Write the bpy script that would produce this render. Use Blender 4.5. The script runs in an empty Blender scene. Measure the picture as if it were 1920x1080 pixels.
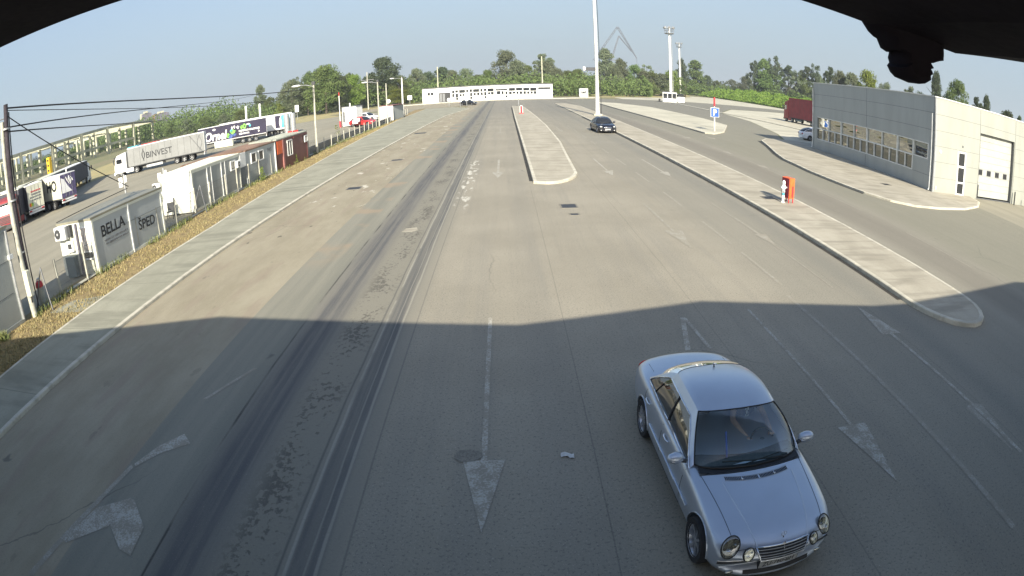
import bpy, bmesh, math, random
from mathutils import Vector, Matrix, noise as mnoise
from mathutils.bvhtree import BVHTree
R = math.radians
PI = math.pi
S = bpy.context.scene
COL = S.collection

# ------------------------------------------------------------------ camera (wide CCTV lens with barrel distortion)
CAM_H = 5.35
cd = bpy.data.cameras.new('camera')
cam = bpy.data.objects.new('camera', cd)
COL.objects.link(cam)
cd.type = 'PANO'
cy = cd.cycles if hasattr(cd, 'cycles') and hasattr(cd.cycles, 'panorama_type') else cd
cy.panorama_type = 'FISHEYE_LENS_POLYNOMIAL'
cd.sensor_fit = 'HORIZONTAL'
cd.sensor_width = 36.0
K1, K3 = 0.8752, 0.0772
cy.fisheye_fov = R(179)
cy.fisheye_polynomial_k0 = 0.0
cy.fisheye_polynomial_k1 = -K1 / 18.0
cy.fisheye_polynomial_k2 = 0.0
cy.fisheye_polynomial_k3 = -K3 / 18.0 ** 3
cy.fisheye_polynomial_k4 = 0.0
cd.clip_start = 0.05
cd.clip_end = 6000
cam.matrix_world = Matrix(((0.9994, 0.0345, -0.0035, 0), (-0.0152, 0.3455, -0.9383, 0),
                           (-0.0312, 0.9378, 0.3458, CAM_H), (0, 0, 0, 1)))
S.camera = cam

# ------------------------------------------------------------------ daylight
SUN_EL, SUN_AZ = R(27.3), R(176.0)          # azimuth clockwise from +Y: behind the camera, a little to the right
w = bpy.data.worlds.new('World')
S.world = w
w.use_nodes = True
wn = w.node_tree
wn.nodes.clear()
wo = wn.nodes.new('ShaderNodeOutputWorld')
wb = wn.nodes.new('ShaderNodeBackground')
sky = wn.nodes.new('ShaderNodeTexSky')
sky.sky_type = 'NISHITA'
sky.sun_disc = False
sky.sun_elevation = SUN_EL
sky.sun_rotation = SUN_AZ
sky.air_density = 1.0
sky.dust_density = 1.6
sky.ozone_density = 1.6
sky.altitude = 80
wb.inputs['Strength'].default_value = 0.10
# summer haze: low in the sky the blue fades into one pale tone
tc = wn.nodes.new('ShaderNodeTexCoord'); sx_ = wn.nodes.new('ShaderNodeSeparateXYZ'); mr = wn.nodes.new('ShaderNodeMapRange'); mxs = wn.nodes.new('ShaderNodeMix')
mr.interpolation_type = 'SMOOTHSTEP'
mr.inputs[1].default_value = 0.0; mr.inputs[2].default_value = 0.62; mr.inputs[3].default_value = 0.92; mr.inputs[4].default_value = 0.0
mxs.data_type = 'RGBA'; mxs.inputs[7].default_value = (2.0, 2.43, 2.82, 1)
wn.links.new(tc.outputs['Generated'], sx_.inputs[0]); wn.links.new(sx_.outputs[2], mr.inputs[0]); wn.links.new(mr.outputs[0], mxs.inputs[0])
wn.links.new(sky.outputs[0], mxs.inputs[6]); wn.links.new(mxs.outputs[2], wb.inputs['Color'])
wn.links.new(wb.outputs[0], wo.inputs['Surface'])

sl = bpy.data.lights.new('sun', 'SUN')
sl.energy = 4.7
sl.angle = R(0.5)
sl.color = (1.0, 0.925, 0.78)
so = bpy.data.objects.new('sun', sl)
COL.objects.link(so)
sd = Vector((math.sin(SUN_AZ) * math.cos(SUN_EL), math.cos(SUN_AZ) * math.cos(SUN_EL), math.sin(SUN_EL)))
so.rotation_euler = sd.to_track_quat('Z', 'Y').to_euler()
so.location = sd * 120

S.view_settings.view_transform = 'Standard'
S.view_settings.look = 'None'
S.view_settings.exposure = 1.15
S.view_settings.gamma = 1.0
S.view_settings.use_curve_mapping = False

# ------------------------------------------------------------------ material helpers
class NB:
    """a small node builder"""
    def __init__(s, name):
        s.m = bpy.data.materials.new(name)
        s.m.use_nodes = True
        s.t = s.m.node_tree
        s.t.nodes.clear()
        s.out = s.t.nodes.new('ShaderNodeOutputMaterial')
    def n(s, kind, **kw):
        nd = s.t.nodes.new(kind)
        for k, v in kw.items():
            setattr(nd, k, v)
        return nd
    def l(s, a, b):
        s.t.links.new(a, b)
    def setin(s, sock, v):
        if hasattr(v, 'is_output') or isinstance(v, bpy.types.NodeSocket):
            s.l(v, sock)
        else:
            sock.default_value = v
    def math(s, op, a, b=0.0, c=0.0):
        nd = s.n('ShaderNodeMath', operation=op)
        s.setin(nd.inputs[0], a); s.setin(nd.inputs[1], b); s.setin(nd.inputs[2], c)
        return nd.outputs[0]
    def noise(s, vec, scale, detail=4, rough=0.55, dist=0.0):
        nd = s.n('ShaderNodeTexNoise')
        s.l(vec, nd.inputs['Vector'])
        nd.inputs['Scale'].default_value = scale
        nd.inputs['Detail'].default_value = detail
        nd.inputs['Roughness'].default_value = rough
        nd.inputs['Distortion'].default_value = dist
        return nd.outputs[0]
    def ramp(s, v, a, b, lo=0.0, hi=1.0):
        nd = s.n('ShaderNodeMapRange', interpolation_type='SMOOTHSTEP')
        s.setin(nd.inputs[0], v); nd.inputs[1].default_value = a; nd.inputs[2].default_value = b
        nd.inputs[3].default_value = lo; nd.inputs[4].default_value = hi
        return nd.outputs[0]
    def band(s, v, a, b, soft):
        return s.math('MULTIPLY', s.ramp(v, a - soft, a + soft), s.ramp(v, b - soft, b + soft, 1.0, 0.0))
    def mix(s, fac, a, b, mode='MIX'):
        nd = s.n('ShaderNodeMix', data_type='RGBA', blend_type=mode)
        s.setin(nd.inputs[0], fac)
        for i, v in ((6, a), (7, b)):
            if isinstance(v, (tuple, list)):
                nd.inputs[i].default_value = (v[0], v[1], v[2], 1)
            else:
                s.l(v, nd.inputs[i])
        return nd.outputs[2]
    def pos(s):
        return s.n('ShaderNodeNewGeometry').outputs['Position']
    def obj(s):
        return s.n('ShaderNodeTexCoord').outputs['Object']
    def xyz(s, v):
        nd = s.n('ShaderNodeSeparateXYZ'); s.l(v, nd.inputs[0])
        return nd.outputs
    def vec(s, x, y, z):
        nd = s.n('ShaderNodeCombineXYZ')
        s.setin(nd.inputs[0], x); s.setin(nd.inputs[1], y); s.setin(nd.inputs[2], z)
        return nd.outputs[0]
    def scale(s, v, sc):
        nd = s.n('ShaderNodeMapping'); s.l(v, nd.inputs[0]); nd.inputs['Scale'].default_value = sc
        return nd.outputs[0]
    def bsdf(s, color, rough=0.6, metal=0.0, spec=0.5, bump=None, bstr=0.3, bdist=0.02, **kw):
        p = s.n('ShaderNodeBsdfPrincipled')
        if isinstance(color, (tuple, list)):
            p.inputs['Base Color'].default_value = (color[0], color[1], color[2], 1)
        else:
            s.l(color, p.inputs['Base Color'])
        s.setin(p.inputs['Roughness'], rough)
        s.setin(p.inputs['Metallic'], metal)
        p.inputs['Specular IOR Level'].default_value = spec
        if bump is not None:
            b = s.n('ShaderNodeBump'); b.inputs['Strength'].default_value = bstr; b.inputs['Distance'].default_value = bdist
            s.l(bump, b.inputs['Height']); s.l(b.outputs[0], p.inputs['Normal'])
        for k, v in kw.items():
            p.inputs[k.replace('_', ' ')].default_value = v
        s.l(p.outputs[0], s.out.inputs['Surface'])
        return p

def plain(name, col, rough=0.6, metal=0.0, var=0.12, nscale=3.0, spec=0.5, bstr=0.0, fine=0.0, **kw):
    """painted / moulded surface with grime variation in object space"""
    b = NB(name)
    o = b.obj()
    n1 = b.noise(o, nscale, 5, 0.6)
    n2 = b.noise(o, nscale * 9, 3, 0.6)
    f = b.math('ADD', b.math('MULTIPLY', n1, 0.65), b.math('MULTIPLY', n2, 0.35))
    lo = tuple(max(0, c * (1 - var * 1.6)) for c in col)
    hi = tuple(min(1, c * (1 + var)) for c in col)
    c = b.mix(b.ramp(f, 0.32, 0.66), lo, hi)
    b.bsdf(c, b.ramp(n2, 0.2, 0.8, max(0.02, rough - 0.08), min(1, rough + 0.08)), metal, spec,
           n2 if bstr else None, bstr, 0.01, **kw)
    return b.m

def carpaint(name, col, metal=0.75, rough=0.34):
    b = NB(name)
    o = b.obj()
    n = b.noise(o, 1.6, 4, 0.6)
    fl = b.noise(o, 900, 1, 0.5)
    c = b.mix(b.ramp(n, 0.3, 0.7), tuple(x * 0.93 for x in col), col)
    p = b.bsdf(c, b.ramp(fl, 0.2, 0.8, rough - 0.05, rough + 0.07), metal, 0.5)
    p.inputs['Coat Weight'].default_value = 0.6
    p.inputs['Coat Roughness'].default_value = 0.06
    return b.m

def glassy(name, tint, refl=0.10, rough=0.02, k=0.75):
    """tinted vehicle glass: see-through tint under a clear reflecting face"""
    b = NB(name)
    tr = b.n('ShaderNodeBsdfTransparent'); tr.inputs[0].default_value = (*tint, 1)
    gl = b.n('ShaderNodeBsdfGlossy'); gl.inputs['Roughness'].default_value = rough
    gl.inputs[0].default_value = (1, 1, 1, 1)
    fr = b.n('ShaderNodeLayerWeight'); fr.inputs[0].default_value = 0.35
    fac = b.math('ADD', b.math('MULTIPLY', fr.outputs['Fresnel'], k), refl * 0.35)
    mx = b.n('ShaderNodeMixShader')
    b.l(fac, mx.inputs[0]); b.l(tr.outputs[0], mx.inputs[1]); b.l(gl.outputs[0], mx.inputs[2])
    b.l(mx.outputs[0], b.out.inputs['Surface'])
    return b.m

def darkglass(name, col=(0.02, 0.022, 0.025), rough=0.05, wob=0.0):
    b = NB(name)
    o = b.obj()
    p = b.bsdf(col, rough, 0.0, 0.9)
    if wob:
        n = b.noise(o, 1.1, 2, 0.5)
        bp = b.n('ShaderNodeBump'); bp.inputs['Strength'].default_value = wob; bp.inputs['Distance'].default_value = 0.12
        b.l(n, bp.inputs['Height']); b.l(bp.outputs[0], p.inputs['Normal'])
    return b.m

M = {}
def mats():
    M['silver'] = carpaint('silver_paint', (0.54, 0.585, 0.65), 0.72, 0.34)
    M['darkpaint'] = carpaint('dark_navy_paint', (0.012, 0.013, 0.022), 0.2, 0.25)
    M['blackpaint'] = carpaint('black_paint', (0.01, 0.01, 0.012), 0.1, 0.25)
    M['whitepaint'] = carpaint('white_paint', (0.78, 0.79, 0.80), 0.0, 0.35)
    M['redpaint'] = carpaint('red_paint', (0.45, 0.03, 0.03), 0.0, 0.35)
    M['truckred'] = plain('red_lorry_paint', (0.26, 0.035, 0.04), 0.5, 0, 0.15, 1.2)
    M['tarpred'] = plain('dark_red_tarpaulin', (0.22, 0.035, 0.042), 0.75, 0, 0.15, 0.8)
    M['truckwhite'] = plain('white_lorry_paint', (0.80, 0.80, 0.78), 0.45, 0, 0.06, 1.0)
    M['tarpgrey'] = plain('grey_tarpaulin', (0.225, 0.23, 0.225), 0.75, 0, 0.08, 0.8)
    M['tarpdark'] = plain('charcoal_tarpaulin', (0.05, 0.05, 0.065), 0.7, 0, 0.15, 0.8)
    M['tarpnavy'] = plain('navy_tarpaulin', (0.022, 0.018, 0.045), 0.7, 0, 0.15, 0.8)
    M['tarppurple'] = plain('purple_door_print', (0.09, 0.075, 0.16), 0.6, 0, 0.3, 1.4)
    M['tarpcream'] = plain('cream_tarpaulin', (0.60, 0.60, 0.47), 0.7, 0, 0.08, 0.8)
    M['green'] = plain('bright_green_print', (0.20, 0.48, 0.08), 0.7, 0, 0.3, 4)
    M['cyan'] = plain('cyan_print', (0.10, 0.45, 0.55), 0.7, 0, 0.25, 3)
    M['blue'] = plain('blue_print', (0.06, 0.10, 0.30), 0.7, 0, 0.4, 3)
    M['rubber'] = plain('tyre_rubber', (0.018, 0.018, 0.019), 0.85, 0, 0.25, 12)
    M['alloy'] = plain('wheel_alloy', (0.50, 0.51, 0.53), 0.35, 0.8, 0.15, 8)
    M['chrome'] = plain('chrome', (0.75, 0.76, 0.78), 0.14, 1.0, 0.05, 8)
    M['lipblack'] = plain('purplish_black', (0.014, 0.012, 0.018), 0.9, 0, 0.2, 10, spec=0.1)  # near-black with a faint purple tint, for the canopy roof and clump
    M['black'] = plain('black_plastic', (0.015, 0.015, 0.016), 0.55, 0, 0.2, 10)
    M['trim'] = plain('dark_grey_trim', (0.045, 0.047, 0.05), 0.6, 0, 0.2, 8)
    M['glass'] = glassy('car_glass', (0.84, 0.92, 0.91), 0.06, k=0.18)
    M['sideglass'] = glassy('tinted_side_glass', (0.22, 0.22, 0.20), 0.4)
    M['dglass'] = darkglass('dark_vehicle_glass')
    M['lens'] = glassy('lamp_lens', (0.90, 0.92, 0.90), 0.4)
    M['reflector'] = plain('lamp_reflector', (0.55, 0.55, 0.50), 0.2, 0.85, 0.4, 25)
    M['amber'] = plain('amber_lens', (0.75, 0.30, 0.04), 0.2, 0, 0.1, 8)
    M['redlens'] = plain('red_lens', (0.45, 0.02, 0.02), 0.2, 0, 0.1, 8)
    M['seat'] = plain('grey_seat_cloth', (0.20, 0.20, 0.205), 0.85, 0, 0.2, 15)
    M['dash'] = plain('dark_dashboard', (0.10, 0.107, 0.11), 0.7, 0, 0.15, 15)
    M['plate'] = plain('number_plate', (0.42, 0.42, 0.41), 0.5, 0, 0.12, 14)
    M['skin'] = plain('skin', (0.52, 0.36, 0.28), 0.55, 0, 0.1, 10)
    M['shirt'] = plain('dark_shirt_cloth', (0.045, 0.05, 0.06), 0.9, 0, 0.2, 12)
    M['print'] = plain('pale_shirt_print', (0.75, 0.80, 0.80), 0.8, 0, 0.1, 12)
    M['jeans'] = plain('dark_trousers', (0.03, 0.035, 0.05), 0.9, 0, 0.2, 12)
    M['hair'] = plain('dark_hair', (0.02, 0.014, 0.01), 0.8, 0, 0.2, 30)
    M['steel'] = plain('galvanised_steel', (0.42, 0.43, 0.43), 0.45, 0.5, 0.18, 4)
    M['greysteel'] = plain('grey_steel', (0.16, 0.165, 0.17), 0.55, 0.3, 0.18, 4)
    M['concpost'] = plain('post_concrete', (0.42, 0.41, 0.34), 0.9, 0, 0.18, 5, bstr=0.3)
    M['wood'] = plain('tarred_timber', (0.035, 0.028, 0.035), 0.85, 0, 0.35, 6)
    M['cable'] = plain('cable_sheath', (0.02, 0.02, 0.022), 0.7, 0, 0.1, 6)
    M['white'] = plain('white_wall_paint', (0.82, 0.82, 0.79), 0.6, 0, 0.05, 0.6)
    M['whitegloss'] = plain('white_enamel', (0.78, 0.78, 0.74), 0.4, 0, 0.06, 3)
    M['cream'] = plain('cream_panel_paint', (0.62, 0.62, 0.50), 0.6, 0, 0.08, 0.9)
    M['orange'] = plain('orange_red_paint', (0.72, 0.13, 0.03), 0.5, 0, 0.12, 3)
    M['signred'] = plain('sign_red', (0.50, 0.03, 0.04), 0.5, 0, 0.15, 3)
    M['signblue'] = plain('sign_blue', (0.02, 0.09, 0.36), 0.45, 0, 0.12, 2)
    M['yellow'] = plain('machine_yellow', (0.70, 0.46, 0.02), 0.5, 0, 0.15, 1)
    M['ink'] = plain('black_lettering', (0.025, 0.027, 0.03), 0.7, 0, 0.2, 5)
    M['inkgrey'] = plain('grey_lettering', (0.16, 0.165, 0.17), 0.7, 0, 0.2, 5)
    M['brick'] = plain('brick_tower', (0.35, 0.20, 0.13), 0.9, 0, 0.25, 0.15)
    M['palestone'] = plain('pale_tower', (0.46, 0.45, 0.33), 0.9, 0, 0.2, 0.15)
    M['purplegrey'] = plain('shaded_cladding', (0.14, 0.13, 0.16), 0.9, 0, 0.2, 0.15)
    M['bark'] = plain('bark', (0.10, 0.085, 0.065), 0.95, 0, 0.3, 2, bstr=0.5)
    M['paper'] = plain('paper_scrap', (0.6, 0.6, 0.57), 0.9, 0, 0.1, 10)
    M['cranegrey'] = plain('crane_steel', (0.13, 0.145, 0.17), 0.7, 0.1, 0.15, 0.1)
mats()

# ------------------------------------------------------------------ mesh helpers
class MB:
    """collects shapes and links them as one mesh object"""
    def __init__(s):
        s.v, s.f, s.mi = [], [], []
        s.k = 0
        s.T = None
    def add(s, vs, fs, k=None):
        b = len(s.v)
        if s.T is not None:
            vs = [s.T @ Vector(p) for p in vs]
        s.v += [tuple(p) for p in vs]
        s.f += [tuple(i + b for i in f) for f in fs]
        s.mi += [s.k if k is None else k] * len(fs)
        return s
    def box(s, c, d, rz=0.0, bev=0.0, rx=0.0, ry=0.0, k=None):
        hx, hy, hz = d[0] / 2, d[1] / 2, d[2] / 2
        if bev <= 0:
            vs = [(x, y, z) for z in (-hz, hz) for x, y in ((-hx, -hy), (hx, -hy), (hx, hy), (-hx, hy))]
            fs = [(3, 2, 1, 0), (4, 5, 6, 7), (0, 1, 5, 4), (1, 2, 6, 5), (2, 3, 7, 6), (3, 0, 4, 7)]
        else:
            bev = min(bev, hx * .95, hy * .95, hz * .95)
            vs, fs = [], []
            rings = [(-hz, bev), (-hz + bev, 0), (hz - bev, 0), (hz, bev)]
            for z, i in rings:
                a, c_ = hx - i, hy - i
                q = bev if i == 0 else bev * .6
                for x, y in ((-a + q, -c_), (a - q, -c_), (a, -c_ + q), (a, c_ - q), (a - q, c_), (-a + q, c_), (-a, c_ - q), (-a, -c_ + q)):
                    vs.append((x, y, z))
            for r in range(3):
                for i in range(8):
                    j = (i + 1) % 8
                    fs.append((r * 8 + i, r * 8 + j, r * 8 + 8 + j, r * 8 + 8 + i))
            fs.append(tuple(range(7, -1, -1)))
            fs.append(tuple(range(24, 32)))
        m = Matrix.Translation(c) @ Matrix.Rotation(rz, 4, 'Z') @ Matrix.Rotation(ry, 4, 'Y') @ Matrix.Rotation(rx, 4, 'X')
        return s.add([m @ Vector(p) for p in vs], fs, k)
    def tube(s, pts, r, n=8, k=None, cap=True, closed=False):
        pts = [Vector(p) for p in pts]
        rs = r if isinstance(r, (list, tuple)) else [r] * len(pts)
        vs, fs = [], []
        up = None
        N = len(pts)
        for i, p in enumerate(pts):
            if closed:
                d = pts[(i + 1) % N] - pts[i - 1]
            else:
                d = pts[min(i + 1, N - 1)] - pts[max(i - 1, 0)]
            d.normalize()
            if up is None:
                up = Vector((0, 0, 1)) if abs(d.z) < 0.9 else Vector((1, 0, 0))
            a = d.cross(up)
            if a.length < 1e-6:
                a = d.cross(Vector((0, 1, 0)))
            a.normalize()
            b = d.cross(a).normalized()
            up = -b if False else up
            for j in range(n):
                t = 2 * PI * j / n
                vs.append(p + a * (rs[i] * math.cos(t)) + b * (rs[i] * math.sin(t)))
        rng = N if closed else N - 1
        for i in range(rng):
            i2 = (i + 1) % N
            for j in range(n):
                j2 = (j + 1) % n
                fs.append((i * n + j, i * n + j2, i2 * n + j2, i2 * n + j))
        if cap and not closed:
            fs.append(tuple(range(n)))
            fs.append(tuple((N - 1) * n + j for j in range(n - 1, -1, -1)))
        return s.add(vs, fs, k)
    def lathe(s, prof, c=(0, 0, 0), axis='Z', n=20, k=None, m=None, cap=True):
        """prof: list of (radius, height)"""
        vs, fs = [], []
        for r, h in prof:
            for j in range(n):
                t = 2 * PI * j / n
                vs.append(Vector((r * math.cos(t), r * math.sin(t), h)))
        for i in range(len(prof) - 1):
            for j in range(n):
                j2 = (j + 1) % n
                fs.append((i * n + j, i * n + j2, (i + 1) * n + j2, (i + 1) * n + j))
        if cap and prof[0][0] > 1e-5:
            fs.append(tuple(range(n - 1, -1, -1)))
        if cap and prof[-1][0] > 1e-5:
            fs.append(tuple((len(prof) - 1) * n + j for j in range(n)))
        if m is None:
            m = Matrix.Translation(c)
            if axis == 'X':
                m = m @ Matrix.Rotation(PI / 2, 4, 'Y')
            elif axis == 'Y':
                m = m @ Matrix.Rotation(-PI / 2, 4, 'X')
        return s.add([m @ p for p in vs], fs, k)
    def prism(s, poly, z0, z1, k=None):
        n = len(poly)
        a = sum(poly[i][0] * poly[(i + 1) % n][1] - poly[(i + 1) % n][0] * poly[i][1] for i in range(n))
        if a < 0:
            poly = poly[::-1]
        vs = [(x, y, z0) for x, y in poly] + [(x, y, z1) for x, y in poly]
        fs = [tuple(range(n - 1, -1, -1)), tuple(range(n, 2 * n))]
        fs += [(i, (i + 1) % n, n + (i + 1) % n, n + i) for i in range(n)]
        return s.add(vs, fs, k)
    def sheet(s, poly, z, k=None):
        n = len(poly)
        a = sum(poly[i][0] * poly[(i + 1) % n][1] - poly[(i + 1) % n][0] * poly[i][1] for i in range(n))
        if a < 0:
            poly = poly[::-1]
        return s.add([(x, y, z) for x, y in poly], [tuple(range(n))], k)
    def grid(s, fn, nu, nv, k=None, flip=False):
        vs = [fn(i / nu, j / nv) for i in range(nu + 1) for j in range(nv + 1)]
        fs = []
        for i in range(nu):
            for j in range(nv):
                a = i * (nv + 1) + j
                q = (a, a + 1, a + nv + 2, a + nv + 1)
                fs.append(q[::-1] if flip else q)
        return s.add(vs, fs, k)
    def ball(s, c, r, n=10, k=None, m=None):
        prof = [(math.sin(PI * i / n) if 0 < i < n else 0.0, -math.cos(PI * i / n)) for i in range(n + 1)]
        rr = r if isinstance(r, (tuple, list)) else (r, r, r)
        mm = Matrix.Translation(c) @ (m if m is not None else Matrix()) @ Matrix.Diagonal((rr[0], rr[1], rr[2], 1))
        return s.lathe(prof, n=n + 4, k=k, m=mm)
    def build(s, name, mat, parent=None, smooth=None, solid=None, subd=0, loc=None):
        me = bpy.data.meshes.new(name)
        me.from_pydata(s.v, [], s.f)
        ml = mat if isinstance(mat, (list, tuple)) else [mat]
        for m_ in ml:
            me.materials.append(M[m_] if isinstance(m_, str) else m_)
        if len(ml) > 1:
            me.polygons.foreach_set('material_index', s.mi)
        me.update()
        if smooth is not None:
            me.polygons.foreach_set('use_smooth', [True] * len(me.polygons))
            me.set_sharp_from_angle(angle=R(smooth))
        o = bpy.data.objects.new(name, me)
        COL.objects.link(o)
        if parent is not None:
            o.parent = parent
        if loc is not None:
            o.location = loc
        return o

def bake(o):
    """apply an object's modifiers to its mesh"""
    o.data.update(); o.update_tag(); bpy.context.view_layer.update()
    dg = bpy.context.evaluated_depsgraph_get()
    dg.update()
    ev = o.evaluated_get(dg)
    me = bpy.data.meshes.new_from_object(ev)
    old = o.data
    o.modifiers.clear()
    o.data = me
    me.name = old.name
    return o

def thing(name, label, cat, loc=(0, 0, 0), rz=0.0, group=None, sc=None):
    o = bpy.data.objects.new(name, None)
    o.empty_display_size = 0.3
    COL.objects.link(o)
    o.location = loc
    o.rotation_euler = (0, 0, rz)
    if sc:
        o.scale = (sc, sc, sc) if not isinstance(sc, tuple) else sc
    o['label'] = label
    o['category'] = cat
    if group:
        o['group'] = group
    return o
def tag(o, label, cat, group=None):
    o['label'] = label; o['category'] = cat
    if group:
        o['group'] = group
    return o
def struct(o, kind='structure'):
    o['kind'] = kind
    return o
def dup(root, loc, rz, label, group=None, sc=None):
    """copy a thing with copies of its parts and sub-parts"""
    r = root.copy(); COL.objects.link(r)
    r.location = loc; r.rotation_euler = (0, 0, rz)
    if sc:
        r.scale = (sc, sc, sc) if not isinstance(sc, tuple) else sc
    r['label'] = label
    if group:
        r['group'] = group
    for ch in list(root.children):
        c = ch.copy(); COL.objects.link(c); c.parent = r
        for g in list(ch.children):
            d = g.copy(); COL.objects.link(d); d.parent = c
    return r

def lettering(body, size, mat, parent, m, name='lettering', shear=0.0, align='LEFT', sx=1.0, bold=0.0, depth=0.004):
    """raised letters: reading along local +X, up along local +Y of matrix m"""
    cu = bpy.data.curves.new(name, 'FONT')
    cu.body = body
    cu.size = size
    cu.shear = shear
    cu.align_x = align
    cu.extrude = depth
    cu.offset = bold
    cu.resolution_u = 3
    t = bpy.data.objects.new(name, cu)
    COL.objects.link(t)
    dg = bpy.context.evaluated_depsgraph_get(); dg.update()
    me = bpy.data.meshes.new_from_object(t.evaluated_get(dg))
    COL.objects.unlink(t)
    bpy.data.objects.remove(t)
    me.name = name
    me.materials.clear()
    me.materials.append(M[mat] if isinstance(mat, str) else mat)
    me.transform(m @ Matrix.Diagonal((sx, 1, 1, 1)))
    o = bpy.data.objects.new(name, me)
    COL.objects.link(o)
    if parent is not None:
        o.parent = parent
    return o

def frame(o, x, y, z=None):
    """matrix with origin o, text direction x, text up y"""
    x = Vector(x).normalized(); y = Vector(y).normalized()
    z = x.cross(y).normalized(); y = z.cross(x)
    return Matrix(((x.x, y.x, z.x, o[0]), (x.y, y.y, z.y, o[1]), (x.z, y.z, z.z, o[2]), (0, 0, 0, 1)))

def catmull(pts, n):
    """n+1 points along a Catmull-Rom curve through pts"""
    P = [Vector(p) for p in pts]
    out = []
    m = len(P) - 1
    for i in range(n + 1):
        t = i / n * m
        k = min(int(t), m - 1)
        f = t - k
        p0, p1, p2, p3 = P[max(k - 1, 0)], P[k], P[k + 1], P[min(k + 2, m)]
        if k == 0: p0 = p1 * 2 - p2
        if k == m - 1: p3 = p2 * 2 - p1
        out.append(0.5 * ((2 * p1) + (p2 - p0) * f + (2 * p0 - 5 * p1 + 4 * p2 - p3) * f * f + (3 * p1 - p0 - 3 * p2 + p3) * f ** 3))
    return out
def coons(c0, c1, d0, d1):
    """c0,c1: curves along u at v=0,1; d0,d1: curves along v at u=0,1 (lists of points)"""
    nu, nv = len(c0) - 1, len(d0) - 1
    def fn(u, v):
        i, j = round(u * nu), round(v * nv)
        a = c0[i] * (1 - v) + c1[i] * v
        b = d0[j] * (1 - u) + d1[j] * u
        c = (c0[0] * (1 - u) + c0[nu] * u) * (1 - v) + (c1[0] * (1 - u) + c1[nu] * u) * v
        return a + b - c
    return fn, nu, nv
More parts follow.
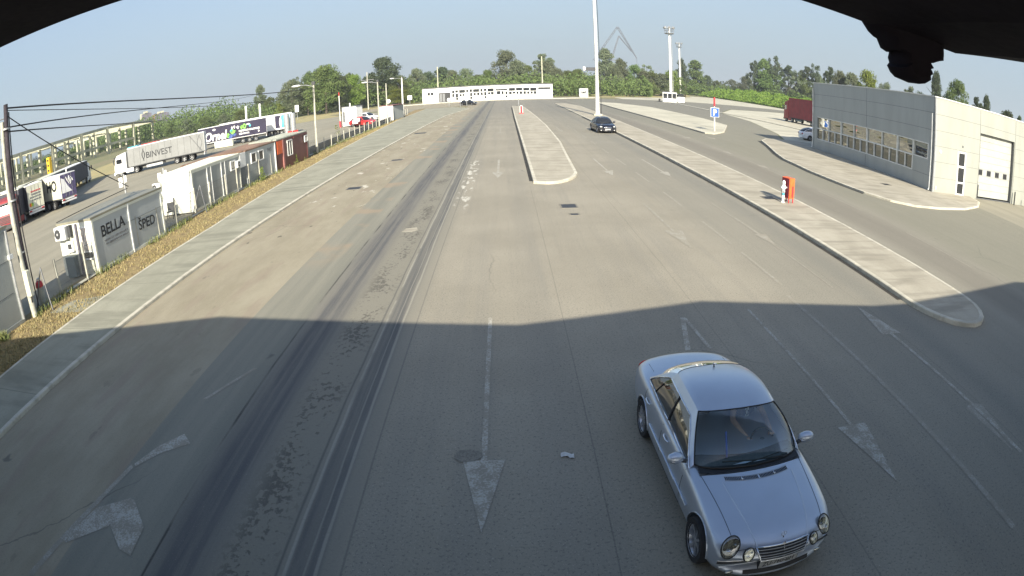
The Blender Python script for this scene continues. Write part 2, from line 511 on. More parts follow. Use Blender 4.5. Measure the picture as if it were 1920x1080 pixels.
# ------------------------------------------------------------------ ground, roads, pavements
def ground_mats():
    # open land: dry grass and dirt
    b = NB('dry_ground'); p = b.pos()
    n1 = b.noise(p, 0.035, 6, 0.6); n2 = b.noise(p, 0.9, 5, 0.7)
    c = b.mix(b.ramp(n1, 0.4, 0.6), (0.17, 0.15, 0.075), (0.10, 0.13, 0.04))
    c = b.mix(b.ramp(n2, 0.35, 0.75), c, (0.27, 0.23, 0.13))
    b.bsdf(c, 0.95, bump=n2, bstr=0.5, bdist=0.05); M['ground'] = b.m
    # main carriageway
    b = NB('worn_asphalt'); p = b.pos()
    X, Y, Z = b.xyz(p)
    wob = b.math('MULTIPLY', b.math('SUBTRACT', b.noise(b.scale(p, (0.6, 0.06, 1)), 1.0, 3), 0.5), 0.5)
    wob2 = b.math('MULTIPLY', b.math('SUBTRACT', b.noise(b.scale(p, (2.5, 0.35, 1)), 1.0, 4), 0.5), 0.09)
    xw = b.math('ADD', X, wob); xs = b.math('ADD', X, wob2)
    grain = b.noise(p, 21, 4, 0.75)
    chips = b.noise(p, 38, 3, 0.75)
    big = b.noise(p, 0.22, 5, 0.6)
    lng = b.noise(b.scale(p, (1.3, 0.045, 1)), 1.0, 5, 0.65)
    base = b.mix(b.ramp(big, 0.3, 0.7), (0.262, 0.237, 0.182), (0.314, 0.284, 0.220))
    base = b.mix(b.math('MULTIPLY', b.ramp(lng, 0.45, 0.68), 0.35), base, (0.211, 0.202, 0.173))
    # smooth traffic-polished lanes further right
    base = b.mix(b.math('MULTIPLY', b.ramp(xw, 6.4, 8.2), 0.55), base, (0.224, 0.211, 0.169))
    base = b.mix(b.math('MULTIPLY', b.band(xw, 15.6, 18.0, 0.7), 0.5), base, (0.160, 0.143, 0.113))
    base = b.mix(b.math('MULTIPLY', b.ramp(xw, 18.0, 20.0), 0.5), base, (0.192, 0.186, 0.134))
    base = b.mix(b.math('MULTIPLY', b.band(xw, 9.9, 10.9, 0.4), 0.35), base, (0.154, 0.154, 0.134))
    base = b.mix(b.math('MULTIPLY', b.band(xw, 0.3, 1.0, 0.35), 0.18), base, (0.166, 0.160, 0.141))
    # far cross road is darker
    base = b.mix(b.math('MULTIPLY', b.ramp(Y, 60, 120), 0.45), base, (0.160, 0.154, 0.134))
    # left concrete slabs, stained beige
    st = b.noise(b.scale(p, (0.6, 0.22, 1)), 1.0, 7, 0.7)
    conc = b.mix(b.ramp(st, 0.28, 0.72), (0.250, 0.218, 0.150), (0.335, 0.298, 0.215))
    conc = b.mix(b.math('MULTIPLY', b.ramp(b.noise(b.scale(p, (0.9, 0.16, 1)), 1.7, 4), 0.52, 0.66), 0.5), conc, (0.256, 0.205, 0.154))
    sp = b.noise(b.scale(p, (1.6, 0.8, 1)), 1.3, 3, 0.6)
    conc = b.mix(b.math('MULTIPLY', b.ramp(sp, 0.655, 0.70), b.ramp(Y, 14, 22, 0.25, 0.8)), conc, (0.090, 0.077, 0.058))
    conc = b.mix(b.math('MULTIPLY', b.ramp(b.noise(b.scale(p, (1.2, 0.6, 1)), 0.9, 4), 0.62, 0.68), b.ramp(Y, 20, 26)), conc, (0.512, 0.474, 0.384))
    left = b.mix(b.ramp(X, -6.80, -6.76), conc, b.mix(b.ramp(lng, 0.35, 0.65), (0.192, 0.186, 0.147), (0.250, 0.237, 0.186)))
    tan = b.math('MULTIPLY', b.math('MULTIPLY', b.band(X, -6.8, -5.6, 0.1), b.ramp(b.noise(p, 0.35, 3), 0.5, 0.62)), b.ramp(Y, 16, 20))
    left = b.mix(b.math('MULTIPLY', tan, 0.6), left, (0.320, 0.243, 0.160))
    c = b.mix(b.ramp(xs, -5.20, -4.95), left, (0.225, 0.210, 0.168))
    stk = b.ramp(b.noise(b.scale(p, (7.0, 0.10, 1)), 1.0, 4, 0.6), 0.34, 0.64, 0.62, 1.12)
    stk2 = b.ramp(b.noise(b.scale(p, (3.0, 0.35, 1)), 1.0, 4, 0.65), 0.3, 0.6, 0.75, 1.05)
    stk = b.math('MULTIPLY', stk, stk2)
    # rut strip: dark tyre band, spalled middle, dark strip with pale tar lines
    c = b.mix(b.math('MULTIPLY', b.math('MULTIPLY', b.band(xs, -4.98, -4.12, 0.34), stk), 0.86), c, (0.092, 0.092, 0.092))
    c = b.mix(b.math('MULTIPLY', b.band(xs, -5.12, -5.07, 0.02), b.ramp(b.noise(p, 0.4, 3), 0.4, 0.6)), c, (0.064, 0.060, 0.051))
    hole = b.noise(b.scale(p, (1, .8, 1)), 8.5, 3, 0.65)
    cl = b.noise(b.scale(p, (1, .5, 1)), 1.1, 3, 0.6)
    holem = b.math('MULTIPLY', b.band(xs, -3.9, -3.2, 0.22), b.ramp(b.math('ADD', hole, b.math('MULTIPLY', b.math('SUBTRACT', cl, 0.5), 0.8)), 0.52, 0.61))
    c = b.mix(b.math('MULTIPLY', b.band(xs, -4.05, -3.0, 0.2), 0.5), c, (0.211, 0.198, 0.154))
    c = b.mix(b.math('MULTIPLY', holem, 0.6), c, (0.054, 0.049, 0.044))
    c = b.mix(b.math('MULTIPLY', b.band(xs, -3.09, -3.05, 0.02), 0.6), c, (0.064, 0.064, 0.064))
    c = b.mix(b.math('MULTIPLY', b.band(xs, -2.98, -2.93, 0.015), b.ramp(b.noise(p, 0.5, 3), 0.38, 0.5)), c, (0.333, 0.314, 0.256))
    c = b.mix(b.math('MULTIPLY', b.math('MULTIPLY', b.band(xs, -2.93, -2.5, 0.08), stk), 0.78), c, (0.096, 0.096, 0.093))
    c = b.mix(b.math('MULTIPLY', b.band(xs, -2.56, -2.51, 0.015), 0.7), c, (0.320, 0.301, 0.243))
    c = b.mix(b.math('MULTIPLY', b.band(xs, -2.70, -2.67, 0.012), 0.5), c, (0.307, 0.288, 0.230))
    c = b.mix(b.ramp(xw, -2.5, -1.9), c, base)
    c = b.mix(b.math('MULTIPLY', b.band(X, -2.22, -2.19, 0.01), 0.45), c, (0.090, 0.087, 0.077))
    # worn white smear beside the strip
    sm = b.math('MULTIPLY', b.band(X, -2.35, -1.75, 0.12), b.band(Y, 25, 40, 1.5))
    c = b.mix(b.math('MULTIPLY', sm, b.ramp(b.noise(b.scale(p, (2.5, 0.7, 1)), 1.2, 5), 0.5, 0.6)), c, (0.538, 0.512, 0.435))
    # joints
    c = b.mix(b.math('MULTIPLY', b.math('MULTIPLY', b.band(b.math('ADD', X, b.math('MULTIPLY', wob2, 0.25)), 1.195, 1.215, 0.008), b.ramp(Y, 29.5, 30, 1, 0)), 0.4), c, (0.077, 0.073, 0.064))
    for xa in (4.55, 9.62):
        c = b.mix(b.math('MULTIPLY', b.band(xs, xa, xa + 0.025, 0.008), 0.35), c, (0.102, 0.096, 0.083))
    # hairline cracks and sealed seams
    vo = b.n('ShaderNodeTexVoronoi', feature='DISTANCE_TO_EDGE'); vo.inputs['Scale'].default_value = 0.16
    wv = b.n('ShaderNodeVectorMath', operation='ADD'); nz = b.n('ShaderNodeTexNoise'); nz.inputs['Scale'].default_value = 0.7; nz.inputs['Detail'].default_value = 5
    b.l(p, nz.inputs['Vector']); b.l(p, wv.inputs[0]); b.l(nz.outputs['Color'], wv.inputs[1]); b.l(wv.outputs[0], vo.inputs['Vector'])
    ck = b.math('MULTIPLY', b.ramp(vo.outputs['Distance'], 0.0012, 0.004, 1.0, 0.0), b.ramp(b.noise(p, 0.11, 2), 0.52, 0.62))
    c = b.mix(b.math('MULTIPLY', ck, 0.45), c, (0.07, 0.066, 0.058))
    # oil spots and tar patches
    oil = b.noise(p, 0.8, 3, 0.5)
    c = b.mix(b.math('MULTIPLY', b.ramp(oil, 0.72, 0.76), 0.55), c, (0.064, 0.064, 0.064))
    # aggregate
    agg = b.ramp(X, -2.3, -2.1, 0.35, 1.0)
    c = b.mix(b.math('MULTIPLY', b.ramp(grain, 0.54, 0.62), b.math('MULTIPLY', agg, 0.55)), c, (0.096, 0.090, 0.077))
    c = b.mix(b.math('MULTIPLY', b.ramp(chips, 0.60, 0.68), b.math('MULTIPLY', agg, 0.75)), c, (0.512, 0.480, 0.397))
    h = b.math('SUBTRACT', b.math('ADD', b.math('MULTIPLY', grain, 0.5), b.math('MULTIPLY', chips, 0.3)), b.math('MULTIPLY', holem, 1.2))
    b.bsdf(c, b.ramp(lng, 0.3, 0.7, 0.78, 0.92), bump=h, bstr=0.4, bdist=0.008, spec=0.35); M['asphalt'] = b.m
    # lorry park
    b = NB('lorry_park_asphalt'); p = b.pos()
    lng = b.noise(b.scale(p, (0.5, 0.09, 1)), 1.0, 5, 0.65); gr = b.noise(p, 9, 4, 0.7)
    c = b.mix(b.ramp(lng, 0.3, 0.7), (0.237, 0.218, 0.160), (0.301, 0.275, 0.205))
    c = b.mix(b.math('MULTIPLY', b.ramp(gr, 0.45, 0.7), 0.3), c, (0.154, 0.143, 0.115))
    b.bsdf(c, 0.9, bump=gr, bstr=0.3); M['lot'] = b.m
    # pavement concrete
    def conc(name, a, d, joint=0.0, sc=1.0, jy=4.0):
        b = NB(name); p = b.pos(); X, Y, Z = b.xyz(p)
        n1 = b.noise(b.scale(p, (1, 0.35, 1)), 0.8 * sc, 6, 0.65); n2 = b.noise(p, 14, 4, 0.7)
        n3 = b.noise(b.scale(p, (0.25, 1.4, 1)), 1.1 * sc, 4, 0.6)
        c = b.mix(b.ramp(n1, 0.3, 0.7), a, d)
        c = b.mix(b.math('MULTIPLY', b.ramp(n3, 0.46, 0.66), 0.62), c, tuple(x * 0.68 for x in a))
        c = b.mix(b.math('MULTIPLY', b.ramp(n2, 0.5, 0.7), 0.3), c, tuple(x * 0.7 for x in a))
        if joint:
            fr = b.math('ABSOLUTE', b.math('SUBTRACT', b.math('FRACT', b.math('DIVIDE', Y, jy)), 0.5))
            c = b.mix(b.math('MULTIPLY', b.ramp(fr, 0.494, 0.497), joint), c, tuple(x * 0.4 for x in a))
        b.bsdf(c, 0.92, bump=n2, bstr=0.3, bdist=0.01)
        return b.m
    M['pave'] = conc('pavement_concrete', (0.255, 0.248, 0.185), (0.325, 0.315, 0.24), 0.5)
    M['isle'] = conc('island_concrete', (0.333, 0.301, 0.230), (0.422, 0.384, 0.301), 0.3, 1.0, 6.0)
    M['apron'] = conc('pale_apron_concrete', (0.44, 0.415, 0.32), (0.54, 0.51, 0.40), 0.3, 0.3, 9.0)
    M['farpave'] = conc('white_far_pavement', (0.589, 0.576, 0.499), (0.691, 0.678, 0.589), 0, 0.3)
    M['kerb'] = conc('kerb_stone', (0.461, 0.429, 0.339), (0.576, 0.544, 0.442), 0, 2.0)
    # straw strip
    b = NB('straw_soil'); p = b.pos()
    n = b.noise(p, 2.2, 6, 0.75); n2 = b.noise(p, 18, 4, 0.8)
    c = b.mix(b.ramp(n, 0.35, 0.65), (0.20, 0.145, 0.07), (0.33, 0.25, 0.11))
    c = b.mix(b.math('MULTIPLY', b.ramp(n2, 0.5, 0.72), 0.6), c, (0.16, 0.13, 0.06))
    b.bsdf(c, 0.95, bump=n2, bstr=0.8, bdist=0.04); M['straw'] = b.m
    b = NB('dry_meadow'); p = b.pos()
    n = b.noise(p, 0.12, 6, 0.7); n2 = b.noise(p, 1.6, 4, 0.7)
    c = b.mix(b.ramp(n, 0.4, 0.6), (0.38, 0.31, 0.14), (0.30, 0.27, 0.13))
    c = b.mix(b.ramp(n2, 0.5, 0.8), c, (0.20, 0.19, 0.08))
    b.bsdf(c, 0.95, bump=n2, bstr=0.5); M['meadow'] = b.m
    # road paint, worn through to the asphalt
    def paint(name, wear, col):
        b = NB(name); p = b.pos()
        n = b.noise(p, 26, 4, 0.75); n2 = b.noise(p, 3.5, 4, 0.6)
        f = b.ramp(b.math('ADD', b.math('MULTIPLY', n, 0.6), b.math('MULTIPLY', n2, 0.4)), wear - 0.07, wear + 0.07)
        c = b.mix(f, (0.27, 0.245, 0.19), col)
        b.bsdf(c, 0.85); return b.m
    M['paint'] = paint('worn_road_paint', 0.515, (0.43, 0.41, 0.35))
    M['paintfaint'] = paint('faint_road_paint', 0.535, (0.36, 0.34, 0.285))
ground_mats()
M['guttershade'] = plain('gutter_dirt_shade', (0.035, 0.032, 0.026), 0.9, 0, 0.4, 2.0)  # dark tone paints in the kerb-foot shade along with gutter dirt

def sheet(name, poly, z, mat):
    return struct(MB().sheet(poly, z).build(name, mat))

g = 4500
sheet('ground', [(-g, -g), (g, -g), (g, g), (-g, g)], -0.024, 'ground')
sheet('lorry_park', [(-17.9, -30), (-17.9, 100), (-20.5, 130), (-22, 152), (-44, 152), (-58, 128), (-60, 100), (-61, 66), (-62, 40), (-74, 10), (-80, -30)], -0.016, 'lot')
sheet('road', [(-11.4, -40), (32.5, -40), (32.5, 62), (36, 70), (43, 95), (47, 120), (60, 146), (110, 168), (110, 176), (40, 196), (-40, 188), (-52, 170), (-22, 150), (-9, 150), (-9, 128), (-11.4, 90)], 0.0, 'asphalt')
sheet('right_yard', [(32.2, -40), (90, -40), (90, 60), (32.2, 60)], -0.006, 'lot')
sheet('apron', [(32.6, 60.4), (108, 60.4), (108, 166), (60, 145), (47.2, 120), (43.2, 95), (36.2, 70), (33.4, 63)], -0.008, 'apron')
sheet('apron', [(40.5, 197), (111, 177), (125, 300), (62, 330), (42, 225)], -0.008, 'apron')
sheet('dry_meadow', [(-58.3, 128.5), (-44.3, 152.5), (-52.5, 170.5), (-40, 188.5), (-30, 191), (-30, 205), (-66, 208), (-84, 160), (-92, 110), (-80, 58), (-62.4, 40), (-61.5, 66), (-60.4, 100)], -0.012, 'meadow')
sheet('dry_verge', [(36, 213), (77, 250), (100, 300), (118, 362), (50, 350), (30, 240)], -0.004, 'meadow')

def kerbed(name, poly, h, stone=0.8, kw=0.16, top='isle', closed=True, setts=()):
    """raised pavement slab with a ring of kerb stones standing 2 mm proud"""
    n = len(poly)
    a = sum(poly[i][0] * poly[(i + 1) % n][1] - poly[(i + 1) % n][0] * poly[i][1] for i in range(n))
    if a < 0: poly = poly[::-1]
    P = [Vector((x, y, 0)) for x, y in poly]
    # inset polygon
    ins = []
    for i in range(n):
        d0 = (P[i] - P[i - 1]).normalized(); d1 = (P[(i + 1) % n] - P[i]).normalized()
        n0 = Vector((-d0.y, d0.x, 0)); n1 = Vector((-d1.y, d1.x, 0))
        m = (n0 + n1); m.normalize()
        ins.append(P[i] + m * (kw / max(0.5, m.dot(n0))))
    slab = MB().prism([(p.x, p.y) for p in ins], -0.02, h - 0.004).build(name, top)
    struct(slab)
    mb = MB()
    for i in range(n):
        j = (i + 1) % n
        L = (P[j] - P[i]).length
        k = max(1, round(L / stone))
        for q in range(k):
            t0, t1 = q / k + 0.006 / L * 0.8, (q + 1) / k - 0.006 / L * 0.8
            dz = random.uniform(-0.004, 0.004)
            o0, o1 = P[i].lerp(P[j], t0), P[i].lerp(P[j], t1)
            i0, i1 = ins[i].lerp(ins[j], t0), ins[i].lerp(ins[j], t1)
            ch = 0.02
            c0, c1 = o0.lerp(i0, ch / kw), o1.lerp(i1, ch / kw)
            vs = [(o0.x, o0.y, -0.02), (o1.x, o1.y, -0.02), (o1.x, o1.y, h - ch + dz), (o0.x, o0.y, h - ch + dz),
                  (c1.x, c1.y, h + dz), (c0.x, c0.y, h + dz), (i1.x, i1.y, h + dz), (i0.x, i0.y, h + dz),
                  (i0.x, i0.y, -0.02), (i1.x, i1.y, -0.02)]
            mb.add(vs, [(0, 1, 2, 3), (3, 2, 4, 5), (5, 4, 6, 7), (7, 6, 9, 8), (0, 3, 5, 7, 8), (1, 9, 6, 4, 2)])
    struct(mb.build('kerb', 'kerb'))
    return slab
random.seed(4)
def arc(cx, cy, rx, ry, a0, a1, n):
    return [(cx + rx * math.cos(R(a0 + (a1 - a0) * i / n)), cy + ry * math.sin(R(a0 + (a1 - a0) * i / n))) for i in range(n + 1)]

kerbed('pavement_left', [(-11.28, -30), (-11.28, 20), (-11.1, 40), (-10.8, 80), (-10.3, 104), (-8.6, 122), (-7.6, 130), (-9.2, 138), (-13, 146), (-19.4, 146), (-18.6, 102), (-16.1, 56), (-14.2, 24), (-14.1, -30)], 0.11, 1.0, 0.15, 'pave')
kerbed('traffic_island', [(1.42, 30.2)] + arc(2.2, 34.5, 2.0, 4.6, -95, -20, 6) + [(4.45, 42), (4.85, 50.6), (5.1, 70), (5.0, 90), (4.5, 123), (4.0, 133), (1.9, 134.2), (1.6, 90)], 0.14, 0.9, 0.18)
kerbed('traffic_island', [(11.4, 12.2)] + arc(12.9, 12.2, 1.5, 2.15, 188, 352, 10) + [(14.45, 20), (14.6, 32), (15.0, 55), (15.9, 89), (17.0, 130), (15.5, 146), (12.8, 146), (12.0, 89), (11.75, 59), (11.45, 34), (11.4, 20)], 0.14, 0.8, 0.17)
kerbed('traffic_island', [(22.8, 63.2), (23.8, 62.5), (26.4, 66.0), (31.8, 78.4), (33.0, 92), (33.5, 130), (29.5, 152), (25.5, 158), (24.4, 150), (23.2, 117), (22.7, 80)], 0.13, 1.0, 0.2, 'apron')
kerbed('pavement_right', [(29.4, 60.2), (27.6, 57.6), (25.8, 52.2), (23.6, 46), (22.5, 42.3), (21.6, 36), (21.5, 32.0), (21.7, 29), (22.4, 26.9), (23.8, 25.8), (26.2, 25.6), (29.5, 26.1), (32.6, 27.4), (34.6, 29.0), (35.8, 31.6), (33.4, 33.4), (35.0, 59.0), (33.0, 60.6)], 0.12, 0.6, 0.17, 'isle')
kerbed('far_pavement', [(-34, 190.5), (20, 195.5), (34, 205), (34, 212), (18.5, 203.8), (-28, 198.2), (-36, 197)], 0.12, 2.0, 0.3, 'farpave')
kerbed('far_kerb_strip', [(47.1, 81), (47.6, 81), (47.8, 121), (51.3, 170), (50.6, 170), (47.0, 121)], 0.12, 1.2, 0.12, 'kerb')
sheet('gutter_shade_strip', [(11.22, 12.4), (11.40, 12.4), (11.40, 20), (11.45, 34), (11.75, 59), (12.0, 89), (11.75, 89), (11.52, 59), (11.24, 34), (11.2, 20)], 0.004, 'guttershade')
sheet('gutter_shade_strip', [(21.32, 36), (21.22, 32), (21.45, 28.8), (21.69, 29), (21.49, 32), (21.59, 36), (22.48, 42.3), (23.6, 46), (25.8, 52.2), (27.5, 57.6), (27.2, 57.8), (25.5, 52.3), (23.3, 46.1), (22.2, 42.4)], 0.004, 'guttershade')
sheet('gutter_shade_strip', [(22.5, 63.2), (22.79, 63.2), (22.69, 80), (23.19, 117), (24.3, 148), (23.9, 148), (22.85, 117), (22.38, 80)], 0.004, 'guttershade')
sheet('gutter_shade_strip', [(1.24, 31), (1.41, 31), (1.6, 90), (1.85, 130), (1.6, 130), (1.38, 90)], 0.004, 'guttershade')
sheet('straw_verge', [(-14.0, -30), (-14.05, 24), (-16.0, 56), (-18.5, 102), (-19.3, 146), (-22.2, 146), (-20.6, 118), (-19.0, 84), (-18.4, 54), (-17.9, 30), (-17.9, -30)], 0.02, 'straw')
sheet('concrete_patch', [(-14.2, 13.6), (-14.2, 15.2), (-16.0, 14.7), (-16.4, 13.5)], 0.026, 'pave')

# painted arrows and lines
mk = MB(); mf = MB()
def arrow(mb, x, y0, y1, hw, hl, sw, z=0.006, flip=False):
    if not flip:
        mb.sheet([(x - sw, y1), (x + sw, y1), (x + sw, y0 + hl), (x - sw, y0 + hl)], z)
        mb.sheet([(x - hw, y0 + hl), (x + hw, y0 + hl), (x, y0)], z + 0.002)
    else:
        mb.sheet([(x - sw, y0), (x + sw, y0), (x + sw, y1 - hl), (x - sw, y1 - hl)], z)
        mb.sheet([(x - hw, y1 - hl), (x + hw, y1 - hl), (x, y1)], z + 0.002)
arrow(mk, -0.48, 5.42, 12.55, 0.32, 1.62, 0.045)
arrow(mk, -0.47, 32.4, 40.2, 0.37, 2.2, 0.07)
arrow(mf, -0.48, 61.6, 69.0, 0.37, 2.2, 0.07)
arrow(mk, 5.91, 5.2, 12.4, 0.33, 1.75, 0.04)
arrow(mf, 6.05, 17.7, 24.8, 0.36, 2.3, 0.05)
arrow(mk, 6.08, 32.5, 39.8, 0.36, 1.8, 0.06)
arrow(mf, 6.1, 62, 69, 0.36, 2.0, 0.07)
arrow(mk, 9.5, 32.1, 39.5, 0.32, 1.8, 0.06)
arrow(mf, 9.6, 62, 69, 0.36, 2.0, 0.07)
arrow(mk, 9.37, 4.75, 12.15, 0.34, 1.85, 0.055, flip=True)
mf.sheet([(9.06, 6.6), (9.32, 6.75), (9.24, 5.2), (9.18, 4.9)], 0.004).sheet([(9.44, 6.7), (9.66, 6.6), (9.32, 4.9), (9.26, 5.2)], 0.004)
arrow(mf, 9.45, 17.9, 22.0, 0.26, 1.5, 0.03)
arrow(mf, 18.3, 36.5, 40.5, 0.33, 1.7, 0.05); arrow(mf, 18.6, 56, 61, 0.5, 1.8, 0.08); arrow(mf, 21.6, 56.5, 61, 0.5, 1.6, 0.08)
arrow(mf, 18.4, 44, 49, 0.33, 1.8, 0.06)
mk.sheet([(3.97, 12.1), (4.09, 12.1), (3.72, 10.4), (3.6, 10.4)], 0.006).sheet([(4.03, 12.1), (4.12, 12.05), (4.22, 10.4), (4.12, 10.4)], 0.008)
for y in (14.0, 18.2, 24.3, 30.4, 36.6, 42.8, 49, 55, 61.5, 68):
    mf.sheet([(7.66, y), (7.76, y), (7.76, y + 3.2), (7.66, y + 3.2)], 0.006)
mf.sheet([(7.46, 3.2), (7.60, 3.2), (7.55, 13.2), (7.45, 13.2)], 0.006)
mf.sheet([(9.36, 13.6), (9.41, 13.6), (9.43, 25), (9.36, 25)], 0.006)
for y in (15, 24, 33, 43, 52):
    mf.sheet([(17.95, y), (18.03, y), (18.03, y + 5), (17.95, y + 5)], 0.006)
# turned-lane marks at lower left
mf.sheet([(-6.22, 8.7), (-6.12, 8.7), (-5.46, 10.1), (-5.56, 10.1)], 0.006)
mk.sheet([(-6.66, 6.3), (-6.58, 6.24), (-6.26, 6.72), (-5.74, 7.14), (-6.03, 7.42), (-6.4, 6.95)], 0.006)
mf.sheet([(-7.3, 3.0), (-7.16, 3.0), (-6.62, 6.2), (-6.72, 6.28)], 0.004)
mk.sheet([(-7.02, 4.0), (-6.92, 3.95), (-6.26, 4.62), (-6.19, 5.4), (-6.78, 4.95)], 0.006)
mk.sheet([(-6.25, 4.66), (-5.76, 4.2), (-5.48, 4.14), (-5.55, 4.8), (-6.08, 5.36), (-6.18, 5.38)], 0.008)
struct(mk.build('road_markings', 'paint'))
struct(mf.build('road_markings', 'paintfaint'))

# repair patch, slab and gully sheets
b_ = NB('tar_patch'); p_ = b_.pos(); n_ = b_.noise(p_, 30, 3, 0.7)
b_.bsdf(b_.mix(b_.ramp(n_, 0.4, 0.6), (0.24, 0.22, 0.175), (0.16, 0.148, 0.12)), 0.9, bump=n_, bstr=0.4); M['patch'] = b_.m
sheet('road_patch', [(-0.95, 7.12), (-0.9, 7.3), (-0.7, 7.34), (-0.52, 7.26), (-0.5, 7.12), (-0.62, 7.02), (-0.85, 7.0)], 0.011, 'patch')
sheet('road_patch', [(-4.0, 21.0), (-3.9, 21.5), (-3.5, 21.6), (-3.4, 21.2), (-3.6, 20.9)], 0.005, 'isle')

def gully(x, y, lx, ly, label, z=0.0, group=None):
    t = thing('drain_cover', label, 'drain cover', (x, y, z), 0, group)
    f = MB()
    for sx in (-1, 1):
        f.box((sx * (lx / 2 + .035), 0, .005), (.07, ly + .14, .012)); f.box((0, sx * (ly / 2 + .035), .005), (lx, .07, .012))
    f.build('rim', 'patch', t)
    gmb = MB(); n = max(4, int(lx / .07))
    for i in range(n):
        gmb.box((-lx / 2 + (i + .5) * lx / n, 0, .004), (lx / n * .6, ly, .008))
    gmb.box((0, 0, .001), (lx, ly, .003), k=0)
    gmb.build('grating', 'trim', t)
    return t
gully(2.64, 24.45, .62, .75, 'rectangular iron drain grating in the asphalt below the near end of the kerbed island')
gully(2.70, 22.85, .30, .30, 'small square iron cover just below the rectangular drain grating')
gully(12.9, 25.7, .62, .62, 'square iron cover set in the long island beside the hydrant shadow', 0.14)
gully(26.5, 32.5, .6, .6, 'square iron cover in the pavement before the grey workshop', 0.12)
gully(-8.63, 31.7, .75, .75, 'dark iron cover in the stained slab, nearest of three along the left kerb')
gully(-8.2, 43.3, .75, .75, 'dark iron cover in the stained slab, between the other two along the left kerb')
gully(-9.9, 68.0, 1.3, 1.6, 'wide dark drain grating at the left kerb, farthest from the gate')
pp = MB(); random.seed(2)
pp.grid(lambda u, v: (0.68 + u * .2, 7.02 + v * .11 + .03 * math.sin(u * 5), 0.012 + .02 * random.random()), 6, 4)
tag(pp.build('paper_scrap', 'paper'), 'small crumpled white paper scrap lying on the asphalt left of the silver car', 'litter')

# ------------------------------------------------------------------ gate canopy over the camera, whose shadow crosses the road
ct = thing('gate_canopy', 'dark gate canopy, its lip standing in for the camera hood at the top corners', 'canopy', (0, 0, 0))
prof = [(-30, 5.2), (-16.3, 5.5), (-12.6, 5.9), (-7.0, 6.52), (1.0, 6.02), (5.7, 6.53), (10.9, 6.02), (12.2, 6.02), (20.3, 6.62), (27, 6.0), (40, 6.0)]
LOWP = [(-40, 5.55), (-.9, 5.535), (-.62, 5.516), (-.377, 5.497), (.1, 5.462), (.365, 5.437), (.5, 5.435), (.67, 5.461), (.9, 5.49), (41, 5.5)]  # front lower edge follows the dark camera hood, added here as canopy lip
def low(x):
    for (xa, za), (xb, zb) in zip(LOWP, LOWP[1:]):
        if xa <= x <= xb: return za + (zb - za) * (x - xa) / (xb - xa)
xs_ = sorted(set([p[0] for p in prof] + [p[0] for p in LOWP[1:-1]]))
def ztop(x):
    for (xa, za), (xb, zb) in zip(prof, prof[1:]):
        if xa <= x <= xb: return za + (zb - za) * (x - xa) / (xb - xa)
fm = MB(); N = len(xs_)
v = []
for yy in (0.47, -14.0):  # unseen roof depth lengthened to darken the near road
    v += [(x, yy, low(x) if yy > 0 else low(x) + .25) for x in xs_] + [(x, yy, ztop(x)) for x in xs_]
f = []
for i in range(N - 1):
    f += [(i, i + 1, N + i + 1, N + i), (2 * N + i, 3 * N + i, 3 * N + i + 1, 2 * N + i + 1), (i, 2 * N + i, 2 * N + i + 1, i + 1), (N + i, N + i + 1, 3 * N + i + 1, 3 * N + i)]
f += [(0, N, 3 * N, 2 * N), (N - 1, 3 * N - 1, 4 * N - 1, 2 * N - 1)]
f = [q[::-1] for q in f]
fm.add(v, f)
fm.build('roof', 'lipblack', ct)
for x in (-20, -9.3, 1.3, 12.9, 24):
    MB().box((x, -5.2, 2.72), (.35, .35, 5.44), bev=.03).build('column', 'greysteel', ct)
# ragged clump hanging from the canopy's hood-shaped lip
random.seed(11)
OUT = [(.352, 5.446), (.362, 5.434), (.374, 5.431), (.381, 5.418), (.388, 5.416), (.396, 5.417), (.393, 5.408), (.395, 5.402), (.391, 5.398), (.396, 5.391), (.404, 5.387), (.418, 5.3855), (.428, 5.388), (.434, 5.391),
       (.431, 5.396), (.438, 5.398), (.433, 5.403), (.440, 5.406), (.435, 5.411), (.444, 5.4135), (.452, 5.416), (.4595, 5.4185), (.461, 5.428), (.461, 5.440), (.43, 5.452), (.39, 5.455)]
cl = MB(); nO = len(OUT)
cx_ = sum(p[0] for p in OUT) / nO; cz_ = sum(p[1] for p in OUT) / nO
rings = [(.446, .72), (.449, .90), (.456, 1.0), (.476, 1.0), (.486, .9), (.489, .72)]
vs_ = [(cx_ + (x - cx_) * k, y, cz_ + (z - cz_) * k + .0012 * mnoise.noise(Vector((x * 90, y * 200, z * 90)))) for y, k in rings for x, z in OUT]
fs_ = [(r * nO + i, r * nO + (i + 1) % nO, (r + 1) * nO + (i + 1) % nO, (r + 1) * nO + i) for r in range(len(rings) - 1) for i in range(nO)]
fs_ += [tuple(range(nO)), tuple(range((len(rings) - 1) * nO, len(rings) * nO))[::-1]]
cl.add(vs_, fs_)
cl.build('hanging_clump', 'lipblack', ct, smooth=60)
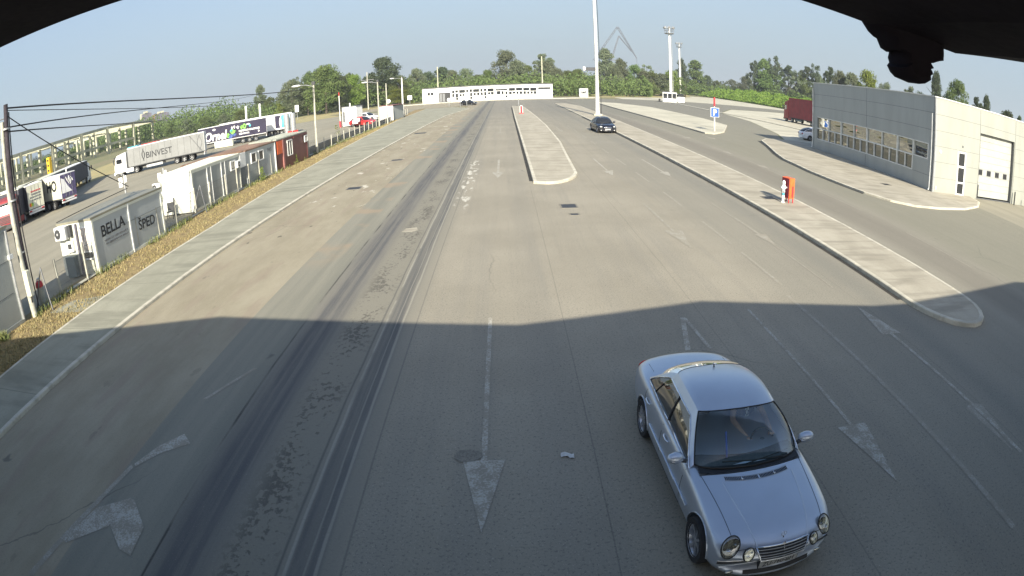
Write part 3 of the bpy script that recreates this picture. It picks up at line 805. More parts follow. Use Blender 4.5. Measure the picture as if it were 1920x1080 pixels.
# ------------------------------------------------------------------ cars
def road_wheel(parent, x, y, r, wdt, side, spokes=7, rim='alloy'):
    """side: -1 / +1 outer face direction along local X"""
    m = Matrix.Translation((x, y, r)) @ Matrix.Rotation(PI / 2 * side, 4, 'Y')
    t = MB(); h = wdt / 2
    t.lathe([(r * .66, -h), (r * .93, -h), (r * .985, -h * .75), (r, -h * .4), (r, h * .4), (r * .985, h * .75), (r * .93, h), (r * .68, h * .95), (r * .66, h * .6), (r * .66, -h)], n=36, m=m, cap=False)
    w_ = t.build('wheel', 'rubber', parent, smooth=35)
    q = MB()
    q.lathe([(r * .70, h * .98), (r * .67, h * .80), (r * .62, h * .40), (r * .60, -h * .6)], n=36, m=m, cap=False)
    q.lathe([(0, h * .78), (r * .10, h * .78), (r * .15, h * .70), (r * .15, h * .2)], n=20, m=m)
    for i in range(spokes):
        a = 2 * PI * i / spokes
        d = Vector((math.cos(a), math.sin(a), 0)); e = Vector((-math.sin(a), math.cos(a), 0))
        vs = []
        for rr, ww, hh in ((r * .12, r * .06, h * .74), (r * .40, r * .05, h * .70), (r * .66, r * .085, h * .86)):
            for sgn in (-1, 1):
                vs.append(m @ (d * rr + e * ww * sgn + Vector((0, 0, hh))))
            for sgn in (-1, 1):
                vs.append(m @ (d * rr + e * ww * sgn + Vector((0, 0, hh - h * .45))))
        fs = []
        for k in (0, 4):
            fs += [(k, k + 1, k + 5, k + 4), (k + 2, k, k + 4, k + 6), (k + 1, k + 3, k + 7, k + 5)]
        q.add(vs, [f_ if side > 0 else f_ for f_ in fs])
    q.build('rim', rim, w_, smooth=35)
    bk = MB().lathe([(0, h * .05), (r * .6, h * .05), (r * .6, -h * .5)], n=24, m=m, cap=False); bk.build('brake', 'black', w_)
    return w_

def car(name, label, loc, rz, paint='silver', hero=False, tail=0.0, hs=1.0, group=None, sc=1.0, wagon=False):
    """forward is local -Y, origin on the ground under the front bumper's middle; u is metres back from the bumper"""
    t = thing(name, label, 'car', loc, rz, group, sc)
    W = 0.905
    # lower body as lofted sections: u, bow, z_bottom, w_sill, w_mid, w_shoulder, z_shoulder, w_deck, z_deck, z_centre
    ST = [
        (0.02, .34, .27, .62, .76, .74, .47, .60, .50, .505),
        (0.05, .34, .22, .70, .80, .785, .55, .66, .575, .58),
        (0.12, .32, .19, .76, .83, .805, .60, .70, .655, .665),
        (0.24, .26, .18, .80, .855, .82, .66, .70, .735, .75),
        (0.48, .18, .18, .83, .875, .825, .735, .70, .80, .825),
        (0.85, .10, .18, .84, .893, .825, .80, .71, .855, .885),
        (1.20, .07, .18, .85, .900, .83, .845, .73, .89, .925),
        (1.55, .05, .18, .86, .905, .84, .875, .76, .91, .935),
        (2.30, .0, .18, .865, .91, .85, .90, .77, .93, .935),
        (3.10, .0, .18, .865, .91, .85, .915, .77, .94, .945),
        (3.70, .0, .18, .86, .91, .845, .925, .76, .955, .965),
        (4.10, -.06, .19, .84, .90, .825, .925, .72, .965, .985),
        (4.45, -.14, .21, .80, .875, .79, .905, .68, .955, .985),
        (4.66, -.20, .25, .75, .84, .76, .86, .66, .93, .962),
        (4.78, -.24, .30, .70, .80, .74, .76, .62, .80, .82),
        (4.82, -.26, .36, .64, .75, .70, .62, .58, .64, .645),
    ]
    vs, fs = [], []
    rows = []
    for (u, bow, zb, wsill, wm, wsh, zsh, wd, zd, zc) in ST:
        half = [(0, zb), (wsill * .72, zb), (wsill, zb + .07), (wm * .985, zb * .45 + .25), (wm, zb * .35 + zsh * .55), (wm * .985, zsh * .93), (wsh, zsh), (wd, zd), (wd * .55, zd * .35 + zc * .65), (0, zc)]
        ring = [(-x, z) for x, z in half[1:-1]][::-1]
        full = half + ring
        row = []
        for x, z in full:
            row.append(len(vs)); vs.append((x, u + bow * (abs(x) / W) ** 2.3, z * hs if z > .4 else z))
        rows.append(row)
    n = len(rows[0])
    for a_, b_ in zip(rows, rows[1:]):
        for i in range(n):
            j = (i + 1) % n
            fs.append((a_[i], b_[i], b_[j], a_[j]))
    fs.append(tuple(rows[0])); fs.append(tuple(rows[-1][::-1]))
    body = MB().add(vs, fs).build('body', paint, t)
    ca = body.data.attributes.new('crease_edge', 'FLOAT', 'EDGE')
    crease = {6: .62, 12: .62, 4: .30, 14: .30, 2: .5, 16: .5}
    for e_ in body.data.edges:
        a_, b_ = e_.vertices
        if a_ % n == b_ % n and a_ % n in crease and a_ // n >= 3: ca.data[e_.index].value = crease[a_ % n]
    sub = body.modifiers.new('s', 'SUBSURF'); sub.levels = sub.render_levels = 3 if hero else 2
    bake(body)
    bm = bmesh.new(); bm.from_mesh(body.data); bmesh.ops.recalc_face_normals(bm, faces=bm.faces); bm.to_mesh(body.data); bm.free()
    cut = MB()
    for uy in (0.83, 3.685):
        for sx in (-1, 1):
            cut.lathe([(.362, -.25), (.362, .25)], c=(sx * .86, uy, .335), axis='X', n=48)
    co = cut.build('cutter', 'black', t)
    bm = bmesh.new(); bm.from_mesh(co.data); bmesh.ops.recalc_face_normals(bm, faces=bm.faces); bm.to_mesh(co.data); bm.free()
    bo = body.modifiers.new('b', 'BOOLEAN'); bo.object = co; bo.operation = 'DIFFERENCE'; bo.solver = 'EXACT'
    bake(body)
    bpy.data.objects.remove(co)
    body.data.materials.clear(); body.data.materials.append(M[paint])
    body.data.polygons.foreach_set('material_index', [0] * len(body.data.polygons))
    body.data.polygons.foreach_set('use_smooth', [True] * len(body.data.polygons))
    body.data.set_sharp_from_angle(angle=R(32))
    bvh = BVHTree.FromPolygons([v_.co.copy() for v_ in body.data.vertices], [tuple(p_.vertices) for p_ in body.data.polygons])
    def top(x, u):
        h = bvh.ray_cast(Vector((x, u, 3)), Vector((0, 0, -1)))
        return h[0].z if h[0] is not None else .9
    def front(x, z):
        h = bvh.ray_cast(Vector((x, -3, z)), Vector((0, 1, 0)))
        return (h[0].y, h[1]) if h[0] is not None else (0.2, Vector((0, -1, 0)))
    def side(u, z, s=-1):
        h = bvh.ray_cast(Vector((s * 3, u, z)), Vector((-s, 0, 0)))
        return h[0].x if h[0] is not None else s * .9
    # wheels
    for uy in (0.83, 3.685):
        for sx in (-1, 1):
            road_wheel(t, sx * .795, uy, .322, .215, sx, 7 if hero else 5)
    # ---- greenhouse patches
    z1 = 1.0 if not hs else hs
    roofh = 1.452 * hs
    rr = 3.30 + tail * .35           # roof rear
    def mir(c): return [Vector((-p.x, p.y, p.z)) for p in c][::-1]
    def sym(c, k): return mir(c)[:-1] + c                      # half curves from centre outwards
    k = 8
    wb = catmull([(0, 1.375, .945 * hs), (.40, 1.415, .945 * hs), (.66, 1.51, .935 * hs), (.755, 1.61, .925 * hs)], k)
    wt = catmull([(0, 2.06, roofh - .055), (.30, 2.08, roofh - .062), (.50, 2.135, roofh - .085), (.575, 2.19, roofh - .105)], k)
    rf = catmull([(0, rr, roofh - .045), (.30, rr - .015, roofh - .055), (.48, rr - .04, roofh - .078), (.545, rr - .08, roofh - .100)], k)
    rbu = 3.98 + tail
    zrb = (.995 if not wagon else 1.05) * hs
    rb = catmull([(0, rbu, zrb), (.35, rbu - .03, zrb - .005), (.58, rbu - .11, zrb - .01), (.66, rbu - .19, zrb - .015)], k)
    def edge(a, b, bulge, m=10):
        return [a.lerp(b, i / m) + Vector(bulge) * (4 * (i / m) * (1 - i / m)) for i in range(m + 1)]
    aR = edge(wb[-1], wt[-1], (.03, -.02, .035)); aL = [Vector((-p.x, p.y, p.z)) for p in aR]
    cR = edge(rf[-1], rb[-1], (.025, .04, .035)); cL = [Vector((-p.x, p.y, p.z)) for p in cR]
    rlR = edge(wt[-1], rf[-1], (.03, 0, .055)); rlL = [Vector((-p.x, p.y, p.z)) for p in rlR]
    ws = sym(wb, k); wts = sym(wt, k); rfs = sym(rf, k); rbs = sym(rb, k)
    def patch(mb, c0, c1, d0, d1, off=0.0):
        fn, nu, nv = coons(c0, c1, d0, d1)
        return mb.grid(lambda u, v: fn(u, v), nu, nv)
    roof = MB()
    fn, nu, nv = coons(wts, rfs, rlL, rlR)
    def rfn(u, v):
        p = fn(u, v); return p + Vector((0, 0, .028 * math.sin(PI * v) * (1 - (2 * u - 1) ** 2)))
    roof.grid(rfn, nu, nv)
    rbk = roof.build('roof', paint, t, smooth=40)
    gm = MB(); fn, nu, nv = coons(ws, wts, aL, aR)
    gm.grid(lambda u, v: fn(u, v) + Vector((0, -.030, .022)) * math.sin(PI * v) * (1 - (2 * u - 1) ** 2), nu, nv)
    wsg = gm.build('windscreen', 'glass' if hero else 'dglass', t, smooth=60)
    gm = MB(); fn, nu, nv = coons(rfs, rbs, cL, cR)
    fnr = fn
    gm.grid(lambda u, v: fn(u, v) + Vector((0, .030, .025)) * math.sin(PI * v) * (1 - (2 * u - 1) ** 2), nu, nv)
    gm.build('rear_window', 'sideglass' if hero else 'dglass', t, smooth=60)
    # black seals round the glass
    for c_, r_ in ((ws, .012), ([p + Vector((0, -.004, .004)) for p in wts], .007), (rbs, .010), (rfs, .006), ([p + Vector((0, -.006, .002)) for p in aL], .010), ([p + Vector((0, -.006, .002)) for p in aR], .010)):
        MB().tube(c_, r_, 6).build('window_seal', 'black', t, smooth=60)
    # side: belt line, glass outline, pillars
    for s in (-1, 1):
        F = lambda c: [Vector((s * p.x, p.y, p.z)) for p in c]
        belt = catmull([(.800, 1.56, .845 * hs), (.842, 2.2, .87 * hs), (.850, 3.1, .885 * hs), (.82, 3.72 + tail, .90 * hs), (.745, 4.02 + tail, .91 * hs)], 24)
        topc = edge(wt[-1], rf[-1], (.03, 0, .055), 12)
        # outer side line of the whole greenhouse: A pillar, roof rail, C pillar
        line = aR + rlR[1:] + cR[1:]
        m_ = len(line) - 1
        bl = catmull([tuple(p) for p in belt], m_)
        def sf(u, v):                       # u along the car 0..1, v 0 belt .. 1 roof edge
            i = u * m_; a_ = int(min(i, m_ - 1)); f_ = i - a_
            lo = bl[a_].lerp(bl[a_ + 1], f_); hi = line[a_].lerp(line[a_ + 1], f_)
            p = lo.lerp(hi, v); p.x += .035 * math.sin(PI * v)
            return p
        def fr(z): return 1.685 + (z / hs - .93) * 1.36
        def rl(z): return 3.80 + tail - max(0, z / hs - .955) ** 1.3 * 2.4
        V0, V1, NV = .165, .80, 22
        US = [i / 500 for i in range(501)]
        vv = [V0 + (V1 - V0) * i / NV for i in range(NV + 1)]
        uf, ur = [], []
        for v_ in vv:
            ok = [u for u in US if fr(sf(u, v_).z) < sf(u, v_).y < rl(sf(u, v_).z)]
            uf.append(ok[0]); ur.append(ok[-1])
        # round the window's corners
        for q, e in ((0, .012), (1, .005), (NV - 1, .006), (NV, .016)):
            uf[q] += e; ur[q] -= e
        def at(lst, t):
            k_ = t * NV; a_ = int(min(k_, NV - 1)); return lst[a_] + (lst[a_ + 1] - lst[a_]) * (k_ - a_)
        mirx = lambda p, dx=0.0: Vector((s * (p.x + dx), p.y, p.z))
        fl = s > 0
        pa = MB()
        pa.grid(lambda u, v: mirx(sf(u, V0 * v)), 60, 2, flip=fl)
        pa.grid(lambda u, v: mirx(sf(u, V1 + (1 - V1) * v)), 60, 3, flip=fl)
        pa.grid(lambda u, v: mirx(sf(at(uf, v) * u, V0 + (V1 - V0) * v)), 6, NV, flip=fl)
        pa.grid(lambda u, v: mirx(sf(at(ur, v) + (1 - at(ur, v)) * u, V0 + (V1 - V0) * v)), 12, NV, flip=fl)
        po = pa.build('side_frame', paint, t, smooth=50)
        g2 = MB(); g2.grid(lambda u, v: mirx(sf(at(uf, v) + (at(ur, v) - at(uf, v)) * u, V0 + (V1 - V0) * v), -.008), 40, NV, flip=fl)
        g2.build('side_window', 'sideglass' if hero else 'dglass', t, smooth=60)
        loop = [sf(uf[0] + (ur[0] - uf[0]) * i / 40, V0) for i in range(41)] + [sf(ur[i], vv[i]) for i in range(1, NV)] + [sf(ur[NV] + (uf[NV] - ur[NV]) * i / 40, V1) for i in range(41)] + [sf(uf[i], vv[i]) for i in range(NV - 1, 0, -1)]
        tr = MB(); tr.tube([mirx(p, .003) for p in loop], .010, 6, closed=True)
        tr.build('window_trim', 'chrome' if hero else 'black', t, smooth=60)
        for uc in (2.62,):
            MB().tube([mirx(next(q for q in (sf(u_, V0) for u_ in US) if q.y > uc), .004), mirx(next(q for q in (sf(u_, .45) for u_ in US) if q.y > uc + .03), .004), mirx(next(q for q in (sf(u_, V1) for u_ in US) if q.y > uc + .06), .004)], .013, 6).build('door_pillar', 'black', t, smooth=60)
        MB().tube([mirx(next(q for q in (sf(u_, V0) for u_ in US) if q.y > 3.40), .003), mirx(next(q for q in (sf(u_, .55) for u_ in US) if q.y > 3.30), .003)], .009, 6).build('window_divider', 'black', t, smooth=60)
        # mirror
        mm = MB(); mm.ball((0, 0, 0), (.125, .085, .085), 10)
        for i_, p_ in enumerate(mm.v):
            if p_[1] > .03: mm.v[i_] = (p_[0], .03, p_[2])
        mo = mm.build('mirror', paint, t, smooth=50); mo.location = (s * .985, 1.72, .985 * hs); mo.rotation_euler = (0, s * R(-8), s * R(-12))
        MB().tube([(s * .84, 1.70, .93 * hs), (s * .93, 1.71, .95 * hs)], .03, 8).build('mirror_arm', 'trim', t, smooth=50)
        if hero:
            MB().ball((0, -.066, -.012), (.085, .012, .012), 8).build('indicator', 'chrome', mo, smooth=60)
        # doors: panel gaps, handles, rub strip
        def gap(pts):
            MB().tube([Vector((side(u_, z_, s) + s * .0005, u_, z_)) for u_, z_ in pts], .0045, 5).build('door_gap', 'black', t)
        gap([(1.62, z_) for z_ in (.30, .45, .6, .75, .86)]); gap([(2.66, z_) for z_ in (.26, .45, .6, .75, .88)]); gap([(3.62, z_) for z_ in (.72, .78, .84, .9)])
        gap([(3.62, .72), (3.50, .60), (3.40, .5), (3.30, .36), (3.24, .28)]); gap([(1.62 + i * .1, .265) for i in range(17)])
        for uh in (2.42, 3.42):
            x_ = side(uh, .80, s)
            hb = MB(); hb.tube([(x_ + s * .004, uh - .10, .80), (x_ + s * .028, uh - .05, .805), (x_ + s * .028, uh + .06, .805), (x_ + s * .004, uh + .10, .80)], .013, 7)
            hb.build('door_handle', 'chrome' if hero else paint, t, smooth=60)
        rs = MB()
        rs.tube([(side(u_, .53, s) + s * .004, u_, .53) for u_ in [1.28 + .08 * i for i in range(25)]], .017, 6)
        rs.build('rub_strip', paint if hero else 'trim', t, smooth=60)
        rs = MB(); rs.tube([(side(u_, .535, s) + s * .016, u_, .548) for u_ in [1.28 + .08 * i for i in range(25)]], .005, 5)
        rs.build('strip_chrome', 'chrome' if hero else 'trim', t)
        # wheel arch lips and dark liners
        for uy in (.83, 3.685):
            ar = MB()
            pts = [(0, uy - .362 * math.cos(R(a_)), .335 + .362 * math.sin(R(a_))) for a_ in range(0, 181, 10)]
            ar.tube([(s * min(.91, abs(side(p[1] , max(.36, p[2] + .02), s)) - .001) if True else 0, p[1], p[2]) for p in pts], .012, 6)
            ar.build('arch_lip', paint, t, smooth=60)
            MB().lathe([(.365, -.02), (.365, .02)], c=(s * .62, uy, .335), axis='X', n=24).build('arch_liner', 'black', t)
        # lamps at the back
        lb = MB(); lb.ball((s * .62, 4.66, .73 * hs), (.13, .085, .11), 10); lb.build('tail_lamp', 'redlens', t, smooth=60)
    # ---- front end
    def oval(parent_name, x, z, a, b, tilt):
        for s in (-1, 1):
            y_, nrm = front(s * x, z)
            nrm = Vector((nrm.x, nrm.y, nrm.z))
            if nrm.y > 0: nrm = -nrm
            nrm = (nrm + Vector((0, -.25, 0))).normalized()
            c = Vector((s * x, y_, z)) - nrm * .012
            zax = nrm; upv = Vector((s * tilt, 0, 1)); xax = upv.cross(zax).normalized(); yax = zax.cross(xax)
            m = Matrix(((xax.x, yax.x, zax.x, 0), (xax.y, yax.y, zax.y, 0), (xax.z, yax.z, zax.z, 0), (0, 0, 0, 1)))
            rim = MB(); rim.tube([c + m @ Vector((a * math.cos(q * PI / 16), b * math.sin(q * PI / 16), .018)) for q in range(32)], .0085, 6, closed=True)
            h = rim.build('headlight', 'black', t, smooth=60)
            bowl = MB()
            bowl.lathe([(0, .006), (.5, .006), (.8, .012), (1, .02)], n=24, m=Matrix.Translation(c) @ m @ Matrix.Diagonal((a, b, 1, 1)))
            bowl.build('reflector', 'reflector' if hero else 'whitegloss', h, smooth=40)
            bb = MB()
            bb.ball(c + m @ Vector((0, -b * .25, .012)), (a * .42, a * .42, .02), 8); bb.ball(c + m @ Vector((-s * a * .4, b * .35, .012)), (a * .25, a * .25, .015), 8)
            bb.build('bulb', 'chrome', h, smooth=50)
            ln = MB(); ln.ball((0, 0, 0), (a * .99, b * .99, .030), 12, m=None)
            ln.v = [tuple(c + m @ Vector((p[0], p[1], max(p[2], 0) + .016))) for p in ln.v]
            ln.build('lens', 'lens', h, smooth=60)
    if hero:
        oval('h', .655, .655, .105, .145, -.22)
        oval('h', .452, .600, .066, .088, -.12)
    else:
        oval('h', .62, .63, .13, .075, -.1)
    # grille
    gw_t, gw_b = (.365, .295) if hero else (.30, .34)
    zg0, zg1 = (.515, .665) if hero else (.50, .60)
    def gpt(x, z, o=.012):
        y_, _ = front(x, z); return Vector((x, y_ - o, z))
    bk = MB(); bk.grid(lambda u, v: gpt((2 * u - 1) * (gw_b + (gw_t - gw_b) * v), zg0 + (zg1 - zg0) * v, .004), 16, 6)
    gr = bk.build('grille', 'black', t)
    sl2 = MB()
    for i in range(5 if hero else 3):
        v = (i + .6) / (5.3 if hero else 3.4)
        ww = gw_b + (gw_t - gw_b) * v
        sl2.tube([gpt((2 * q / 12 - 1) * ww, zg0 + (zg1 - zg0) * v, .014) for q in range(13)], .0065 if hero else .012, 5)
    sl2.tube([gpt(0, zg0 + .01, .016), gpt(0, zg1, .016)], .006, 5)
    sl2.build('grille_bar', 'chrome' if not hero else 'steel', gr, smooth=60)
    fr = MB()
    lp = [gpt((2 * q / 14 - 1) * gw_t, zg1 + .004, .013) for q in range(15)] + [gpt(gw_t - (gw_t - gw_b) * .5, (zg0 + zg1) / 2, .013)] + [gpt(-(2 * q / 14 - 1) * gw_b, zg0 - .004, .013) for q in range(15)] + [gpt(-gw_t + (gw_t - gw_b) * .5, (zg0 + zg1) / 2, .013)]
    fr.tube(lp, .013 if hero else .010, 6, closed=True)
    fr.build('grille_frame', 'chrome', gr, smooth=60)
    # bumper strip, intake, plate
    bs = MB(); bs.tube([gpt(x_, .435 + .0 * abs(x_), .006) for x_ in [(-.78 + .0975 * i) for i in range(17)]], .020, 6); bs.build('bumper_strip', 'trim', t, smooth=60)
    cs = MB(); cs.tube([gpt(x_, .463, .008) for x_ in [(-.78 + .0975 * i) for i in range(17)]], .008, 6); cs.build('bumper_chrome', 'chrome' if hero else 'black', t, smooth=60)
    it = MB(); it.grid(lambda u, v: gpt((2 * u - 1) * .46, .275 + .05 * v, .004), 20, 3); it.build('lower_intake', 'black', t)
    for s in (-1, 1):
        y_, nr = front(s * .62, .30); MB().ball((s * .62, y_ - .003, .30), (.06, .02, .035), 8).build('fog_lamp', 'reflector' if hero else 'whitegloss', t, smooth=60)
    yp, _ = front(0, .40)
    pl = MB().box((0, yp - .035, .385), (.53, .012, .115), bev=.004); plo = pl.build('number_plate', 'plate', t)
    MB().box((0, yp - .018, .385), (.55, .03, .125)).build('plate_holder', 'black', t)
    if hero:
        ml = frame((-.225, yp - .0415, .347), (1, 0, 0), (0, 0, 1))
        lettering('ZU-760-BH', .108, 'ink', plo, ml, 'plate_number', sx=.86, bold=.001, depth=.001)
        # bonnet: vents, seams, washer jets, star mascot
        for s in (-1, 1):
            pts = [(s * .60, .235), (s * .635, .45), (s * .665, .8), (s * .70, 1.15), (s * .735, 1.48)]
            pc = catmull([(a_, b_, 0) for a_, b_ in pts], 30)
            MB().tube([(p.x, p.y, top(p.x, p.y) + .0005) for p in pc], .004, 5).build('bonnet_gap', 'black', t)
        pc = catmull([(-.60, .235, 0), (-.42, .19, 0), (-.36, .13, 0)], 8)
        for s in (-1, 1):
            MB().tube([(-s * p.x, p.y, top(-s * p.x, p.y) + .0005) for p in pc], .004, 5).build('bonnet_gap', 'black', t)
        MB().tube([(x_, 1.31 + .10 * (x_ / .74) ** 2, top(x_, 1.31 + .10 * (x_ / .74) ** 2) + .001) for x_ in [-.74 + .074 * i for i in range(21)]], .006, 5).build('bonnet_gap', 'black', t)
        for s in (-1, 1):
            MB().tube([(s * x_, u_, top(s * x_, u_) + .0005) for x_, u_ in ((.66, 4.04), (.665, 4.3), (.655, 4.55))], .004, 5).build('bonnet_gap', 'black', t)
        for s in (-1, 1):
            pc = catmull([(s * .345, .16, 0), (s * .41, .5, 0), (s * .47, .9, 0), (s * .50, 1.2, 0)], 20)
            MB().tube([(p.x, p.y, top(p.x, p.y) - .0055) for p in pc], .012, 8).build('bonnet_crease', paint, t, smooth=80)
        vt = MB()
        for x0 in (-.455, -.225, .012, .242):
            for i in range(10):
                xa = x0 + i * .0215
                ya = 1.175 + .06 * (xa / .4) ** 2
                vt.box((xa + .01, ya, top(xa + .01, ya) + .001), (.013, .06, .006), rx=R(5))
        vo = vt.build('bonnet_vent', 'black', t)
        fv = MB()
        for x0, x1 in ((-.465, .465),):
            lo = [(x_, 1.135 + .06 * (x_ / .4) ** 2) for x_ in [x0 + (x1 - x0) * i / 16 for i in range(17)]]
            fv.tube([(a_, b_, top(a_, b_) + .001) for a_, b_ in lo], .004, 5); fv.tube([(a_, b_ + .08, top(a_, b_ + .08) + .001) for a_, b_ in lo], .004, 5)
        fv.build('vent_frame', paint, vo)
        for x_ in (-.235, .235):
            MB().ball((x_, 1.18, top(x_, 1.18) + .008), (.016, .012, .008), 8).build('washer_jet', 'whitegloss', t, smooth=60)
        zs = top(0, .215)
        st = MB()
        st.tube([(0, .215, zs - .005), (0, .22, zs + .014)], [.016, .006], 10)
        cz = zs + .048; rs_ = .035
        st.tube([(rs_ * math.cos(q * PI / 16), .22, cz + rs_ * math.sin(q * PI / 16)) for q in range(32)], .0038, 6, closed=True)
        for q in range(3):
            a_ = PI / 2 + q * 2 * PI / 3
            st.tube([(0, .22, cz), (rs_ * math.cos(a_), .22, cz + rs_ * math.sin(a_))], [.007, .0025], 6)
        st.build('star_mascot', 'chrome', t, smooth=60)
        bd = MB().lathe([(0, .003), (.02, .003), (.024, 0)], m=Matrix.Translation((0, front(0, zg1 + .012)[0] - .02, zg1 + .014)) @ Matrix.Rotation(PI / 2, 4, 'X'), n=16); bd.build('grille_badge', 'chrome', gr)
        # wipers, aerial, rear shelf
        wp = MB()
        wp.tube([(.45, 1.43, .965), (.0, 1.43, .985), (-.42, 1.49, .995)], .009, 6); wp.tube([(-.10, 1.41, .965), (.30, 1.46, .995), (.58, 1.54, .985)], .008, 6)
        wp.build('wiper', 'black', t)
        cw = MB(); cw.grid(lambda u, v: (((2 * u - 1) * .73), 1.32 + .10 * ((2 * u - 1)) ** 2 + v * .13, .927 + .012 * v - .01 * (2 * u - 1) ** 2), 16, 2); cw.build('scuttle', 'black', t)
        ae = MB(); ae.tube([(0, 3.16, 1.425), (0, 3.19, 1.50)], [.014, .004], 8); ae.build('aerial', 'black', t)
        # cabin
        it = MB()
        it.box((0, 2.75, .40), (1.56, 2.3, .06)); it.box((-.76, 2.6, .64), (.03, 2.1, .46)); it.box((.76, 2.6, .64), (.03, 2.1, .46)); it.box((0, 3.75, .93), (1.40, .5, .02)); it.box((0, 1.5, .62), (1.5, .06, .5))
        it.build('cabin', 'dash', t)
        ds = MB()
        ds.grid(lambda u, v: ((2 * u - 1) * .74, 1.34 + .42 * v + .06 * (2 * u - 1) ** 2, .90 + .035 * math.sin(PI * v * .8)), 16, 6); ds.box((0, 1.76, .80), (1.46, .04, .2))
        ds.build('dashboard', 'dash', t, smooth=60)
        for sx in (-.37, .37):
            se = MB(); se.box((sx, 2.45, .60), (.50, .52, .16), bev=.05); se.box((sx, 2.78, .92), (.48, .15, .62), bev=.05, rx=R(-14)); so_ = se.build('seat', 'seat', t, smooth=50)
            MB().box((sx, 2.86, 1.29), (.25, .10, .17), bev=.04, rx=R(-10)).build('headrest', 'seat', so_, smooth=50)
        rs2 = MB(); rs2.box((0, 3.35, .60), (1.35, .5, .16), bev=.05); rs2.box((0, 3.48, .86), (1.2, .14, .42), bev=.05, rx=R(-16)); rs2.build('rear_seat', 'seat', t, smooth=50)
        sw = MB(); cwh = Vector((.37, 1.93, .89))
        m = Matrix.Translation(cwh) @ Matrix.Rotation(R(62), 4, 'X')
        sw.tube([m @ Vector((.185 * math.cos(q * PI / 16), .185 * math.sin(q * PI / 16), 0)) for q in range(32)], .014, 6, closed=True)
        sw.tube([m @ Vector((-.18, 0, 0)), m @ Vector((.18, 0, 0))], .014, 6); sw.tube([m @ Vector((0, 0, 0)), m @ Vector((0, -.18, 0))], .014, 6); sw.ball(cwh, (.06, .05, .05), 8)
        sw.build('steering_wheel', 'dash', t, smooth=60)
        MB().box((-.02, 2.10, .62), (.24, .9, .10), bev=.03).build('centre_console', 'dash', t)
        MB().tube([(-.30, 1.62, .95), (-.22, 1.95, 1.12)], .014, 6).build('blue_stick', 'blue', t)
    else:
        ins = MB(); ins.box((0, 2.7, .6), (1.5, 2.0, .6)); ins.build('cabin', 'black', t)
    return t

CARX, CARY, CARYAW = 3.02, 3.86, R(1.9)
hero = car('silver_sedan', 'silver four-door sedan nearest the camera, driving out of the gate with oval headlights', (CARX, CARY, 0), CARYAW, 'silver', hero=True)

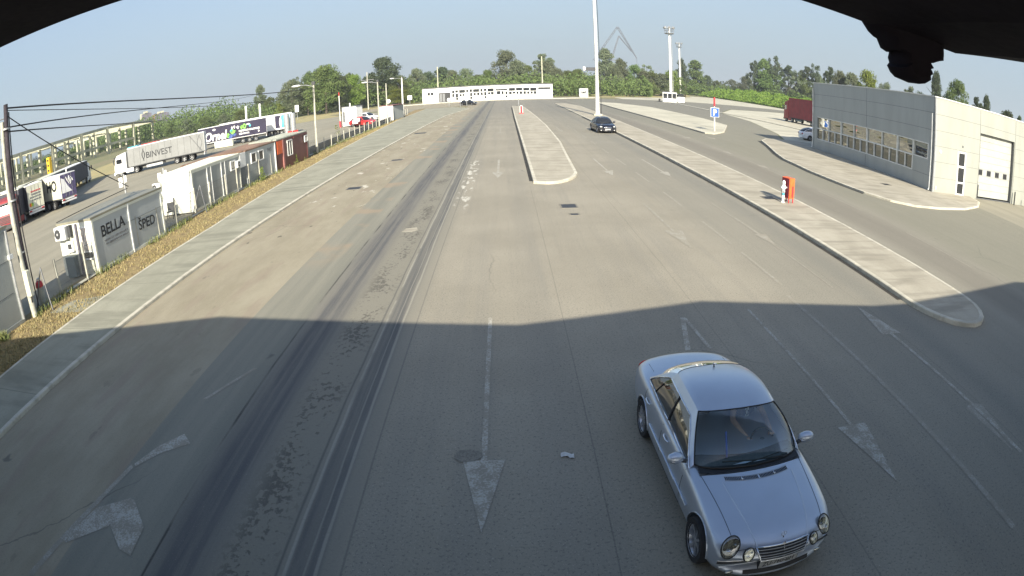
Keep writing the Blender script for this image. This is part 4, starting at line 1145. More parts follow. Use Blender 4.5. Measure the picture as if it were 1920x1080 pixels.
# ------------------------------------------------------------------ the driver
def skinned(name, pts, edges, radii, mat, parent=None, lv=2, root=0):
    me = bpy.data.meshes.new(name)
    me.from_pydata([tuple(p) for p in pts], edges, [])
    o = bpy.data.objects.new(name, me); COL.objects.link(o)
    sk = o.modifiers.new('k', 'SKIN')
    for v_, r_ in zip(me.skin_vertices[0].data, radii):
        v_.radius = (r_, r_) if not isinstance(r_, tuple) else r_
    me.skin_vertices[0].data[root].use_root = True
    sb = o.modifiers.new('s', 'SUBSURF'); sb.levels = sb.render_levels = lv
    bake(o)
    o.data.materials.clear(); o.data.materials.append(M[mat] if isinstance(mat, str) else mat)
    o.data.polygons.foreach_set('use_smooth', [True] * len(o.data.polygons))
    if parent is not None: o.parent = parent
    return o
def driver(loc, rz):
    t = thing('person', 'driver in a dark printed T-shirt seated behind the wheel of the silver car', 'person', loc, rz)
    X0 = .37
    # skin body: pelvis, spine, neck, head, arms to the wheel, legs to the pedals
    P = [(X0, 2.62, .74), (X0, 2.66, .90), (X0, 2.70, 1.08), (X0, 2.70, 1.17), (X0, 2.66, 1.26), (X0, 2.63, 1.33),
         (X0 - .17, 2.69, 1.12), (X0 - .27, 2.45, .95), (X0 - .22, 2.14, .92), (X0 - .19, 2.02, .92),
         (X0 + .17, 2.69, 1.12), (X0 + .27, 2.46, .94), (X0 + .20, 2.14, .96), (X0 + .17, 2.02, .96),
         (X0 - .10, 2.55, .74), (X0 - .15, 2.12, .78), (X0 - .13, 1.86, .50), (X0 + .10, 2.55, .74), (X0 + .14, 2.12, .78), (X0 + .12, 1.86, .50)]
    E_ = [(0, 1), (1, 2), (2, 3), (3, 4), (4, 5), (2, 6), (6, 7), (7, 8), (8, 9), (2, 10), (10, 11), (11, 12), (12, 13), (0, 14), (14, 15), (15, 16), (0, 17), (17, 18), (18, 19)]
    rad = [.13, .13, .12, .058, .085, .092, .062, .045, .034, .030, .062, .045, .034, .030, .085, .065, .045, .085, .065, .045]
    body = skinned('body', P, E_, rad, 'skin', t)
    fc = MB()
    fc.ball((X0, 2.60, 1.325), (.076, .098, .118), 12); fc.ball((X0, 2.50, 1.315), (.012, .018, .018), 8)
    for s in (-1, 1): fc.ball((X0 + s * .078, 2.62, 1.32), (.012, .02, .03), 8)
    fc.build('head', 'skin', t, smooth=60)
    MB().ball((X0, 2.625, 1.365), (.084, .10, .098), 12).build('hair', 'hair', t, smooth=60)
    for s in (-1, 1): MB().ball((X0 + s * .03, 2.512, 1.335), (.010, .008, .007), 6).build('eye', 'hair', t)
    MB().box((X0, 2.512, 1.272), (.045, .012, .008)).build('mouth', 'hair', t)
    sh = skinned('shirt', [(X0, 2.62, .78), (X0, 2.66, .92), (X0, 2.695, 1.07), (X0 - .17, 2.685, 1.115), (X0 - .235, 2.56, 1.02), (X0 + .17, 2.685, 1.115), (X0 + .235, 2.56, 1.02)],
                 [(0, 1), (1, 2), (2, 3), (3, 4), (2, 5), (5, 6)], [.155, .152, .142, .085, .075, .085, .075], 'shirt', t)
    skinned('trousers', [(X0, 2.60, .73), (X0 - .10, 2.52, .74), (X0 - .15, 2.12, .78), (X0 - .13, 1.9, .55), (X0 + .10, 2.52, .74), (X0 + .14, 2.12, .78), (X0 + .12, 1.9, .55)],
            [(0, 1), (1, 2), (2, 3), (0, 4), (4, 5), (5, 6)], [.145, .10, .078, .06, .10, .078, .06], 'jeans', t)
    pr = MB(); random.seed(5)
    for i in range(5):
        z_ = .90 + .045 * i; y_ = 2.505 + .02 * i
        pr.box((X0 - .05 + .022 * i, y_ - .012, z_), (.018, .01, .05), rx=R(-15)); pr.box((X0 + .02 - .012 * i, y_ - .012, z_), (.035, .01, .015), rx=R(-15))
    pr.build('shirt_print', 'print', t)
    for s, (hx, hy, hz) in ((-1, (X0 - .185, 1.985, .92)), (1, (X0 + .165, 1.985, .96))):
        pts = [(hx, hy + .03, hz)]; ed = []; rd = [.03]
        for q in range(4):
            a_ = hx + s * (-.030 + .020 * q); L = (.045, .052, .049, .038)[q]
            b0 = len(pts); pts += [(a_, hy, hz + .012), (a_, hy - L * .6, hz + .020), (a_, hy - L, hz - .005)]; ed += [(0, b0), (b0, b0 + 1), (b0 + 1, b0 + 2)]; rd += [.010, .009, .008]
        b0 = len(pts); pts += [(hx - s * .036, hy + .02, hz - .008), (hx - s * .042, hy - .015, hz - .018)]; ed += [(0, b0), (b0, b0 + 1)]; rd += [.011, .009]
        skinned('hand', pts, ed, rd, 'skin', t, 1)
    return t
driver((CARX, CARY, 0), CARYAW)
# ------------------------------------------------------------------ materials for the buildings
def cladding(name, col, var=0.06):
    b = NB(name); o = b.obj()
    n = b.noise(b.scale(o, (1, 1, .25)), .8, 5, .6); n2 = b.noise(o, 14, 3, .6)
    X, Y, Z = b.xyz(o)
    rib = b.math('SINE', b.math('MULTIPLY', b.math('ADD', X, Y), 62.8))
    c = b.mix(b.ramp(n, .3, .7), tuple(x * (1 - var) for x in col), tuple(x * (1 + var) for x in col))
    c = b.mix(b.math('MULTIPLY', b.ramp(Z, 0, .7, 1, 0), b.math('MULTIPLY', b.ramp(n2, .4, .65), .35)), c, tuple(x * .6 for x in col))
    b.bsdf(c, .45, .25, .5, bump=rib, bstr=.12, bdist=.004); return b.m
M['clad'] = cladding('shade_side_cladding', (0.335, 0.36, 0.36))
M['cladlit'] = cladding('sunlit_side_cladding', (0.335, 0.345, 0.305))  # same panels as the front; sunlit and shaded tones painted separately
M['doorwhite'] = plain('door_paint', (.35, .36, .33), .5, 0, .06, 1)
M['seam'] = plain('cladding_seam', (0.09, 0.095, 0.10), .6)
def mirrorish(name, fac=.66):
    b = NB(name); o = b.obj()
    n = b.noise(b.scale(o, (1, .16, 1.0)), 1.5, 1, .5)
    bp = b.n('ShaderNodeBump'); bp.inputs['Strength'].default_value = .35; bp.inputs['Distance'].default_value = .10; b.l(n, bp.inputs['Height'])
    d = b.n('ShaderNodeBsdfDiffuse'); d.inputs[0].default_value = (.02, .022, .02, 1)
    g_ = b.n('ShaderNodeBsdfGlossy'); g_.inputs['Roughness'].default_value = .02; g_.inputs[0].default_value = (.8, .8, .74, 1); b.l(bp.outputs[0], g_.inputs['Normal'])
    m_ = b.n('ShaderNodeMixShader'); m_.inputs[0].default_value = fac; b.l(d.outputs[0], m_.inputs[1]); b.l(g_.outputs[0], m_.inputs[2]); b.l(m_.outputs[0], b.out.inputs['Surface']); return b.m
M['winglass'] = mirrorish('window_glass', .62)
M['winglass2'] = mirrorish('lower_window_glass', .34)
M['frame'] = plain('window_frame_grey', (0.68, 0.69, 0.66), .5)
M['cabgrey'] = cladding('cabin_grey', (0.44, 0.47, 0.47))
M['cabgrey2'] = cladding('cabin_mid_grey', (0.34, 0.36, 0.345))
M['cabwhite'] = cladding('cabin_white', (0.72, 0.73, 0.64), .04)
M['cabred'] = cladding('cabin_red', (0.15, 0.050, 0.048), .12)
M['roofbrown'] = cladding('rust_brown_roof', (0.20, 0.125, 0.085), .25)
M['roofpale'] = cladding('pale_green_roof', (0.36, 0.37, 0.31), .15)
M['roofwhite'] = cladding('white_corrugated_roof', (0.66, 0.66, 0.56), .08)
M['roofgrey'] = cladding('dusty_grey_roof', (0.27, 0.255, 0.19), .12)
M['teal'] = plain('dull_teal_sheet', (0.10, 0.14, 0.15), .5, 0, .12, 1.5)
M['paperwall'] = plain('window_posters', (.55, .50, .44), .8, 0, .45, 7)

# ------------------------------------------------------------------ workshop on the right
wk = thing('workshop', 'pale grey clad workshop with a ribbon of windows and a tall roller door', 'building', (30.6, 31.3, 0), R(-4))
HB = 7.15; LF = 22.2; DP = 27
m = MB(); th = .24
def fwall(y0, y1, z0, z1): m.box((th / 2, (y0 + y1) / 2, (z0 + z1) / 2), (th, y1 - y0, z1 - z0))
fwall(.0, LF, 0, 1.2); fwall(.0, LF, 3.58, HB); fwall(.0, .78, 1.2, 3.58); fwall(21.3, LF, 1.2, 3.58); fwall(.78, 2.95, 1.2, 2.36)
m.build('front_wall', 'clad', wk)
m = MB()
def swall(x0, x1, z0, z1): m.box(((x0 + x1) / 2, th / 2, (z0 + z1) / 2), (x1 - x0, th, z1 - z0))
dx0, dx1, bx0, bx1, bh = 2.86, 3.92, 5.72, 10.95, 5.25
swall(th + .002, dx0, 0, HB); swall(dx0, dx1, 3.45, HB); swall(dx1, bx0, 0, HB); swall(bx0, bx1, bh, HB); swall(bx1, DP, 0, HB)
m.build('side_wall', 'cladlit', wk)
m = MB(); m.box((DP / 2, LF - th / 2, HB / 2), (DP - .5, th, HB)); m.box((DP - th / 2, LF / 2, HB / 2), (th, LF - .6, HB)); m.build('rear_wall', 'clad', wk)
rf_ = MB(); rf_.box((DP / 2, LF / 2, HB - .15), (DP - .6, LF - .6, .2))
ro = rf_.build('roof', 'greysteel', wk)
pt = MB(); pt.box((.10, LF / 2, HB + .03), (.34, LF + .2, .07)); pt.box((DP / 2 + .14, .10, HB + .03), (DP - .28, .34, .07)); pt.build('parapet_cap', 'frame', ro)
sm = MB()
for z in (4.65, 5.95): sm.box((-.002, LF / 2, z), (.012, LF - .04, .022))
sm.box((-.003, 10.75, 5.36), (.012, .03, 3.5)); sm.box((-.003, 10.75, .6), (.012, .03, 1.15)); sm.box((-.002, 1.5, 1.2), (.010, 2.9, .02))
for z in (1.2, 2.37, 3.54, 4.7, 5.9):
    for xa, xb in ((.02, dx0 - .1), (dx1 + .1, bx0 - .1), (bx1 + .1, DP)):
        if z > bh: continue
        sm.box(((xa + xb) / 2, -.002, z), (xb - xa, .012, .018))
    if z > 3.5 and z < bh: sm.box((3.39, -.002, z), (1.0, .010, .018))
for xa, xb in ((.02, bx0), (bx0 + .06, bx1), (bx1 + .06, DP)): sm.box(((xa + xb) / 2, -.003, 5.9), (xb - xa, .012, .02))
sm.box((bx0 - .02, -.004, 3.55), (.035, .014, 7.0)); sm.box((bx1 + .12, -.004, 3.55), (.03, .014, 7.0)); sm.box((18, -.004, 3.55), (.03, .014, 7.0))
sm.build('panel_joints', 'seam', wk)
# corner post and base flashing
MB().box((-.03, -.03, HB / 2), (.10, .10, HB)).build('corner_trim', 'greysteel', wk)
MB().box((-.012, LF / 2 + .1, .06), (.03, LF - .3, .12)).build('base_flashing', 'seam', wk)
# window ribbon: bays between thick mullions, two tall panes above and four small ones below
ys = [.78, 2.95, 5.38, 10.6, 15.75, 21.3]
for yb, yt in zip(ys, ys[1:]):
    n = 2
    wfr = MB(); zlo = 2.36 if yb < 2 else 1.2
    wfr.box((.06, yb + .06, (zlo + 3.58) / 2), (.16, .12, 3.58 - zlo)); 
    wfr.box((.06, (yb + yt) / 2, 3.545), (.13, yt - yb - .12, .07)); wfr.box((.06, (yb + yt) / 2, zlo + .035), (.13, yt - yb - .12, .07))
    if zlo < 2: wfr.box((.055, (yb + yt) / 2, 2.36), (.14, yt - yb - .12, .10))
    k = max(1, round((yt - yb) / 2.6))
    for i in range(1, k): wfr.box((.055, yb + (yt - yb) * i / k, 2.97), (.12, .07, 1.08))
    if zlo < 2:
        for i in range(1, 2 * k): wfr.box((.055, yb + (yt - yb) * i / (2 * k), 1.79), (.12, .08, 1.06))
    fo = wfr.build('window', 'frame', wk)
    MB().box((.14, (yb + yt) / 2, 2.97), (.02, yt - yb - .02, 1.2)).build('pane', 'winglass', fo)
    if zlo < 2: MB().box((.14, (yb + yt) / 2, 1.78), (.02, yt - yb - .02, 1.14)).build('lower_pane', 'winglass2', fo)
# downpipes
for y_, z0, z1 in ((1.0 - .72, .18, 5.9), (LF - .05, .2, 6.6)):
    d = MB(); d.tube([(-.10, y_, z1), (-.10, y_, z0 + .15), (-.2, y_, z0)], .055, 10); d.build('downpipe', 'frame', wk, smooth=60)
# glazed door
df = MB()
for x_ in (dx0 + .07, dx1 - .07): df.box((x_, .06, 1.72), (.14, .10, 3.44))
for z_, h_ in ((.10, .20), (1.05, .12), (2.28, .16), (3.39, .12)): df.box((3.39, .06, z_), (.78, .09, h_))
do = df.build('door', 'whitegloss', wk)
MB().box((3.39, .075, 1.75), (.80, .02, 3.3)).build('pane', 'dglass', do)
MB().tube([(dx1 - .10, -.03, 1.0), (dx1 - .10, -.03, 1.25)], .015, 6).build('handle', 'steel', do)
MB().box((3.42, -.012, 3.86), (.16, .02, .16), bev=.01).build('vent', 'seam', wk)
MB().lathe([(.13, 0), (.12, .05), (.06, .08), (0, .085)], m=Matrix.Translation((.72, 0, 3.16)) @ Matrix.Rotation(PI / 2, 4, 'X'), n=18).build('wall_lamp', 'whitegloss', wk, smooth=50)
MB().box((.38, -.03, .42), (.12, .06, .26), bev=.01).build('socket_box', 'whitegloss', wk)
# roller door in its deep reveal
rv = MB()
for i in range(9):
    rv.box(((bx0 + bx1) / 2, .42, .14 + .565 * i + .28), (bx1 - bx0, .05, .555), bev=.012)
rd = rv.build('roller_door', 'doorwhite', wk)
for i in range(4):
    xw = bx0 + .62 + i * 1.25
    w_ = MB().box((xw, .392, 2.12), (.62, .03, .46), bev=.10); wo_ = w_.build('window', 'trim', rd)
    MB().box((xw, .374, 2.12), (.50, .012, .34), bev=.08).build('pane', 'dglass', wo_)
lv = MB(); lv.box((bx0 - .0, .20, bh / 2), (.03, .40, bh)); lv.box((bx1 - .02, .30, bh / 2), (.04, .32, bh)); lv.box(((bx0 + bx1) / 2, .28, bh + .02), (bx1 - bx0, .3, .04)); lv.box(((bx0 + bx1) / 2, .3, .03), (bx1 - bx0, .3, .05)); lv.build('door_reveal', 'seam', wk)

for x_, l_ in ((36.6, 'dark steel bollard at the left edge of the roller door'), (41.75, 'dark steel bollard at the right edge of the roller door')):
    tag(MB().lathe([(.07, 0), (.07, 1.05), (.055, 1.12), (0, 1.13)], n=12).build('bollard', 'black', None, smooth=40, loc=(x_, 31.1 - .0 if x_ < 40 else 30.2, 0.0 if x_ > 36.9 else .0)), l_, 'bollard', 'bollards before the roller door')
tag(MB().lathe([(.06, 0), (.06, .65), (.05, .7), (0, .71)], n=12).build('bollard', 'whitegloss', None, smooth=40, loc=(43.4, 29.9, 0)), 'short white marker post right of the roller door against the pale wall', 'bollard')

# ------------------------------------------------------------------ long white building at the far end
fb = thing('customs_building', 'long low white building with rows of dark windows across the far end of the road', 'building', (-27.5, 198.4, 0), math.atan2(5.5, 44.7))
LB, H2 = 45.0, 5.25
def zx(x): return (x - 80) / 1675 * LB
def zz(x, y):
    f_ = (x - 80) / 1675
    t_, b_ = 190 - 85 * f_, 378 - 83 * f_
    return (b_ - y) / (b_ - t_) * H2
wl = MB(); wl.box((LB / 2, 6.3, H2 / 2), (LB, 12, H2)); wl.build('wall', 'white', fb)
MB().box((LB / 2, 6.2, H2 + .12), (LB + .5, 12.6, .26)).build('roof', 'trim', fb)
up = [(145, 175, 240, 272), (188, 218, 235, 270), (460, 485, 215, 250), (500, 532, 212, 240), (550, 622, 208, 243), (640, 662, 205, 238), (682, 712, 200, 232), (728, 802, 198, 232), (820, 845, 195, 228), (865, 895, 192, 220), (912, 988, 188, 225),
      (460, 485, 260, 295), (505, 532, 255, 300), (553, 578, 262, 287), (590, 608, 255, 285), (688, 712, 247, 287), (735, 758, 247, 278), (778, 803, 242, 275), (825, 848, 240, 272), (868, 893, 235, 277), (918, 943, 238, 265), (955, 988, 233, 265),
      (508, 533, 308, 333), (688, 712, 297, 322), (870, 895, 288, 312), (1187, 1263, 178, 212), (1278, 1355, 173, 207), (1372, 1448, 172, 205), (1463, 1540, 167, 205),
      (1187, 1220, 227, 257), (1235, 1265, 225, 250), (1282, 1308, 222, 252), (1325, 1355, 220, 252), (1373, 1403, 218, 250), (1422, 1450, 218, 247), (1468, 1493, 217, 245), (1508, 1540, 213, 245),
      (1030, 1075, 222, 260), (1090, 1115, 222, 258), (1140, 1160, 225, 260), (1140, 1160, 275, 300)]
for x0, x1, y0, y1 in up:
    xa, xb, za, zb = zx(x0), zx(x1), zz((x0 + x1) / 2, y1), zz((x0 + x1) / 2, y0)
    wf = MB()
    for a_ in (xa - .1, xb + .1): wf.box((a_, .28, (za + zb) / 2), (.07, .10, zb - za + .14))
    for a_ in (za - .1, zb + .1): wf.box(((xa + xb) / 2, .28, a_), (xb - xa + .12, .10, .07))
    wo_ = wf.build('window', 'whitegloss', fb)
    MB().box(((xa + xb) / 2, .285, (za + zb) / 2), (xb - xa + .12, .06, zb - za + .10)).build('pane', 'dglass', wo_)
xa, xb = zx(288), zx(437)
MB().box(((xa + xb) / 2, .28, 1.75), (xb - xa, .06, 3.4)).build('garage_opening', 'black', fb)
for i in range(2): MB().box((xa + .7 + i * 1.0, .235, 1.65), (.8, .03, 2.9)).build('sliding_panel', 'greysteel', fb)
xa, xb = zx(1012), zx(1163)
MB().box(((xa + xb) / 2, .285, 3.5), (xb - xa, .05, .55)).build('transom', 'dglass', fb)
for a_ in (xa, xb): MB().box((a_, .27, 1.9), (.12, .08, 3.8)).build('door_frame', 'trim', fb)
xa, xb = zx(1565), zx(1728)
MB().box(((xa + xb) / 2, .285, 1.6), (xb - xa, .05, 3.1)).build('garage_door', 'whitegloss', fb)
MB().box(((xa + xb) / 2, .28, 3.65), (xb - xa, .06, .75)).build('transom', 'dglass', fb)

# ------------------------------------------------------------------ site cabins behind the left fence
def cabin(name, label, x1, y0, y1, h, wmat, rmat, depth=2.44, endmat=None, roofover=.12, ribs=True, roofz=0.0):
    t = thing(name, label, 'cabin', (x1, y0, 0))
    L = y1 - y0
    m_ = MB(); m_.box((-depth / 2, L / 2, h / 2 + .06), (depth, L, h - .12), bev=.02); m_.build('wall', wmat, t)
    rm = MB(); n = int(L / .24)
    pts = []
    rm.box((-depth / 2, L / 2, h + .03), (depth + roofover, L + roofover, .09))
    if ribs:
        for i in range(n):
            rm.box((-depth / 2, (i + .5) * L / n, h + .085), (depth + roofover - .04, L / n * .5, .03))
    rm.build('roof', rmat, t)
    fr = MB()
    for yy in (.06, L - .06): fr.box((.012, yy, h / 2), (.05, .12, h - .02))
    fr.box((.012, L / 2, h - .07), (.05, L - .24, .13)); fr.box((.012, L / 2, .10), (.05, L - .24, .13))
    if endmat:
        fr.box((-depth / 2, -.014, h / 2 + .02), (depth - .04, .03, h - .1))
    fr.build('frame', endmat or wmat, t)
    return t
def cabwin(t, y, z, wy, wz, x=.04, mat='whitegloss', pane='dglass', split=True):
    f_ = MB()
    for a_ in (-1, 1): f_.box((x, y + a_ * (wy / 2 - .04), z), (.07, .08, wz)); f_.box((x, y, z + a_ * (wz / 2 - .04)), (.07, wy - .16, .08))
    if split: f_.box((x, y, z), (.06, .06, wz - .16))
    o = f_.build('window', mat, t)
    MB().box((x - .01, y, z), (.03, wy - .12, wz - .12)).build('pane', pane, o)
    return o
def ac_unit(parent, c, face='Y', s=1.0):
    """outdoor air conditioner with a dark fan"""
    b_ = MB(); b_.box((0, 0, 0), (.82 * s, .30 * s, .60 * s), bev=.03)
    o = b_.build('ac_unit', 'whitegloss', parent); o.location = c
    if face == 'X': o.rotation_euler = (0, 0, PI / 2)
    f_ = MB(); mm = Matrix.Translation((-.14 * s, -.155 * s, 0)) @ Matrix.Rotation(PI / 2, 4, 'X')
    f_.lathe([(.22 * s, 0), (.22 * s, .01), (0, .012)], n=20, m=mm); fo = f_.build('fan_grille', 'trim', o)
    f2 = MB(); f2.lathe([(.06 * s, 0), (.05 * s, .02), (0, .022)], n=12, m=mm @ Matrix.Translation((0, 0, .012)))
    f2.build('fan_hub', 'plate', o)
    return o

c1 = cabin('site_cabin', 'grey cabin with big black lettering and a poster-filled white end, nearest whole cabin', -16.98, 17.85, 23.9, 2.36, 'cabgrey', 'roofgrey', endmat='cabwhite', ribs=False)
for yy in (2.95,): MB().box((.03, yy, 1.2), (.05, .09, 2.3)).build('wall_rib', 'frame', c1)
MB().box((.025, 4.0, 1.5), (.02, 3.8, .012)).build('panel_joint', 'seam', c1)
mtx = lambda y, z: frame((.012, y, z), (0, 1, 0), (0, 0, 1))
lettering('BELLA', .68, 'ink', c1, frame((.02, .62, 1.42), (0, 1, .015), (0, 0, 1)), sx=1.05, bold=.012)
lettering('ŠPED', .66, 'ink', c1, frame((.02, 3.65, .88), (0, 1, -.02), (0, 0, 1)), sx=1.05, bold=.006)
sc = MB(); random.seed(3)
for r_, z_ in enumerate((1.22, 1.06)):
    y_ = .80 + .05 * r_
    while y_ < 2.7:
        l_ = random.uniform(.03, .09); MB().box((.012, y_ + l_ / 2, z_), (.012, l_, random.uniform(.05, .10))).build('lettering', 'inkgrey', c1); y_ += l_ + random.uniform(.02, .06)
# poster window, dark hatch, downpipe and meter boxes on the sunny end (local -Y face)
pw = MB(); pw.box((-.50, -.05, 1.55), (.74, .05, 1.15)); po = pw.build('window', 'whitegloss', c1)
MB().box((-.52, -.082, 1.57), (.60, .016, 1.0)).build('posters', 'paperwall', po)
MB().box((-.49, -.085, .90), (.62, .03, .24)).build('hatch', 'dglass', c1)
MB().box((-.48, -.10, .74), (.72, .12, .05)).build('sill', 'frame', c1)
MB().box((-.40, -.04, .36), (.66, .03, .62)).build('lower_panel', 'cream', c1)
MB().tube([(-1.02, -.10, 2.3), (-1.02, -.10, .05)], .06, 8).build('downpipe', 'purplegrey', c1, smooth=60)
ac_unit(c1, (-1.98, -.24, 2.02))
MB().box((-1.60, -.10, 1.36), (.5, .14, .5), bev=.02).build('meter_box', 'whitegloss', c1)
MB().box((-1.58, -.18, 1.38), (.26, .03, .22)).build('meter_glass', 'trim', c1)
MB().box((-1.62, -.18, .50), (.66, .3, .92), bev=.02).build('cupboard', 'teal', c1)
MB().box((-1.42, -.14, 2.05), (.22, .18, .5)).build('cable_box', 'trim', c1)

c2 = cabin('site_cabin', 'long grey cabin with a bright white end wall and white corrugated roof', -17.95, 28.8, 35.7, 2.45, 'cabgrey2', 'roofwhite', endmat='cabwhite')
for yy in (2.0, 2.55, 4.0, 4.55): MB().box((.03, yy, 1.2), (.05, .07, 2.3)).build('wall_rib', 'frame', c2)
cabwin(c2, 5.75, 1.86, .75, .66, split=False)
ac_unit(c2, (.20, 6.3, 1.85), 'X', .8)
for z_, x_ in ((1.9, -2.62), (1.25, -2.66)): ac_unit(c2, (x_, -.22, z_), s=.75)
MB().box((-1.22, -.03, 2.28), (2.3, .04, .08)).build('lintel', 'frame', c2)
c3 = cabin('site_cabin', 'pale grey cabin with twin white windows and faded lettering, left of the red cabin', -17.95, 36.75, 42.5, 2.48, 'cabgrey', 'roofbrown')
for y_ in (1.35, 2.75): cabwin(c3, y_, 1.86, .95, .78, split=False)
MB().box((.05, 2.05, 1.84), (.05, .36, .62)).build('shutter', 'cabgrey2', c3)
lettering('PWS', .42, 'inkgrey', c3, frame((.02, 4.05, 1.90), (0, 1, 0), (0, 0, 1)), sx=1.1)
MB().box((.03, 5.65, 1.24), (.07, .14, 2.46)).build('corner_post', 'whitegloss', c3)
MB().box((.03, -.55, 1.98), (.06, .95, 1.0), bev=.01).build('white_board', 'whitegloss', c3)
c4 = cabin('site_cabin', 'dark red cabin with white-framed windows and an orange panel at its left end', -17.95, 42.75, 50.4, 2.55, 'cabred', 'roofpale')
MB().box((.035, .62, 1.92), (.06, 1.1, 1.05)).build('orange_panel', 'orange', c4)
MB().box((.05, 1.45, 1.26), (.09, .34, 2.45)).build('flue_post', plain('pink_brown_post', (.35, .15, .13), .7), c4)
cabwin(c4, 3.0, 1.62, 1.2, 1.35); 
cabwin(c4, 7.05, 1.95, .80, .62, x=.12)
MB().box((.06, 5.7, 2.40), (.14, 3.6, .10)).build('fascia', 'cabred', c4)
c5 = cabin('site_cabin', 'low cabin with a rust-brown roof hidden behind the grey and red cabins', -20.45, 35.2, 49.5, 2.25, 'cabred', 'roofbrown', depth=2.3)
# near grey container with a downpipe at the left edge of the view
c0 = cabin('grey_container', 'plain grey container with a corner downpipe, cut by the left edge of the view', -17.28, 4.2, 12.75, 3.5, 'cabgrey2', 'roofgrey', endmat='cabgrey2', depth=2.6, ribs=False)
MB().tube([(.07, 8.48, 3.4), (.07, 8.48, .15)], .06, 8).build('downpipe', 'steel', c0, smooth=60)
MB().box((.10, 8.48, 2.45), (.16, .22, .16)).build('pipe_clip', 'whitegloss', c0)
for z_ in (1.2, 2.35): MB().box((.004, 4.2, z_), (.012, 8.2, .015)).build('panel_joint', 'seam', c0)

# ------------------------------------------------------------------ chain-link fence along the verge
def chainlink():
    b = NB('chain_link_mesh'); o = b.obj(); X, Y, Z = b.xyz(o)
    def ln(v): return b.ramp(b.math('ABSOLUTE', b.math('SUBTRACT', b.math('FRACT', b.math('MULTIPLY', v, 14.0)), .5)), .425, .46)
    a = b.math('MAXIMUM', ln(b.math('ADD', Y, Z)), ln(b.math('SUBTRACT', Y, Z)))
    p = b.bsdf((.34, .35, .34), .6, .3)
    b.l(b.math('MULTIPLY', a, .9), p.inputs['Alpha']); return b.m
M['chain'] = chainlink()
def fence_x(y):
    P = [(13, -17.15), (24.3, -17.0), (28, -17.3), (36, -17.75), (54, -18.5), (85, -18.95), (102, -19.6), (125, -20.2)]
    for (ya, xa), (yb, xb) in zip(P, P[1:]):
        if y <= yb: return xa + (xb - xa) * (y - ya) / (yb - ya)
    return P[-1][1]
ft = thing('chain_link_fence', 'chain-link fence on slim concrete posts running along the verge before the cabins', 'fence', (0, 0, 0))
posts = [15.15, 17.05, 19.2, 21.3, 23.3, 25.2, 27.9, 29.9, 32.5, 34.4, 36.6, 38.8, 41.4, 43.9, 46.6, 49.2]
y_ = 51.9
while y_ < 122: posts.append(y_); y_ += 2.75
random.seed(8)
for i, y_ in enumerate(posts):
    p_ = MB(); h_ = (1.62 if y_ < 52 else 1.35) + random.uniform(-.06, .06)
    p_.box((0, 0, h_ / 2), (.085, .085, h_), bev=.008); o = p_.build('post', 'concpost', ft); o.location = (fence_x(y_) + .03, y_, 0); o.rotation_euler = (random.uniform(-.03, .03), random.uniform(-.03, .03), 0)
ch = MB(); n_ = len(posts)
for a_, b_ in zip(posts, posts[1:]):
    xa, xb = fence_x(a_), fence_x(b_)
    h_ = 1.45 if a_ < 52 else 1.1
    ch.add([(xa, a_, .08), (xb, b_, .08), (xb, b_, h_), (xa, a_, h_)], [(0, 1, 2, 3)])
ch.build('mesh', 'chain', ft)
for z_ in (.45, .95, 1.42):
    MB().tube([(fence_x(y_) - .02, y_, z_ if y_ < 52 else z_ * .76) for y_ in posts], .006, 5).build('wire', 'greysteel', ft)
MB().tube([(fence_x(y_) - .0, y_, .10) for y_ in [13.3] + posts], .07, 4).build('bottom_rail', 'concpost', ft)
for ys_, x_ in ((13.9, -16.75), (28.6, -17.25), (48.9, -18.3)):
    b_ = MB(); b_.tube([(x_, ys_, 1.62), (x_ + .32, ys_ - .08, 0)], .032, 6); b_.tube([(x_, ys_, 1.62), (x_ - .55, ys_ - .35, 0)], .032, 6); b_.build('brace', 'greysteel', ft, smooth=60)
# low solid screen beyond the cabins
sc_ = MB()
for i in range(22):
    y0_ = 52.2 + i * 2.2; xa, xb = fence_x(y0_) - .12, fence_x(y0_ + 2.2) - .12
    sc_.add([(xa, y0_, .03), (xb, y0_ + 2.15, .03), (xb, y0_ + 2.15, .86), (xa, y0_, .86), (xa - .04, y0_, .03), (xb - .04, y0_ + 2.15, .03), (xb - .04, y0_ + 2.15, .86), (xa - .04, y0_, .86)],
            [(0, 1, 2, 3), (5, 4, 7, 6), (3, 2, 6, 7), (1, 5, 6, 2), (4, 0, 3, 7), (4, 5, 1, 0)])
tag(sc_.build('low_screen', 'greysteel'), 'low grey sheet screen standing behind the fence posts beyond the red cabin', 'fence')
# corrugated shed, kiosk, and small things of the yard
sh = thing('tin_shed', 'small white corrugated tin shed behind the fence near the far lamp posts', 'shed', (-21.9, 101.5, 0), R(-4))
sm_ = MB()
def corr(p0, p1, h, n):
    P0, P1 = Vector(p0), Vector(p1); d = (P1 - P0); nn = Vector((d.y, -d.x, 0)).normalized()
    def fn(u, v):
        return P0 + d * u + nn * (.03 * (1 if int(u * n * 2 + .01) % 2 else -1)) + Vector((0, 0, h * v))
    return lambda u, v: fn(u, v)
sm_.grid(corr((0, 0, .05), (2.5, 0, .05), 2.75, 10), 20, 1); sm_.build('front_wall', 'truckwhite', sh)
sm_ = MB(); sm_.grid(corr((2.5, 0, .05), (2.2, 9, .05), 2.6, 22), 44, 1); sm_.build('side_wall', 'cabgrey2', sh)
sm_ = MB(); sm_.grid(corr((2.2, 9, .05), (-.2, 9, .05), 2.6, 10), 20, 1); sm_.grid(corr((-.2, 9, .05), (0, 0, .05), 2.7, 22), 44, 1); sm_.build('back_wall', 'cabgrey2', sh)
MB().box((1.2, 4.5, 2.80), (2.8, 9.4, .08), rx=R(-.8)).build('roof', plain('brown_red_roof', (.28, .13, .12), .8), sh)
